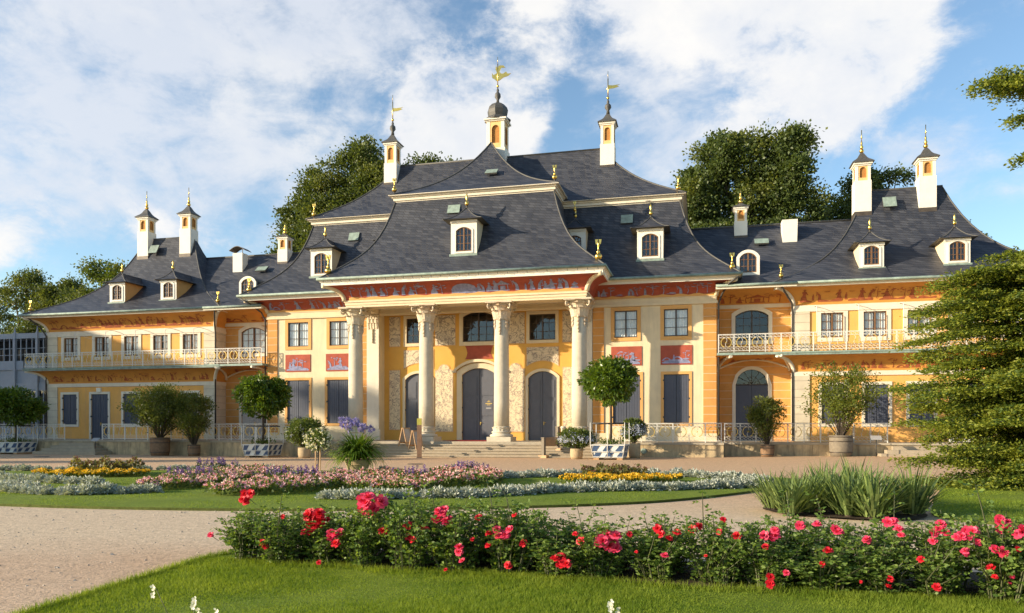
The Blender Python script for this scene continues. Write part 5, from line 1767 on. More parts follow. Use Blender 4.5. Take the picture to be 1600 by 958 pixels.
def railing(x0, x1, y0, y1, z, name, parent=None, label=None):
    L = math.hypot(x1 - x0, y1 - y0)
    w, g = railing_mesh(L)
    rz = math.atan2(y1 - y0, x1 - x0)
    if parent is None:
        root = w.build(name, M['iron'], None, (x0, y0, z), rz)
        tag(root, label, 'railing', 'white and gilt railings along the terrace')
    else:
        root = w.build(name, M['iron'], parent, (x0, y0, z), rz)
    g.build('gilt_ornament', M['giltpaint'], root)
    return root
railing(-49, -27.7, -1.05, -1.05, Z0, 'terrace_railing', None, 'white iron terrace railing left of the small side steps, in deep shade')
railing(-24.7, -8.9, -1.05, -1.05, Z0, 'terrace_railing', None, 'white and gold terrace railing between the left side steps and the porch')
railing(8.9, 14.9, -1.05, -1.05, Z0, 'terrace_railing', None, 'white and gold terrace railing right of the porch, on the forward wall')
railing(15.1, 23.5, .65, .65, Z0, 'terrace_railing', None, 'white and gold terrace railing behind the barrels right of the porch')
railing(26.5, 35.5, .65, .65, Z0, 'terrace_railing', None, 'white terrace railing mostly hidden by the big conifer')
railing(-34.15, -14.75, 1.93, 1.93, 5.95, 'balcony_railing', bal_l)
railing(-34.15, -34.15, 3.8, 1.93, 5.95, 'balcony_railing', bal_l)
railing(14.8, 33.7, 1.93, 1.93, 5.95, 'balcony_railing', bal_r)

# ------------------------------------------------------------------ trees
def crown_leaves(blobs, n_cl, per, leaf, spread, shell=.55, base=None, droop=0.0, seed=1):
    """leaf positions and outward directions: clumps spread through a union of ellipsoids"""
    r = np.random.default_rng(seed)
    vols = np.array([b[3] * b[4] * b[5] for b in blobs]); vols = vols ** .75; vols /= vols.sum()
    P = []; D = []
    for bi, b in enumerate(blobs):
        k = max(2, int(n_cl * vols[bi]))
        d = r.normal(0, 1, (k, 3)); d /= np.linalg.norm(d, axis=1)[:, None]
        rad = 1 - shell * r.random(k) ** 1.7
        c = np.array(b[:3]) + d * rad[:, None] * np.array(b[3:6])
        for j in range(k):
            q = r.normal(0, 1, (per, 3)) * spread * r.uniform(.6, 1.3) * np.array([1, 1, .62])
            P.append(c[j] + q); D.append(d[j] * .6 + q / (np.linalg.norm(q, axis=1)[:, None] + 1e-6) * .6)
    P = np.concatenate(P); D = np.concatenate(D)
    D[:, 2] -= droop
    if base is not None:
        k = P[:, 2] > base
        P, D = P[k], D[k]
    return P, D

def tree(name, label, x, y, blobs, trunk_r, m, n_cl=420, per=26, leaf=.5, spread=.75, seed=1, group='trees behind the palace', z=0.0, cat='tree', limbs=True):
    T = thing(name, label, cat, (x, y, z), 0, group)
    rs = random.Random(seed + 90); full = []
    for b in blobs:
        full.append((b[0], b[1], b[2], b[3] * .86, b[4] * .86, b[5] * .86))
        for k in range(5):
            a = rs.uniform(0, 2 * PI); e = rs.uniform(-.5, 1.3); q = rs.uniform(.22, .40)
            full.append((b[0] + b[3] * .88 * math.cos(a) * math.cos(e), b[1] + b[4] * .88 * math.sin(a) * math.cos(e), b[2] + b[5] * .88 * math.sin(e), b[3] * q, b[4] * q, b[5] * q * .9))
    P, D = crown_leaves(full, int(n_cl * 2.9), int(per * 2.1), leaf, spread * .62, shell=.45, seed=seed)
    f = np.sin(P[:, 0] * 1.1 + seed) + np.sin(P[:, 2] * 1.35 + P[:, 1] * .7) + np.sin((P[:, 0] - P[:, 2]) * 2.1) * .6 + rng.normal(0, .5, len(P))
    leaf_mesh('crown', P, D, leaf * .47, [M[m], M['tree_pale']], (f > .75).astype(int), .72, .3, T, 1.0, .0)
    tr = MB()
    rd = random.Random(seed)
    top = max(b[2] for b in blobs)
    tr.tube([(0, 0, -.2), (.1, 0, top * .25), (-.1, .1, top * .5), (.1, 0, top * .8)], [trunk_r * 1.25, trunk_r, trunk_r * .7, trunk_r * .3], 9)
    if limbs:
        for b in blobs:
            z0 = top * rd.uniform(.25, .45)
            tr.tube([(0, 0, z0), (b[0] * .5, b[1] * .5, (z0 + b[2]) / 2 + .4), (b[0], b[1], b[2])], [trunk_r * .5, trunk_r * .3, trunk_r * .1], 6)
    tr.build('trunk', M['bark'], T)
    return T

def bl(seed, n, w, z0, z1, r0, r1, dep=.7):
    """random lobes filling a crown of half width w between z0 and z1, narrower at the top"""
    rd = random.Random(seed)
    out = []
    for k in range(n):
        t = (k + .5) / n
        z = z0 + (z1 - z0) * t
        ww = w * math.sqrt(max(.05, 1 - (max(0, t - .35) / .68) ** 2)) * (.75 + .25 * math.sin(t * 9 + seed))
        rr = rd.uniform(r0, r1) * (1.1 - .45 * t)
        out.append((rd.uniform(-1, 1) * ww, rd.uniform(-1, 1) * ww * dep, z, rr, rr * .9, rr * .82))
    return out

# left group behind the main roof
tree('broadleaf_tree', 'dark green broad tree rising left of the tall main roof', -19.4, 24, [(-6.4, 0, 16.0, 3.0, 3, 3.4), (-5.0, 1, 20.6, 2.6, 2.6, 3.0), (-2.0, 0, 23.0, 3.2, 3, 3.2), (.9, 1, 26.0, 2.5, 2.6, 2.7), (3.4, 0, 23.6, 3.0, 3, 3.2), (-3.6, -1.5, 16, 3.8, 3, 4), (-.6, -1.5, 19, 4.2, 3, 4.2), (3, -1, 19, 4, 3, 4.5), (-6.8, 0, 12.5, 2.8, 3, 3.5), (1.6, .5, 28.0, 1.4, 1.5, 1.3)], .55, 'tree_dark', 620, 30, .52, .72, 3)
tree('broadleaf_tree', 'round dark treetop showing between the left main chimney and the ridge', -12.6, 27, [(-2.5, 0, 25.2, 2.8, 2.5, 2.3), (1.0, 0, 25.6, 2.6, 2.5, 2.2), (3.8, 0, 24.2, 2.4, 2.4, 2.2), (0, 0, 22, 5, 3, 3)], .5, 'tree_mid', 260, 26, .5, .7, 5)
# right group
tree('oak_tree', 'tall broad oak crown behind the right linking roof', 18.0, 22, [(-3.9, 0, 20.5, 2.1, 2.1, 2.8), (-2.7, 0, 24.0, 1.7, 1.8, 2.0), (-4.2, .5, 16.8, 2.1, 2.2, 2.8), (-.3, 0, 23.4, 2.1, 2.0, 2.2), (.3, .5, 19.8, 2.8, 2.4, 3.2), (2.7, 0, 22.8, 2.0, 2.0, 2.7), (3.3, 0, 18.5, 2.3, 2.2, 3.2), (-1.8, -1, 16.0, 2.8, 2.4, 2.8), (1.8, -1, 15.6, 2.8, 2.4, 2.6), (4.6, 0, 15.2, 1.8, 2, 2.6), (3.6, 0, 24.9, .9, 1, .9), (-4.9, 0, 22.0, .9, 1, 1.2)], .6, 'tree_mid', 640, 30, .50, .62, 8)
tree('broadleaf_tree', 'thinner treetop just left of the right pavilion chimneys', 27.3, 26, [(-2.2, 0, 19, 1.9, 2, 2.6), (-.2, 0, 21.6, 1.7, 1.6, 1.5), (1.2, 0, 20, 1.7, 1.7, 1.9), (2.4, 0, 22.6, 1.3, .9, .4), (0, 0, 17, 2.6, 2, 3)], .35, 'tree_mid', 190, 26, .46, .6, 11)
tree('broadleaf_tree', 'treetop showing behind the ridge of the right pavilion', 32.6, 24, [(-2.2, 0, 19.4, 1.4, 1.5, 1.0), (-.5, 0, 17.6, 1.6, 1.6, 1.5), (1.2, 0, 15.6, 1.6, 1.6, 1.6), (1.8, 0, 13.8, 1.5, 1.6, 1.6), (-.5, 0, 14.4, 2.4, 2.2, 2.6)], .35, 'tree_mid', 170, 26, .46, .6, 13)
tree('broadleaf_tree', 'small treetop above the right end of the pavilion roof', 43.5, 22, [(-2.0, 0, 15.2, 1.8, 1.6, 1.4), (.8, 0, 16.2, 2.4, 2, 1.8), (3, 0, 15, 3, 2, 3), (0, 0, 12, 4, 2, 3)], .35, 'tree_lit', 150, 26, .46, .6, 17)
# far left
for (x, y, w, z1, sd, lab, mm) in ((-82.5, 40, 6.4, 21.8, 21, 'dark shaded tree at the far left edge above the glazed gallery', 'tree_dark'),
                                   (-70.5, 37, 5.6, 22.0, 22, 'dark shaded tree second from the left edge above the glazed gallery', 'tree_dark'),
                                   (-64.0, 37, 3.6, 21.0, 23, 'narrow dark tree between two broad ones at far left', 'tree_dark'),
                                   (-53.5, 33, 4.3, 21.6, 24, 'sunlit yellow green tree behind the hip of the left pavilion roof', 'tree_lit'),
                                   (-59, 34, 4.6, 18.6, 25, 'low dark tree just left of the left pavilion roof', 'tree_dark')):
    tree('broadleaf_tree', lab, x, y, bl(sd, 16, w, 5, z1 - 1.2, w * .48, w * .64), .5, mm, 460, 26, .55, .8, sd)
# trees standing outside the picture on the left, whose shade dapples the palace
tree('broadleaf_tree', 'tall tree left of the forecourt that dapples the palace front', -58, -26, bl(31, 9, 4.5, 12.5, 19.5, 1.2, 1.8), .5, 'tree_mid', 110, 22, .55, .8, 31, 'trees left of the forecourt')
tree('broadleaf_tree', 'loose tree left of the forecourt beside the tall one', -47, -31, bl(33, 5, 3.0, 8, 14, 1.0, 1.5), .4, 'tree_mid', 55, 20, .5, .75, 33, 'trees left of the forecourt')

# feathery conifer at the right
def conifer(x, y, name, label, branches, m='conifer', seed=4, height=8.0, tr=.32, fan=1.0):
    T = thing(name, label, 'conifer', (x, y, 0.05))
    r = np.random.default_rng(seed); rd = random.Random(seed)
    tk = MB(); tk.tube([(0, 0, -.2), (.1, .05, height * .4), (0, 0, height * .75), (.05, 0, height)], [tr, tr * .75, tr * .4, tr * .1], 9)
    tk.build('trunk', M['bark'], T)
    bm = MB(); P = []; D = []; I = []
    for (z, a, L, rise) in branches:
        d = Vector((math.cos(a), math.sin(a), 0)); s = Vector((-d.y, d.x, 0))
        pts = []
        n = 7
        for k in range(n + 1):
            t = k / n
            pts.append(Vector((0, 0, z)) + d * (L * t) + Vector((0, 0, L * (rise * t - .16 * t * t * (1 + rd.random() * .2)) + .04 * L * t ** 3)) + s * (.05 * L * math.sin(t * 3 + z)))
        bm.tube(pts, [.06 * (1 - .85 * k / n) * (L / 4 + .3) for k in range(n + 1)], 5)
        ns = int((9 + L * 6) / fan ** .8)
        for j in range(ns):
            t = .16 + .84 * (j + rd.random()) / ns
            k = min(n - 1, int(t * n)); f = t * n - k
            p = pts[k] * (1 - f) + pts[k + 1] * f
            sd = 1 if j % 2 else -1
            ln = L * (.34 * (1 - .72 * t) + .10) * rd.uniform(.7, 1.25) * fan
            dv = (d * rd.uniform(.55, 1.0) + s * sd * rd.uniform(.4, 1.0) + Vector((0, 0, rd.uniform(-.22, .18)))).normalized()
            m_ = int(20 + ln * 78)
            tt = r.random(m_)
            lat = np.cross(np.array(dv), [0, 0, 1.0])
            q = np.array(p) + np.outer(tt * ln, np.array(dv)) + np.outer(r.normal(0, .09 + .05 * ln, m_) , lat) + np.stack([r.normal(0, .03, m_), r.normal(0, .03, m_), -.12 * ln * tt ** 2 + r.normal(0, .045, m_)], 1)
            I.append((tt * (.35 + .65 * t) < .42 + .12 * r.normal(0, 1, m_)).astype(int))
            P.append(q); D.append(np.tile(np.array(dv), (m_, 1)) + np.outer(r.choice([-1, 1], m_) * .8, lat))
    bm.build('branches', M['bark'], T)
    leaf_mesh('foliage', np.concatenate(P), np.concatenate(D), .088, [M[m], M['conifer_inner']], np.concatenate(I), .45, .2, T, .8, .05)
    return T
def conifer_branches():
    rd = random.Random(12); out = []
    # (height, azimuth deg, length): reach follows the outline seen on the left
    def reach(z):
        return float(np.interp(z, [.0, .3, .7, 1.1, 1.6, 2.2, 2.7, 3.2, 3.7, 4.3, 4.8, 5.2, 5.7, 6.2, 6.8, 8.2, 9.6], [3.8, 4.4, 4.2, 3.5, 3.6, 3.8, 3.4, 3.3, 3.1, 3.6, 3.8, 3.8, 3.3, 2.1, 1.3, .5, .2]))
    z = .25
    out.append((2.75, R(186), 4.4, .12)); out.append((2.55, R(200), 4.1, .10))
    while z < 6.6:
        for k in range(10 if z < 6 else 7):
            a = R(360 * k / 10 + rd.uniform(-28, 28) + z * 77)
            out.append((z + rd.uniform(-.26, .26), a, reach(z) * rd.uniform(.55, 1.08), rd.uniform(-.02, .30)))
        # always one towards the picture's left
        out.append((z, R(180 + 13.8 + rd.uniform(-16, 16)), reach(z), rd.uniform(.06, .14)))
        z += .40
    return out
conifer(23.6, -20.2, 'feathery_conifer', 'big feathery yellow green conifer filling the right edge', conifer_branches(), fan=.86)
def overhang():
    """a tree beyond the right edge with one branch reaching into the picture"""
    out = []
    rd = random.Random(5)
    for (z, a, L, rise) in ((9.45, 195, 4.7, .13), (9.55, 193, 4.3, .16), (9.3, 198, 4.2, .14), (8.75, 194, 3.75, .13), (7.9, 195, 3.6, .12)):
        out.append((z, R(a), L, rise))
    for k in range(16):
        out.append((rd.uniform(7, 11.5), R(rd.uniform(-70, 90)), rd.uniform(1.5, 3), .15))
    return out
conifer(24.6, -23.2, 'overhanging_tree', 'tree beyond the right edge whose branch reaches into the sky', overhang(), 'conifer', 9, 12, .26, .55)

# ------------------------------------------------------------------ tubs and shrubs
def versailles_planter(T, w=.86, h=.78):
    """white and blue chequered tub with corner posts, iron straps and feet"""
    b = MB()
    t0, t1 = w * .86, w
    b.taper(0, 0, .10, h, t0 - .02, t0 - .02, t1 - .02, t1 - .02, 0)
    pl = b.build('planter', [M['planter_white'], M['planter_blue']], T)
    c = MB()                       # slanted chequer on each side
    rows, n = 2, 5
    for k in range(4):
        ca, sa = math.cos(k * PI / 2), math.sin(k * PI / 2)
        for r_ in range(rows):
            za, zb = .12 + (h - .14) * r_ / rows, .12 + (h - .14) * (r_ + 1) / rows
            for i in range(-1, n + 1):
                if (i + r_) % 2: continue
                def pt(u, z):
                    half = t0 + (t1 - t0) * (z - .1) / (h - .1) - .004
                    u = max(-1, min(1, u))
                    x_, y_ = u * half, -half - .006
                    return (x_ * ca - y_ * sa, x_ * sa + y_ * ca, z)
                sh = .30
                u0 = -1 + 2 * i / n + sh * r_ - .05; u1 = u0 + 2 / n
                if max(u0, u0 + sh) > 1 and min(u0, u0 + sh) > 1: continue
                if max(u1, u1 + sh) < -1: continue
                c.face([pt(u0, za), pt(u1, za), pt(u1 + sh, zb), pt(u0 + sh, zb)], 0)
    c.build('chequer', M['planter_blue'], pl)
    s = MB()
    for z in (.15, h * .52, h - .03):
        hw = t0 + (t1 - t0) * (z - .1) / (h - .1) + .012
        for k in range(4):
            ca, sa = math.cos(k * PI / 2), math.sin(k * PI / 2)
            s.tube([(-hw * ca + hw * sa, -hw * sa - hw * ca, z), (hw * ca + hw * sa, hw * sa - hw * ca, z)], .022, 4, 0, False)
    for sx in (-1, 1):
        for sy in (-1, 1):
            s.tube([(sx * (t0 + .01), sy * (t0 + .01), .1), (sx * (t1 + .015), sy * (t1 + .015), h), (sx * (t1 + .015), sy * (t1 + .015), 1.9)], .019, 5)
    s.tube([(0, -t1 - .02, .12), (0, -t1 - .02, h + 1.05)], .022, 5)
    s.build('iron_frame', M['iron'], T)
    f = MB()
    for sx in (-.6, .6): f.box(sx - .14, sx + .14, -.75, .75, -.02, .10)
    f.build('feet', M['signwood'], T)
    so = MB(); so.face([(-t1 + .06, -t1 + .06, h - .04), (t1 - .06, -t1 + .06, h - .04), (t1 - .06, t1 - .06, h - .04), (-t1 + .06, t1 - .06, h - .04)]); so.build('earth', M['soil'], T)
    hb = MB(); hb.tube([(-t1, -.4, 1.86), (t1, .3, 1.86)], .035, 5); hb.tube([(-t1, .5, 1.84), (t1, .5, 1.84)], .03, 5); hb.build('support_bar', M['darkiron'], T)

def orange_tree(x, y, label, rx, rz_, zc, seed, rz=0.0, sc=1.0, fruit=True):
    T = thing('orange_tree', label, 'potted tree', (x, y, gz(x, y)), rz, 'orange trees in chequered tubs')
    versailles_planter(T)
    tr = MB()
    tr.tube([(0, 0, .7), (.05, 0, 1.5), (.02, .02, zc - rz_ * .5)], [.085, .07, .06], 8)
    rd = random.Random(seed)
    for k in range(9):
        a = rd.uniform(0, 2 * PI)
        tr.tube([(.02, 0, zc - rz_ * .75), (.5 * rx * math.cos(a), .5 * rx * math.sin(a), zc), (.85 * rx * math.cos(a), .85 * rx * math.sin(a), zc + rd.uniform(-.3, .5) * rz_)], [.045, .03, .01], 5)
    tr.build('trunk', M['bark'], T)
    blobs = [(0, 0, zc, rx * .88, rx * .88, rz_ * .9)]
    for k in range(9):
        a = rd.uniform(0, 2 * PI); e = rd.uniform(-.6, .8)
        blobs.append((rx * .62 * math.cos(a) * math.cos(e), rx * .62 * math.sin(a) * math.cos(e), zc + rz_ * .62 * math.sin(e), rx * .42, rx * .42, rz_ * .40))
    P, D = crown_leaves(blobs, 520, 24, .16, .12, .45, seed=seed, droop=.25)
    leaf_mesh('crown', P, D, .185, M['orange'], None, .5, .25, T, .8, .0)
    # small weeds in the tub
    n = 240
    q = rng.normal(0, .34, (n, 3)); q[:, 2] = .76 + np.abs(rng.normal(0, .16, n))
    q[:, :2] = np.clip(q[:, :2], -.75, .75)
    leaf_mesh('underplanting', q, np.tile([0, 0, 1.0], (n, 1)), .13, M['tree_lit'], None, .5, .2, T)
    return T
orange_tree(-11.64, -2.95, 'bright green orange tree in a chequered tub left of the porch', 1.50, 1.36, 3.62, 41, .06)
orange_tree(9.25, -4.2, 'orange tree in a chequered tub right of the porch, beside pale blue flowers', 1.32, 1.30, 4.05, 43, -.04)
orange_tree(-30.3, -2.4, 'shaded orange tree in a chequered tub before the glazed gallery', 1.62, 1.30, 3.15, 45, .1)

def barrel_mesh(r, h, m, name, T, hoops=True):
    b = MB()
    b.lathe([(r * .86, 0), (r * .96, h * .25), (r, h * .5), (r * 1.0, h * .78), (r * .98, h), (r * .9, h), (r * .88, h - .06)], 20)
    o = b.build(name, M[m], T)
    if hoops:
        k = MB()
        for t in (.2, .72, .93):
            k.lathe([(r * (1.0 if t > .5 else .955) + .012, h * t - .025), (r * (1.0 if t > .5 else .955) + .014, h * t + .025)], 20)
        k.build('hoop', M['bronze'], o)
    return o

def shrub(x, y, name, label, r, h, potr, poth, m, pot, seed, leaf=.11, n_cl=150, per=20, group='shrubs in barrels along the terrace', wid=1.0, flowers=None, airy=.9, cat='potted shrub'):
    T = thing(name, label, cat, (x, y, gz(x, y)), 0, group)
    barrel_mesh(potr, poth, pot, 'barrel' if pot.startswith('barrel') else 'pot', T, pot.startswith('barrel'))
    rd = random.Random(seed)
    st = MB(); P = []; D = []
    r_ = np.random.default_rng(seed)
    top = poth
    for k in range(max(9, int(n_cl * .3))):
        a = rd.uniform(0, 2 * PI); q = rd.random() ** .6
        tx, ty = r * q * math.cos(a) * wid, r * q * math.sin(a)
        tz = top + (h - top) * (1 - .42 * q * q) * rd.uniform(.45, 1.06)
        pts = [Vector((tx * .08, ty * .08, top - .05)), Vector((tx * .38, ty * .38, top + (tz - top) * .45)), Vector((tx * .78, ty * .78, top + (tz - top) * .85)), Vector((tx, ty, tz))]
        st.tube(pts, [.028, .02, .012, .005], 4, 0, False, False)
        m_ = int(per * 3.4)
        tt = .22 + .78 * r_.random(m_) ** .8
        idx = np.clip((tt * 3).astype(int), 0, 2); f = tt * 3 - idx
        A = np.array([list(p) for p in pts])
        c = A[idx] * (1 - f)[:, None] + A[idx + 1] * f[:, None]
        c = c + r_.normal(0, .10 * airy * r, (m_, 3))
        P.append(c); D.append((A[3] - A[1])[None] * .5 + r_.normal(0, .6, (m_, 3)))
    st.build('stems', M['bark'], T)
    zc = poth + (h - poth) * .60; hh = (h - poth) * .5
    blobs = [(0, 0, zc, r * wid * .66, r * .6, hh * .8)]
    for k in range(11):
        a = rd.uniform(0, 2 * PI); e = rd.uniform(-.75, .95)
        blobs.append((r * wid * .62 * math.cos(a) * math.cos(e), r * .62 * math.sin(a) * math.cos(e), zc + hh * .72 * math.sin(e), r * rd.uniform(.26, .42), r * rd.uniform(.26, .4), hh * rd.uniform(.25, .4)))
    P2, D2 = crown_leaves(blobs, int(n_cl * (2.6 - 1.2 * airy * (airy < .8))), per, leaf, r * .10, .6, seed=seed + 5)
    P.append(P2); D.append(D2)
    P = np.concatenate(P); D = np.concatenate(D)
    k = P[:, 2] > poth - .25
    leaf_mesh('foliage', P[k], D[k], leaf * 1.2, M[m], None, .42, .25, T, .9, .05)
    if flowers:
        fm, n, fs = flowers
        d = r_.normal(0, 1, (n, 3)); d /= np.linalg.norm(d, axis=1)[:, None]
        d[:, 2] = np.abs(d[:, 2]) * .9 - .1
        c = np.array([0, 0, poth + (h - poth) * .45]) + d * np.array([r * wid, r, (h - poth) * .55]) * r_.uniform(.75, 1.05, n)[:, None]
        P2 = np.repeat(c, 9, 0) + r_.normal(0, fs, (n * 9, 3)); D2 = np.repeat(d, 9, 0)
        leaf_mesh('flowers', P2, D2, fs * 1.3, M[fm], None, .9, .1, T, 1.4, 0)
    return T
shrub(-19.4, -2.15, 'pomegranate_shrub', 'larger dark bushy shrub in a barrel, left of a smaller one on the shaded terrace', 1.95, 4.35, .60, 1.15, 'olive', 'barrel', 51, .12, 150, 24)
shrub(-17.0, -2.05, 'pomegranate_shrub', 'smaller dark bushy shrub in a low barrel beside a larger one on the left', 1.35, 3.9, .38, .72, 'olive', 'barrel', 52, .11, 100, 22)
shrub(17.30, -.35, 'olive_shrub', 'small airy shrub in a low brown barrel before the right archway', 1.05, 3.15, .36, .66, 'olive', 'barrel', 53, .10, 95, 20)
shrub(21.05, -.15, 'pomegranate_shrub', 'wide airy yellow green shrub in a weathered barrel on the right', 1.95, 4.85, .60, 1.12, 'pomegranate', 'barrel_grey', 54, .12, 140, 20, airy=.7)
shrub(7.45, -3.9, 'plumbago_pot', 'clay pot of pale blue plumbago at the right of the porch steps', .95, 1.55, .34, .55, 'bedleaf', 'potclay', 55, .10, 130, 20, 'plumbago plants in pots', flowers=('bluefl', 300, .05))
shrub(10.35, -2.35, 'plumbago_pot', 'tall plumbago pot half hidden behind the right orange tree tub', .68, 2.0, .32, .8, 'bedleaf', 'potclay', 56, .10, 90, 18, 'plumbago plants in pots', flowers=('bluefl', 200, .05))
shrub(-8.2, -4.2, 'plumbago_pot', 'dark tall plumbago bush behind the white flowering standard', 1.15, 2.15, .36, .6, 'bedleaf', 'potclay', 57, .11, 150, 22, 'plumbago plants in pots', flowers=('bluefl', 60, .045))

def standard_rose(x, y):
    T = thing('standard_rose', 'small round headed standard covered in white blossom', 'potted tree', (x, y, .07))
    st = MB(); st.tube([(0, 0, 0), (.02, 0, .6), (0, 0, 1.0)], [.022, .02, .03], 6)
    for a in range(6): st.tube([(0, 0, .85), (.3 * math.cos(a), .3 * math.sin(a), 1.25)], [.015, .006], 4)
    st.build('stem', M['bark'], T)
    k = MB(); k.box(-.10, -.065, -.02, .015, 0, 1.05); k.box(.07, .105, -.02, .015, 0, 1.0); k.build('stakes', M['signwood'], T)
    P, D = crown_leaves([(0, 0, 1.17, .42, .42, .33), (.16, 0, 1.02, .3, .3, .25), (-.2, 0, 1.08, .3, .3, .25), (.05, .0, 1.38, .26, .26, .2)], 110, 12, .08, .07, .6, seed=61)
    leaf_mesh('crown', P, D, .075, M['bedleaf'], None, .5, .25, T)
    r_ = np.random.default_rng(62); n = 120
    d = r_.normal(0, 1, (n, 3)); d /= np.linalg.norm(d, axis=1)[:, None]
    c = np.array([0, 0, 1.15]) + d * np.array([.5, .5, .40]) * r_.uniform(.75, 1.03, n)[:, None]
    leaf_mesh('blossom', np.repeat(c, 9, 0) + r_.normal(0, .010, (n * 9, 3)), np.repeat(d, 9, 0), .045, M['whitefl'], None, .9, .1, T, 1.0, 0)
standard_rose(1.15, -20.2)

def strap_mesh(name, n, L, w, T, m, spread=1.0, z=0.0, r0=.12, seed=1, droop=1.0, segs=6):
    """arching strap leaves from a crown"""
    r_ = np.random.default_rng(seed)
    a = r_.uniform(0, 2 * PI, n); e = np.radians(np.clip(r_.normal(52, 22, n), 8, 88)) if droop > .5 else np.radians(np.clip(r_.normal(62, 17, n), 18, 88))
    LL = L * r_.uniform(.65, 1.1, n)
    base = np.stack([np.cos(a) * r0 * r_.random(n), np.sin(a) * r0 * r_.random(n), np.full(n, z)], 1)
    V = np.empty((n, segs, 4, 3))
    pos = base.copy(); ang = e.copy()
    side = np.stack([-np.sin(a), np.cos(a), np.zeros(n)], 1)
    prevw = w * .7
    for k in range(segs):
        d = np.stack([np.cos(ang) * np.cos(a), np.cos(ang) * np.sin(a), np.sin(ang)], 1)
        nxt = pos + d * (LL / segs)[:, None]
        t = (k + 1) / segs
        ww = w * (1.0 if t < .6 else max(.03, 1 - ((t - .6) / .4) ** 1.3))
        V[:, k, 0] = pos - side * prevw * .5; V[:, k, 1] = pos + side * prevw * .5
        V[:, k, 2] = nxt + side * ww * .5; V[:, k, 3] = nxt - side * ww * .5
        pos = nxt; prevw = ww
        ang = ang - np.radians(r_.uniform(14, 34, n)) * droop * (.4 + t)
    return np_mesh(name, V.reshape(-1, 3), 4, M[m], None, T)

def agapanthus(x, y):
    T = thing('agapanthus_pot', 'pale clay pot overflowing with strap leaves and lavender blue blooms', 'potted plant', (x, y, .07))
    b = MB(); b.lathe([(.30, 0), (.33, .03), (.40, .30), (.46, .42), (.45, .46), (.40, .46), (.38, .40)], 24)
    pot = b.build('pot', M['potclay'], T)
    h = MB(); h.lathe([(.405, .28), (.43, .30), (.415, .32)], 24); h.build('rim', M['potclay'], pot)
    strap_mesh('leaves', 760, 1.18, .052, T, 'strap', 1, .50, .26, 71, .74)
    r_ = np.random.default_rng(72); rd = random.Random(73)
    for k in range(13):
        a = rd.uniform(0, 2 * PI); q = rd.uniform(.05, .75)
        tip = Vector((q * math.cos(a) - .15, q * math.sin(a), rd.uniform(1.50, 1.85)))
        s = MB(); s.tube([(0.1 * math.cos(a), .1 * math.sin(a), .3), tip * .6 + Vector((0, 0, .1)), tip], [.008, .007, .006], 4)
        n = 80
        d = r_.normal(0, 1, (n, 3)); d /= np.linalg.norm(d, axis=1)[:, None]
        o = leaf_mesh('bloom', np.array(tip) + d * .04, d, .115, M['lavender'], None, .38, .1, T, .15, .1)
        s.build('stalk', M['strap'], o)
agapanthus(2.25, -19.4)

# ------------------------------------------------------------------ forecourt furniture
def boards():
    a = R(20)
    for (x, y, rz, lab, sc) in ((-3.15, -1.35, R(70), 'folding wooden notice board at the left of the porch steps, nearer the wall', 1.0), (-2.35, -1.75, R(62), 'folding wooden notice board at the left of the porch steps, nearer the post', .98)):
        z0 = Z0 - .155 * max(0, min(5, math.ceil((-.95 - y) / .34)))
        T = thing('notice_board', lab, 'sandwich board', (x, y, z0), rz, 'folding notice boards')
        for s in (-1, 1):
            f = MB()
            tz = 1.12
            for (u0, u1, za, zb) in ((-.30, -.24, 0, 1), (.24, .30, 0, 1), (-.24, .24, .94, 1), (-.24, .24, .18, .25)):
                def p(u, t, d): return (u, s * (.30 * (1 - t) + .015 + d), tz * t)
                pts = [p(u0, za, 0), p(u1, za, 0), p(u1, zb, 0), p(u0, zb, 0)]; q = [p(u0, za, .04), p(u1, za, .04), p(u1, zb, .04), p(u0, zb, .04)]
                f.face(pts); f.face(q[::-1])
                for k in range(4): f.face([pts[k], q[k], q[(k + 1) % 4], pts[(k + 1) % 4]])
            fr = f.build('frame', M['signwood'], T)
            g = MB(); g.face([p(-.24, .25, .02), p(.24, .25, .02), p(.24, .94, .02), p(-.24, .94, .02)]); g.build('board', M['signgrey'], fr)
boards()
def stele():
    T = thing('information_post', 'slim rust brown information post with a yellow top before the steps', 'signpost', (-1.45, -3.6, gz(-1.4, -3.6)), R(12))
    b = MB(); b.box(-.13, .13, -.035, .035, 0, 1.85); b.build('post', M['corten'], T)
    t = MB(); t.box(-.13, .13, -.036, .036, 1.853, 2.22); t.build('top_plate', M['stele_top'], T)
    f = MB(); f.box(-.16, .16, -.06, .06, -.02, .03); f.build('foot', M['darkiron'], T)
stele()
def bench():
    T = thing('timber_barrier', 'low wooden barrier of two upright posts on the right of the steps', 'barrier', (5.72, -2.1, 0), R(62))
    for x, h in ((-.62, 1.05), (.62, 1.30)):
        z0 = 0 if x < 0 else Z0 - .47
        p = MB(); p.box(x - .08, x + .08, -.09, .09, z0 + .12, z0 + h); p.box(x - .10, x + .10, -.11, .11, z0 + h, z0 + h + .05); p.build('post', M['barrel_grey'], T)
        f = MB(); f.box(x - .12, x + .12, -.28, .28, z0 - .06, z0 + .12); f.build('foot', M['signwood'], T)
    b = MB(); b.box(-.54, .54, -.025, .025, .62, 1.0); b.build('board', M['signwood'], T)
    r_ = MB(); r_.box(-.54, .54, -.04, .04, 1.02, 1.09); r_.build('rail', M['signwood'], T)
bench()
def bollard():
    T = thing('stone_bollard', 'short pale stone bollard between the barrier and the plumbago pot', 'bollard', (6.15, -.55, Z0))
    b = MB(); b.lathe([(.15, 0), (.13, .1), (.13, .75), (.16, .8), (.16, .86), (.10, .9)], 14); b.build('shaft', M['stone'], T)
bollard()
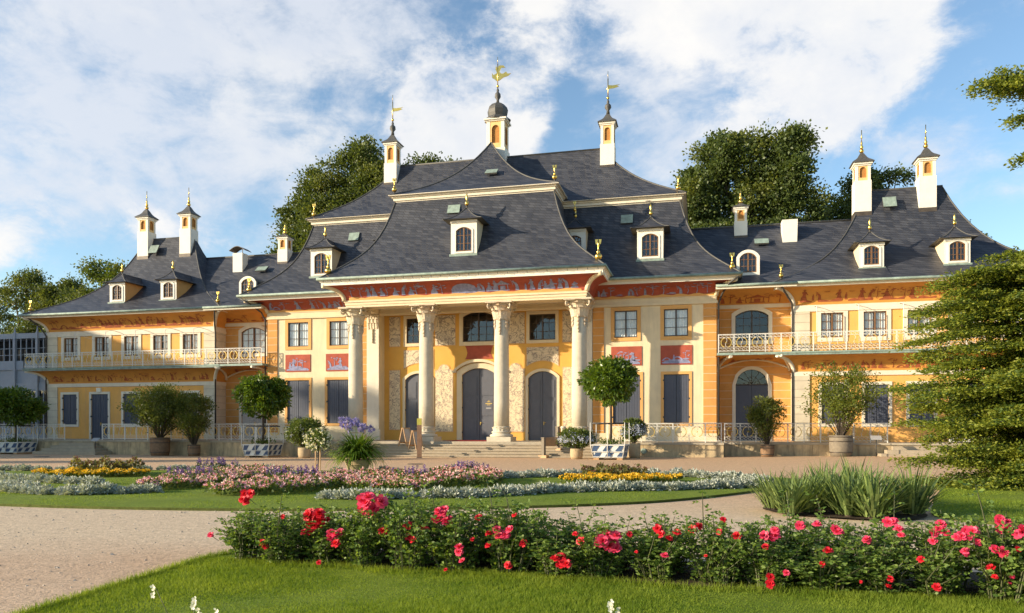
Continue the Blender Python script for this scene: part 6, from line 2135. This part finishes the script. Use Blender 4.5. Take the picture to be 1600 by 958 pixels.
for (x, y, lab) in ((22.6, -1.0, 'small slanted plant label on a stake beside the wide airy shrub'), (-24.2, -2.2, 'small slanted plant label on a stake left of the dark bushy shrubs')):
    T = thing('plant_label', lab, 'sign', (x, y, gz(x, y)), 0, 'slanted plant labels')
    s = MB(); s.tube([(0, 0, 0), (0, 0, .95)], .02, 6); s.build('stake', M['darkiron'], T)
    p = MB(); p.face([(-.26, -.14, .90), (.26, -.14, .90), (.26, .14, 1.10), (-.26, .14, 1.10)]); p.face([(-.26, .14, 1.085), (.26, .14, 1.085), (.26, -.14, .885), (-.26, -.14, .885)])
    for (a, b_) in (((-.26, -.14), (.26, -.14)),): p.face([(-.26, -.14, .885), (.26, -.14, .885), (.26, -.14, .90), (-.26, -.14, .90)])
    p.build('plate', M['signgrey'], T)
for (x, y, r, lab) in ((1.3, -11.4, .36, 'dark round manhole cover in the gravel before the steps'), (-23.6, -7.0, .42, 'dark manhole cover in the shaded gravel at far left')):
    m_ = MB(); m_.lathe([(r, gz(x, y) + .004), (r, gz(x, y) + .016), (r - .03, gz(x, y) + .018)], 24, (x, y))
    tag(m_.build('manhole_cover', M['darkiron']), lab, 'manhole cover', 'manhole covers')
for (x, z, y, lab) in ((-28.55, 4.35, 3.0, 'white box lamp above the dark door of the left pavilion'), (-18.05, 4.1, 4.2, 'white box lamp beside the left archway')):
    m_ = MB(); m_.box(x - .17, x + .17, y - .16, y - .002, z - .13, z + .13); m_.box(x - .19, x + .19, y - .18, y - .002, z + .131, z + .16)
    tag(m_.build('wall_lamp', M['white']), lab, 'wall lamp', 'box lamps on the palace')

# ------------------------------------------------------------------ bedding of the parterre
LZ = .055
def silver_plants():
    protos = []
    for k in range(4):
        r_ = np.random.default_rng(100 + k)
        n = 330
        d = r_.normal(0, 1, (n, 3)); d[:, 2] = np.abs(d[:, 2]) * 1.0; d /= np.linalg.norm(d, axis=1)[:, None]
        p = d * np.array([.21, .21, .19]) * (r_.uniform(.35, 1.0, n)[:, None]) + np.array([0, 0, .02])
        protos.append(leaf_mesh('silver_plant', p, d + r_.normal(0, .3, (n, 3)), .085, M['silver'], None, .42, .2, None, .6, .2))
    rd = random.Random(8)
    used = [False] * 4
    def put(path, rows, gap, label, group):
        pts = catmull(path, 12, False)
        acc = 0; cnt = 0
        for i in range(len(pts) - 1):
            (xa, ya), (xb, yb) = pts[i], pts[i + 1]
            L = math.hypot(xb - xa, yb - ya)
            acc += L
            while acc > gap:
                acc -= gap
                nx, ny = -(yb - ya) / L, (xb - xa) / L
                for r_ in range(rows):
                    o_ = (r_ - (rows - 1) / 2) * .27 + rd.uniform(-.07, .07)
                    k = rd.randrange(4)
                    o = protos[k] if not used[k] else protos[k].copy()
                    if used[k]: col.objects.link(o)
                    used[k] = True
                    o.location = (xb + nx * o_ + rd.uniform(-.06, .06), yb + ny * o_ + rd.uniform(-.06, .06), LZ)
                    s_ = rd.uniform(.72, 1.08)
                    o.scale = (s_ * 1.1, s_ * 1.1, s_ * rd.uniform(.8, 1.1)); o.rotation_euler = (0, 0, rd.uniform(0, 6))
                    tag(o, label, 'bedding plant', group); cnt += 1
        return cnt
    n = 0
    n += put([(5.3, -28.3), (6.4, -28.1), (7.5, -27.6), (8.9, -27.0), (9.7, -25.9), (10.6, -25.1), (12.3, -24.3), (13.9, -23.4), (15.2, -22.3)], 2, .31, 'silver leaved plant in the front edging band right of the pink begonias', 'silver plants in the front right band')
    n += put([(15.5, -21.6), (15.3, -20.2), (14.4, -19.2), (12.9, -18.4), (10.8, -18.5), (9.0, -19.6), (7.4, -21.0)], 2, .42, 'silver leaved plant in the rear edging band behind the right yellow flowers', 'silver plants in the rear right band')
    n += put([(-13.5, -21.4), (-10.5, -20.9), (-7.6, -20.2), (-4.9, -18.9), (-3.2, -18.6), (-1.4, -18.7)], 1, .40, 'silver leaved plant in the rear edging band at the far left of the parterre', 'silver plants in the rear left band')
    n += put([(-11.5, -24.2), (-9.0, -24.7), (-6.6, -25.2), (-4.4, -25.6), (-2.6, -25.9)], 1, .36, 'silver leaved plant in the middle edging band below the left yellow flowers', 'silver plants in the middle left band')
    n += put([(-4.4, -27.2), (-2.6, -28.4), (-1.2, -28.8), (-.1, -28.5), (.7, -27.8)], 2, .32, 'silver leaved plant in the front edging band left of the pink begonias', 'silver plants in the front left band')
    n += put([(.8, -19.0), (2.4, -18.9), (3.6, -18.7)], 1, .42, 'silver leaved plant at the rear edge beside the agapanthus pot', 'silver plants by the agapanthus pot')
    print('silver plants', n)
silver_plants()

def flower_bed(name, poly, label, cat, dens, h, leafm, flm, leaf=.09, fl=.06, fdens=1.0, mound=.12, seed=1, fmix=None):
    """a bed of low bedding plants: leaves below, petals on top"""
    r_ = np.random.default_rng(seed)
    P = catmull(poly, 8)
    xs = np.array([p[0] for p in P]); ys = np.array([p[1] for p in P])
    area = abs(.5 * np.sum(xs * np.roll(ys, -1) - ys * np.roll(xs, -1)))
    n = int(area * dens)
    X = r_.uniform(xs.min(), xs.max(), n * 4); Y = r_.uniform(ys.min(), ys.max(), n * 4)
    k = in_poly(X, Y, P); X, Y = X[k][:n], Y[k][:n]; n = len(X)
    H = h * (.78 + .22 * np.sin(X * 5.1) * np.cos(Y * 4.3) + .12 * np.sin(X * 11 + Y * 9)) 
    pl = np.stack([X, Y, LZ + H * r_.random(n) ** .6], 1)
    d = r_.normal(0, .6, (n, 3)); d[:, 2] = 1
    nf = int(n * .36 * fdens)
    i = r_.choice(n, nf)
    pf = np.stack([X[i], Y[i], LZ + H[i] * r_.uniform(.80, 1.12, nf)], 1)
    reps = 4
    pf4 = np.repeat(pf, reps, 0) + r_.normal(0, fl * .12, (nf * reps, 3))
    df = r_.normal(0, .9, (nf * reps, 3)); df[:, 2] = np.abs(df[:, 2]) * .8 + .1
    a = leaf_mesh(name, np.concatenate([pl, pf4]), np.concatenate([d, df]), np.concatenate([np.full(n, leaf), np.full(nf * reps, fl)]),
                  [M[leafm], M[flm]], np.concatenate([np.zeros(n, int), np.ones(nf * reps, int)]), .75, .2, None, .7, .1)
    return tag(a, label, cat, None, 'stuff')
flower_bed('begonia_bed', [(.1, -27.5), (1.2, -26.0), (.9, -23.6), (.5, -21.0), (-.6, -19.6), (-1.8, -19.8), (-2.1, -22.0), (-1.2, -25.2)], 'leftmost swelling bed of pink begonias beside purple salvias', 'flower bed', 420, .25, 'bedleaf', 'pinkfl2', .085, .055, .95, seed=81)
flower_bed('begonia_bed', [(2.5, -28.3), (3.9, -28.0), (4.6, -27.0), (4.5, -24.6), (3.9, -22.4), (2.6, -22.2), (2.3, -24.4), (2.2, -26.6)], 'second bed of pink begonias from the left, nearest the viewer', 'flower bed', 420, .28, 'bedleaf', 'pinkfl2', .085, .055, 1.0, seed=82)
flower_bed('begonia_bed', [(5.0, -25.9), (6.9, -26.3), (7.2, -25.2), (6.2, -22.8), (4.6, -20.9), (3.3, -20.6), (3.4, -22.6), (4.2, -24.4)], 'bed of pink begonias directly below the agapanthus pot', 'flower bed', 420, .25, 'bedleaf', 'pinkfl', .085, .055, 1.0, seed=83)
flower_bed('begonia_bed', [(6.9, -24.6), (8.1, -24.4), (8.4, -23.2), (7.7, -21.0), (6.8, -19.6), (5.6, -19.6), (5.7, -21.4)], 'rightmost bed of pink begonias with dark salvias behind', 'flower bed', 420, .33, 'bedleaf', 'pinkfl', .085, .055, .95, seed=84)
flower_bed('marigold_bed', [(-7.4, -23.4), (-6.0, -23.9), (-4.2, -23.2), (-3.7, -22.4), (-5.0, -22.1), (-7.0, -22.5)], 'left patch of low bright yellow flowers', 'flower bed', 420, .20, 'bedleaf', 'yellowfl', .07, .06, 2.0, seed=85)
flower_bed('marigold_bed', [(9.9, -22.3), (11.4, -22.5), (12.9, -21.6), (13.2, -20.8), (11.8, -20.6), (10.2, -21.3)], 'right patch of low bright yellow flowers', 'flower bed', 420, .20, 'bedleaf', 'yellowfl', .07, .06, 1.6, seed=86)
flower_bed('bronze_planting', [(-6.9, -22.4), (-5.2, -22.4), (-4.6, -21.6), (-5.6, -21.1), (-6.9, -21.5)], 'bronze leaved clump behind the left yellow flowers', 'flower bed', 330, .50, 'bronzeleaf', 'seedhead', .11, .05, .8, seed=87)
flower_bed('bronze_planting', [(10.4, -20.9), (11.8, -20.9), (12.2, -20.2), (11.2, -19.7), (10.3, -20.1)], 'bronze leaved clump behind the right yellow flowers', 'flower bed', 330, .42, 'bronzeleaf', 'seedhead', .11, .05, .8, seed=88)

def salvia_clump(x, y, label, n=26, r=.55, seed=1):
    T = thing('salvia_clump', label, 'flowering plant', (x, y, LZ), 0, 'purple salvias among the begonias')
    r_ = np.random.default_rng(seed)
    P = []; D = []; Q = []; E_ = []
    for k in range(n):
        a = r_.uniform(0, 2 * PI); q = r * math.sqrt(r_.random())
        bx, by = q * math.cos(a) * 1.5, q * math.sin(a) * .8
        h = r_.uniform(.34, .52)
        m_ = 26
        z = np.linspace(h * .55, h, m_)
        P.append(np.stack([bx + r_.normal(0, .012, m_), by + r_.normal(0, .012, m_), z], 1))
        d = r_.normal(0, 1, (m_, 3)); d[:, 2] += .6; D.append(d)
        z = r_.uniform(.05, h * .6, 12)
        Q.append(np.stack([bx + r_.normal(0, .05, 12), by + r_.normal(0, .05, 12), z], 1)); d = r_.normal(0, .7, (12, 3)); d[:, 2] += .5; E_.append(d)
    leaf_mesh('flower_spikes', np.concatenate(P), np.concatenate(D), .05, M['violetfl'], None, .6, .2, T)
    leaf_mesh('foliage', np.concatenate(Q), np.concatenate(E_), .10, M['bedleaf'], None, .5, .2, T)
salvia_clump(-3.2, -19.6, 'purple salvia clump at the rear left, above the first begonia bed', 30, .6, 91)
salvia_clump(-.6, -24.6, 'purple salvia clump at the left edge of the leftmost begonia bed', 26, .55, 92)
salvia_clump(2.5, -24.2, 'purple salvia clump behind the nearest begonia bed', 30, .6, 93)
salvia_clump(5.7, -23.1, 'small purple salvia clump between the two right begonia beds', 18, .4, 94)
salvia_clump(6.5, -20.3, 'tall purple salvia clump behind the rightmost begonia bed', 30, .5, 95)

# ------------------------------------------------------------------ yuccas
def yuccas():
    protos = []
    for k in range(3):
        T = thing('yucca', '', 'yucca', (0, 0, 0), 0, 'yuccas in the bed by the right lawn')
        strap_mesh('leaves', 120, 1.05, .042, T, 'yucca', 1, .04, .26, 120 + k, .28, 5)
        st = MB(); st.tube([(0, 0, -.02), (0, 0, .10)], [.10, .07], 8); st.build('stem', M['bark'], T)
        protos.append(T)
    spots = [(15.15, -28.05, 'leftmost yucca of the clump, leaning over the gravel'), (15.75, -28.65, 'yucca second from the left at the front of the clump'), (15.8, -27.5, 'yucca behind the left front plants of the clump'),
             (16.35, -28.2, 'yucca in the left middle of the clump, tall and narrow'), (16.6, -29.0, 'front middle yucca nearest the rose hedge'), (16.95, -27.9, 'tallest yucca in the middle of the clump'),
             (17.35, -28.75, 'yucca front right of the middle of the clump'), (17.6, -27.7, 'rear right yucca against the gravel and conifer'), (18.0, -28.5, 'rightmost yucca of the clump beside the lawn'), (16.4, -27.0, 'rear yucca at the back of the clump'), (15.4, -28.95, 'low yucca at the front left corner of the clump'), (17.1, -27.2, 'yucca at the back right of the clump'), (17.0, -29.25, 'low yucca at the very front of the clump')]
    rd = random.Random(4)
    for i, (x, y, lab) in enumerate(spots):
        x = 15.2 + (x - 15.15) * .84
        s_ = rd.uniform(.74, .94) if i != 5 else 1.0
        if i < 3:
            T = protos[i]; T.location = (x, y, .035); T.scale = (s_, s_, s_); T['label'] = lab; T.rotation_euler = (0, 0, rd.uniform(0, 6))
        else:
            dup(protos[i % 3], (x, y, .035), rd.uniform(0, 6), lab, None, s_)
yuccas()

# ------------------------------------------------------------------ rose hedge
def rose_bush_proto(k):
    T = thing('rose_bush', '', 'rose bush', (0, 0, 0), 0, 'rose bushes in the hedge')
    r_ = np.random.default_rng(200 + k); rd = random.Random(200 + k)
    cn = MB(); P = []; D = []
    ncane = 34
    for c_ in range(ncane):
        a = rd.uniform(0, 2 * PI); q = rd.random() ** .6
        H = rd.uniform(.30, .70) * (1.42 if c_ < 4 else 1)
        R_ = .38 * q * (.7 if c_ < 4 else 1)
        pts = [Vector((R_ * .45 * math.cos(a), R_ * .45 * math.sin(a), 0)), Vector((R_ * .7 * math.cos(a), R_ * .5 * math.sin(a), H * .45)), Vector((R_ * .9 * math.cos(a + .2), R_ * .9 * math.sin(a + .2), H * .8)), Vector((R_ * 1.05 * math.cos(a + .3), R_ * 1.05 * math.sin(a + .3), H))]
        cn.tube(pts, [.008, .007, .005, .003], 4, 0, False, False)
        A = np.array([list(p) for p in pts])
        nl = 17 if c_ >= 4 else 12
        for j in range(nl):
            t = (.06 + .94 * j / (nl - 1)) * 2.999; i = int(t); f = t - i
            b = A[i] * (1 - f) + A[i + 1] * f
            d = r_.normal(0, 1, 3); d[2] = abs(d[2]) * .4 - .05; d /= np.linalg.norm(d)
            L = rd.uniform(.06, .11)
            sv = np.cross(d, [0, 0, 1.0]); sv /= np.linalg.norm(sv) + 1e-6
            for (tt, s_) in ((.45, 1), (.45, -1), (.8, 1), (.8, -1), (1.0, 0)):
                P.append(b + d * L * tt); D.append(d * (.55 if s_ else 1) + sv * s_ * .9)
    cn.build('canes', M['rosecane'], T)
    P = np.array(P); D = np.array(D)
    keep = P[:, 2] > .02
    leaf_mesh('foliage', P[keep], D[keep], .043, M['rose'], None, .68, .35, T, .45, -.05)
    return T

def bloom_mesh(r, seed, axis=(0, -.7, .7), m='rosered', n=None):
    """one full blown rose: cupped petals in three rings"""
    r_ = np.random.default_rng(seed)
    ax = Vector(axis) + Vector(tuple(r_.normal(0, .25, 3))); ax.normalize()
    u = ax.orthogonal().normalized(); w = ax.cross(u)
    mb = MB()
    for (cnt, tilt, L, off, ph) in ((6, 1.25, 1.0, 0, 0), (5, .80, .85, .08, .5), (4, .40, .62, .12, .2), (3, .12, .42, .14, .9)):
        for k in range(cnt):
            t = 2 * PI * k / cnt + ph + r_.normal(0, .12)
            o = u * math.cos(t) + w * math.sin(t); sdd = ax.cross(o)
            ti = tilt + r_.normal(0, .12)
            b = ax * off * r
            d1 = (o * math.sin(ti * .8) + ax * math.cos(ti * .8)) * L * r * .55
            d2 = d1 + (o * math.sin(ti * 1.25) + ax * math.cos(ti * 1.25)) * L * r * .5
            ww = r * .42 * L
            mb.face([b - sdd * ww * .2, b + sdd * ww * .2, b + d1 + sdd * ww - ax * 0, b + d1 - sdd * ww], 0, False)
            mb.face([b + d1 - sdd * ww, b + d1 + sdd * ww, b + d2 + sdd * ww * .7, b + d2 - sdd * ww * .7], 0, False)
    return mb

BLOOMS = [(9.53, -35.8, 0.56, 0.067, 0), (10.15, -35.8, 0.74, 0.165, 1), (10.99, -35.8, 0.66, 0.121, 1), (10.63, -35.8, 0.52, 0.073, 0), (10.8, -35.8, 0.52, 0.065, 0), (10.68, -35.95, 0.44, 0.072, 0), (10.36, -35.95, 0.46, 0.064, 0), (9.82, -36.06, 0.34, 0.057, 0), (9.76, -35.95, 0.44, 0.082, 1), (11.28, -36.06, 0.32, 0.07, 1), (11.32, -36.06, 0.21, 0.054, 1), (11.43, -35.8, 0.65, 0.048, 0), (11.61, -36.06, 0.39, 0.046, 0), (11.59, -35.95, 0.5, 0.047, 0), (11.4, -35.95, 0.43, 0.039, 0), (11.75, -35.95, 0.51, 0.101, 1), (11.84, -36.06, 0.18, 0.061, 0), (11.97, -35.95, 0.41, 0.054, 0), (11.84, -35.8, 0.69, 0.039, 0), (12.41, -36.06, 0.24, 0.098, 0), (12.53, -35.95, 0.53, 0.038, 0), (12.59, -35.95, 0.46, 0.061, 0), (12.88, -35.95, 0.46, 0.15, 1), (13.09, -35.95, 0.55, 0.045, 0), (13.39, -35.95, 0.58, 0.074, 0), (13.53, -35.95, 0.55, 0.066, 0), (13.17, -36.06, 0.39, 0.029, 0), (13.45, -36.06, 0.36, 0.051, 1), (9.4, -35.8, 0.59, 0.16, 0), (9.4, -35.95, 0.46, 0.066, 0), (8.91, -36.06, 0.29, 0.066, 0), (8.53, -35.8, 0.8, 0.095, 0), (9.7, -35.95, 0.44, 0.057, 1), (9.84, -36.06, 0.34, 0.057, 0), (9.61, -36.06, 0.12, 0.041, 0), (9.0, -35.8, 0.59, 0.043, 0), (8.12, -35.95, 0.36, 0.043, 1), (13.76, -35.8, 0.63, 0.074, 0), (13.98, -35.95, 0.61, 0.044, 0), (14.02, -35.8, 0.71, 0.052, 0), (14.15, -35.95, 0.57, 0.058, 0), (14.47, -35.95, 0.58, 0.1, 1), (14.41, -36.06, 0.49, 0.042, 0), (13.85, -36.06, 0.38, 0.029, 0), (14.45, -36.06, 0.2, 0.049, 0), (14.45, -36.06, 0.13, 0.063, 0), (14.6, -36.06, 0.25, 0.049, 1), (14.77, -35.8, 0.68, 0.072, 1), (14.91, -35.8, 0.69, 0.065, 1), (15.07, -35.8, 0.65, 0.079, 1), (14.97, -36.06, 0.47, 0.055, 0), (14.92, -36.06, 0.35, 0.035, 0), (15.35, -35.95, 0.61, 0.083, 1), (15.54, -35.8, 0.71, 0.092, 1), (15.62, -35.95, 0.66, 0.076, 1), (15.49, -36.06, 0.16, 0.055, 0), (15.51, -36.06, 0.24, 0.048, 0), (15.77, -36.06, 0.43, 0.061, 0), (15.9, -36.06, 0.18, 0.061, 0), (15.99, -35.8, 0.68, 0.097, 1), (15.9, -35.95, 0.59, 0.055, 1), (16.12, -35.95, 0.63, 0.102, 1), (16.21, -35.8, 0.7, 0.09, 1), (16.11, -36.06, 0.5, 0.08, 1), (16.23, -35.95, 0.69, 0.068, 1), (16.26, -35.95, 0.59, 0.067, 1), (16.38, -36.06, 0.54, 0.099, 1), (16.5, -35.8, 0.75, 0.102, 1), (16.37, -36.06, 0.3, 0.046, 0), (16.55, -36.06, 0.56, 0.046, 0), (16.65, -35.95, 0.69, 0.1, 1), (16.5, -36.06, 0.31, 0.04, 1), (16.34, -36.06, 0.38, 0.053, 0), (16.49, -36.06, 0.25, 0.026, 1), (15.26, -36.06, 0.2, 0.027, 0), (11.13, -36.06, 0.11, 0.031, 0)]
def rose_hedge():
    rd = random.Random(77)
    protos = [rose_bush_proto(k) for k in range(5)]
    bushes = []
    used = set()
    BZ = .06
    for row, (y0, x0) in enumerate(((-35.68, 8.42), (-35.15, 8.5))):
        x = x0; i = 0
        while x < 17.9:
            k = rd.randrange(5)
            hs = float(np.interp(x, [8.4, 9.2, 11, 12.6, 13.2, 14.2, 14.9, 15.4, 17.5], [.92, 1.0, .98, .90, .78, .98, .80, .92, 1.12])) * rd.uniform(.78, 1.14) * (.92 if row else 1)
            s_ = rd.uniform(.98, 1.16)
            loc = (x + rd.uniform(-.07, .07), y0 + rd.uniform(-.08, .08) - .040 * (x - 8.4), BZ)
            rz = rd.uniform(0, 6.2)
            if k not in used:
                T = protos[k]; used.add(k); T.location = loc; T.rotation_euler = (0, 0, rz); T.scale = (s_, s_, hs)
            else: T = dup(protos[k], loc, rz, None, None, (s_, s_, hs))
            bushes.append((T, loc, rz, (s_, s_, hs), row, i))
            x += rd.uniform(.46, .60); i += 1
    for T in protos:
        if T.location.length < 1e-6: 
            for c_ in list(T.children): bpy.data.objects.remove(c_)
            bpy.data.objects.remove(T)
    counts = {id(b[0]): [0, 0, 0] for b in bushes}
    for bi, (x, y, z, r, cc) in enumerate(BLOOMS):
        best = min(bushes, key=lambda b: (b[1][0] - x) ** 2 + .5 * (b[1][1] - y) ** 2)
        T, loc, rz, sc, row, i = best
        mm = 'rosepink' if cc else 'rosered'
        mb = MB()
        y -= .024 * max(0, x - 8.4)
        r *= 1.0 if x < 12.5 else .92 if x < 15.2 else .80
        if r < .06: n = 1
        elif r < .075: n = 2
        elif r < .1: n = 5
        else: n = 9
        rr = {1: r * .95, 2: r * .75, 5: r * .62}.get(n, r * .50)
        for q in range(n):
            one = bloom_mesh(rr * rd.uniform(.85, 1.12), 1000 + bi * 13 + q)
            if n == 1: off = Vector((0, 0, 0))
            else: off = Vector((rd.uniform(-1, 1) * r * .78, rd.uniform(-.8, .5) * r * .5, rd.uniform(-1, 1) * r * .58))
            i0 = len(mb.v)
            mb.v.extend([tuple(Vector(v) + off) for v in one.v]); mb.f.extend([tuple(i0 + t for t in f) for f in one.f]); mb.m.extend(one.m); mb.sm.extend(one.sm)
        mb.tube([(0, .02, -.01), (0.01, .06, -.04), (.0, .16, -.09)], [.005, .004, .003], 4, 1, False, False)
        o = mb.build('rose_bloom', [M[mm], M['rosecane']], None)
        # world position expressed in the bush's own frame
        Mx = Matrix.Translation(loc) @ Matrix.Rotation(rz, 4, 'Z') @ Matrix.Diagonal((*sc, 1))
        o.parent = T
        o.matrix_local = Mx.inverted() @ Matrix.Translation((x, y, z))
        counts[id(T)][cc] += 1; counts[id(T)][2] += (n > 4)
    # labels from what each bush shows
    words = ['first', 'second', 'third', 'fourth', 'fifth', 'sixth', 'seventh', 'eighth', 'ninth', 'tenth', 'eleventh', 'twelfth', 'thirteenth', 'fourteenth', 'fifteenth', 'sixteenth', 'seventeenth', 'eighteenth', 'nineteenth', 'twentieth', 'twenty first', 'twenty second']
    for (T, loc, rz, sc, row, i) in bushes:
        nr, npk, big = counts[id(T)]
        what = ('with red blooms' if nr and not npk else 'with pink blooms' if npk and not nr else 'with red and pink blooms' if nr else 'without blooms')
        if big: what = what.replace('with ', 'with clustered ')
        rowt = 'in front hedge row' if row == 0 else 'in rear hedge row'
        T['label'] = 'rose bush %s, %s from left %s' % (what, words[min(i, 21)], rowt)
    print('rose bushes', len(bushes))
rose_hedge()

def gaura(x, y, z, tips, label):
    T = thing('gaura_plant', label, 'flowering plant', (x, y, .05), 0, 'white flowering stems on the near lawn')
    rd = random.Random(int(x * 100))
    for k, (dx, dy, h) in enumerate(tips):
        s = MB(); s.tube([(dx * .2, dy * .2, 0), (dx * .7, dy * .7, h * .6), (dx, dy, h)], [.004, .003, .002], 4); st = s.build('stem', M['rosecane'], T)
        f = MB()
        for q in range(3):
            c = Vector((dx + rd.uniform(-.02, .02), dy, h - q * .028))
            for j in range(5):
                a = rd.uniform(0, 2 * PI); d = Vector((math.cos(a), -.35, math.sin(a))) * .026; w = Vector((-math.sin(a), 0, math.cos(a))) * .011
                f.face([c, c + d * .6 + w, c + d, c + d * .6 - w], 0)
        f.build('flower', M['whitefl'], st)
gaura(10.2, -39.12, .05, [(-.27, -.05, .43), (.02, .0, .35), (.05, .03, .26), (.19, .02, .27)], 'wispy white flowered plant at the lower left on the near lawn')
gaura(13.2, -38.4, .05, [(-.02, .0, .33), (.03, .02, .27)], 'single white flowered stem at the lower middle of the near lawn')
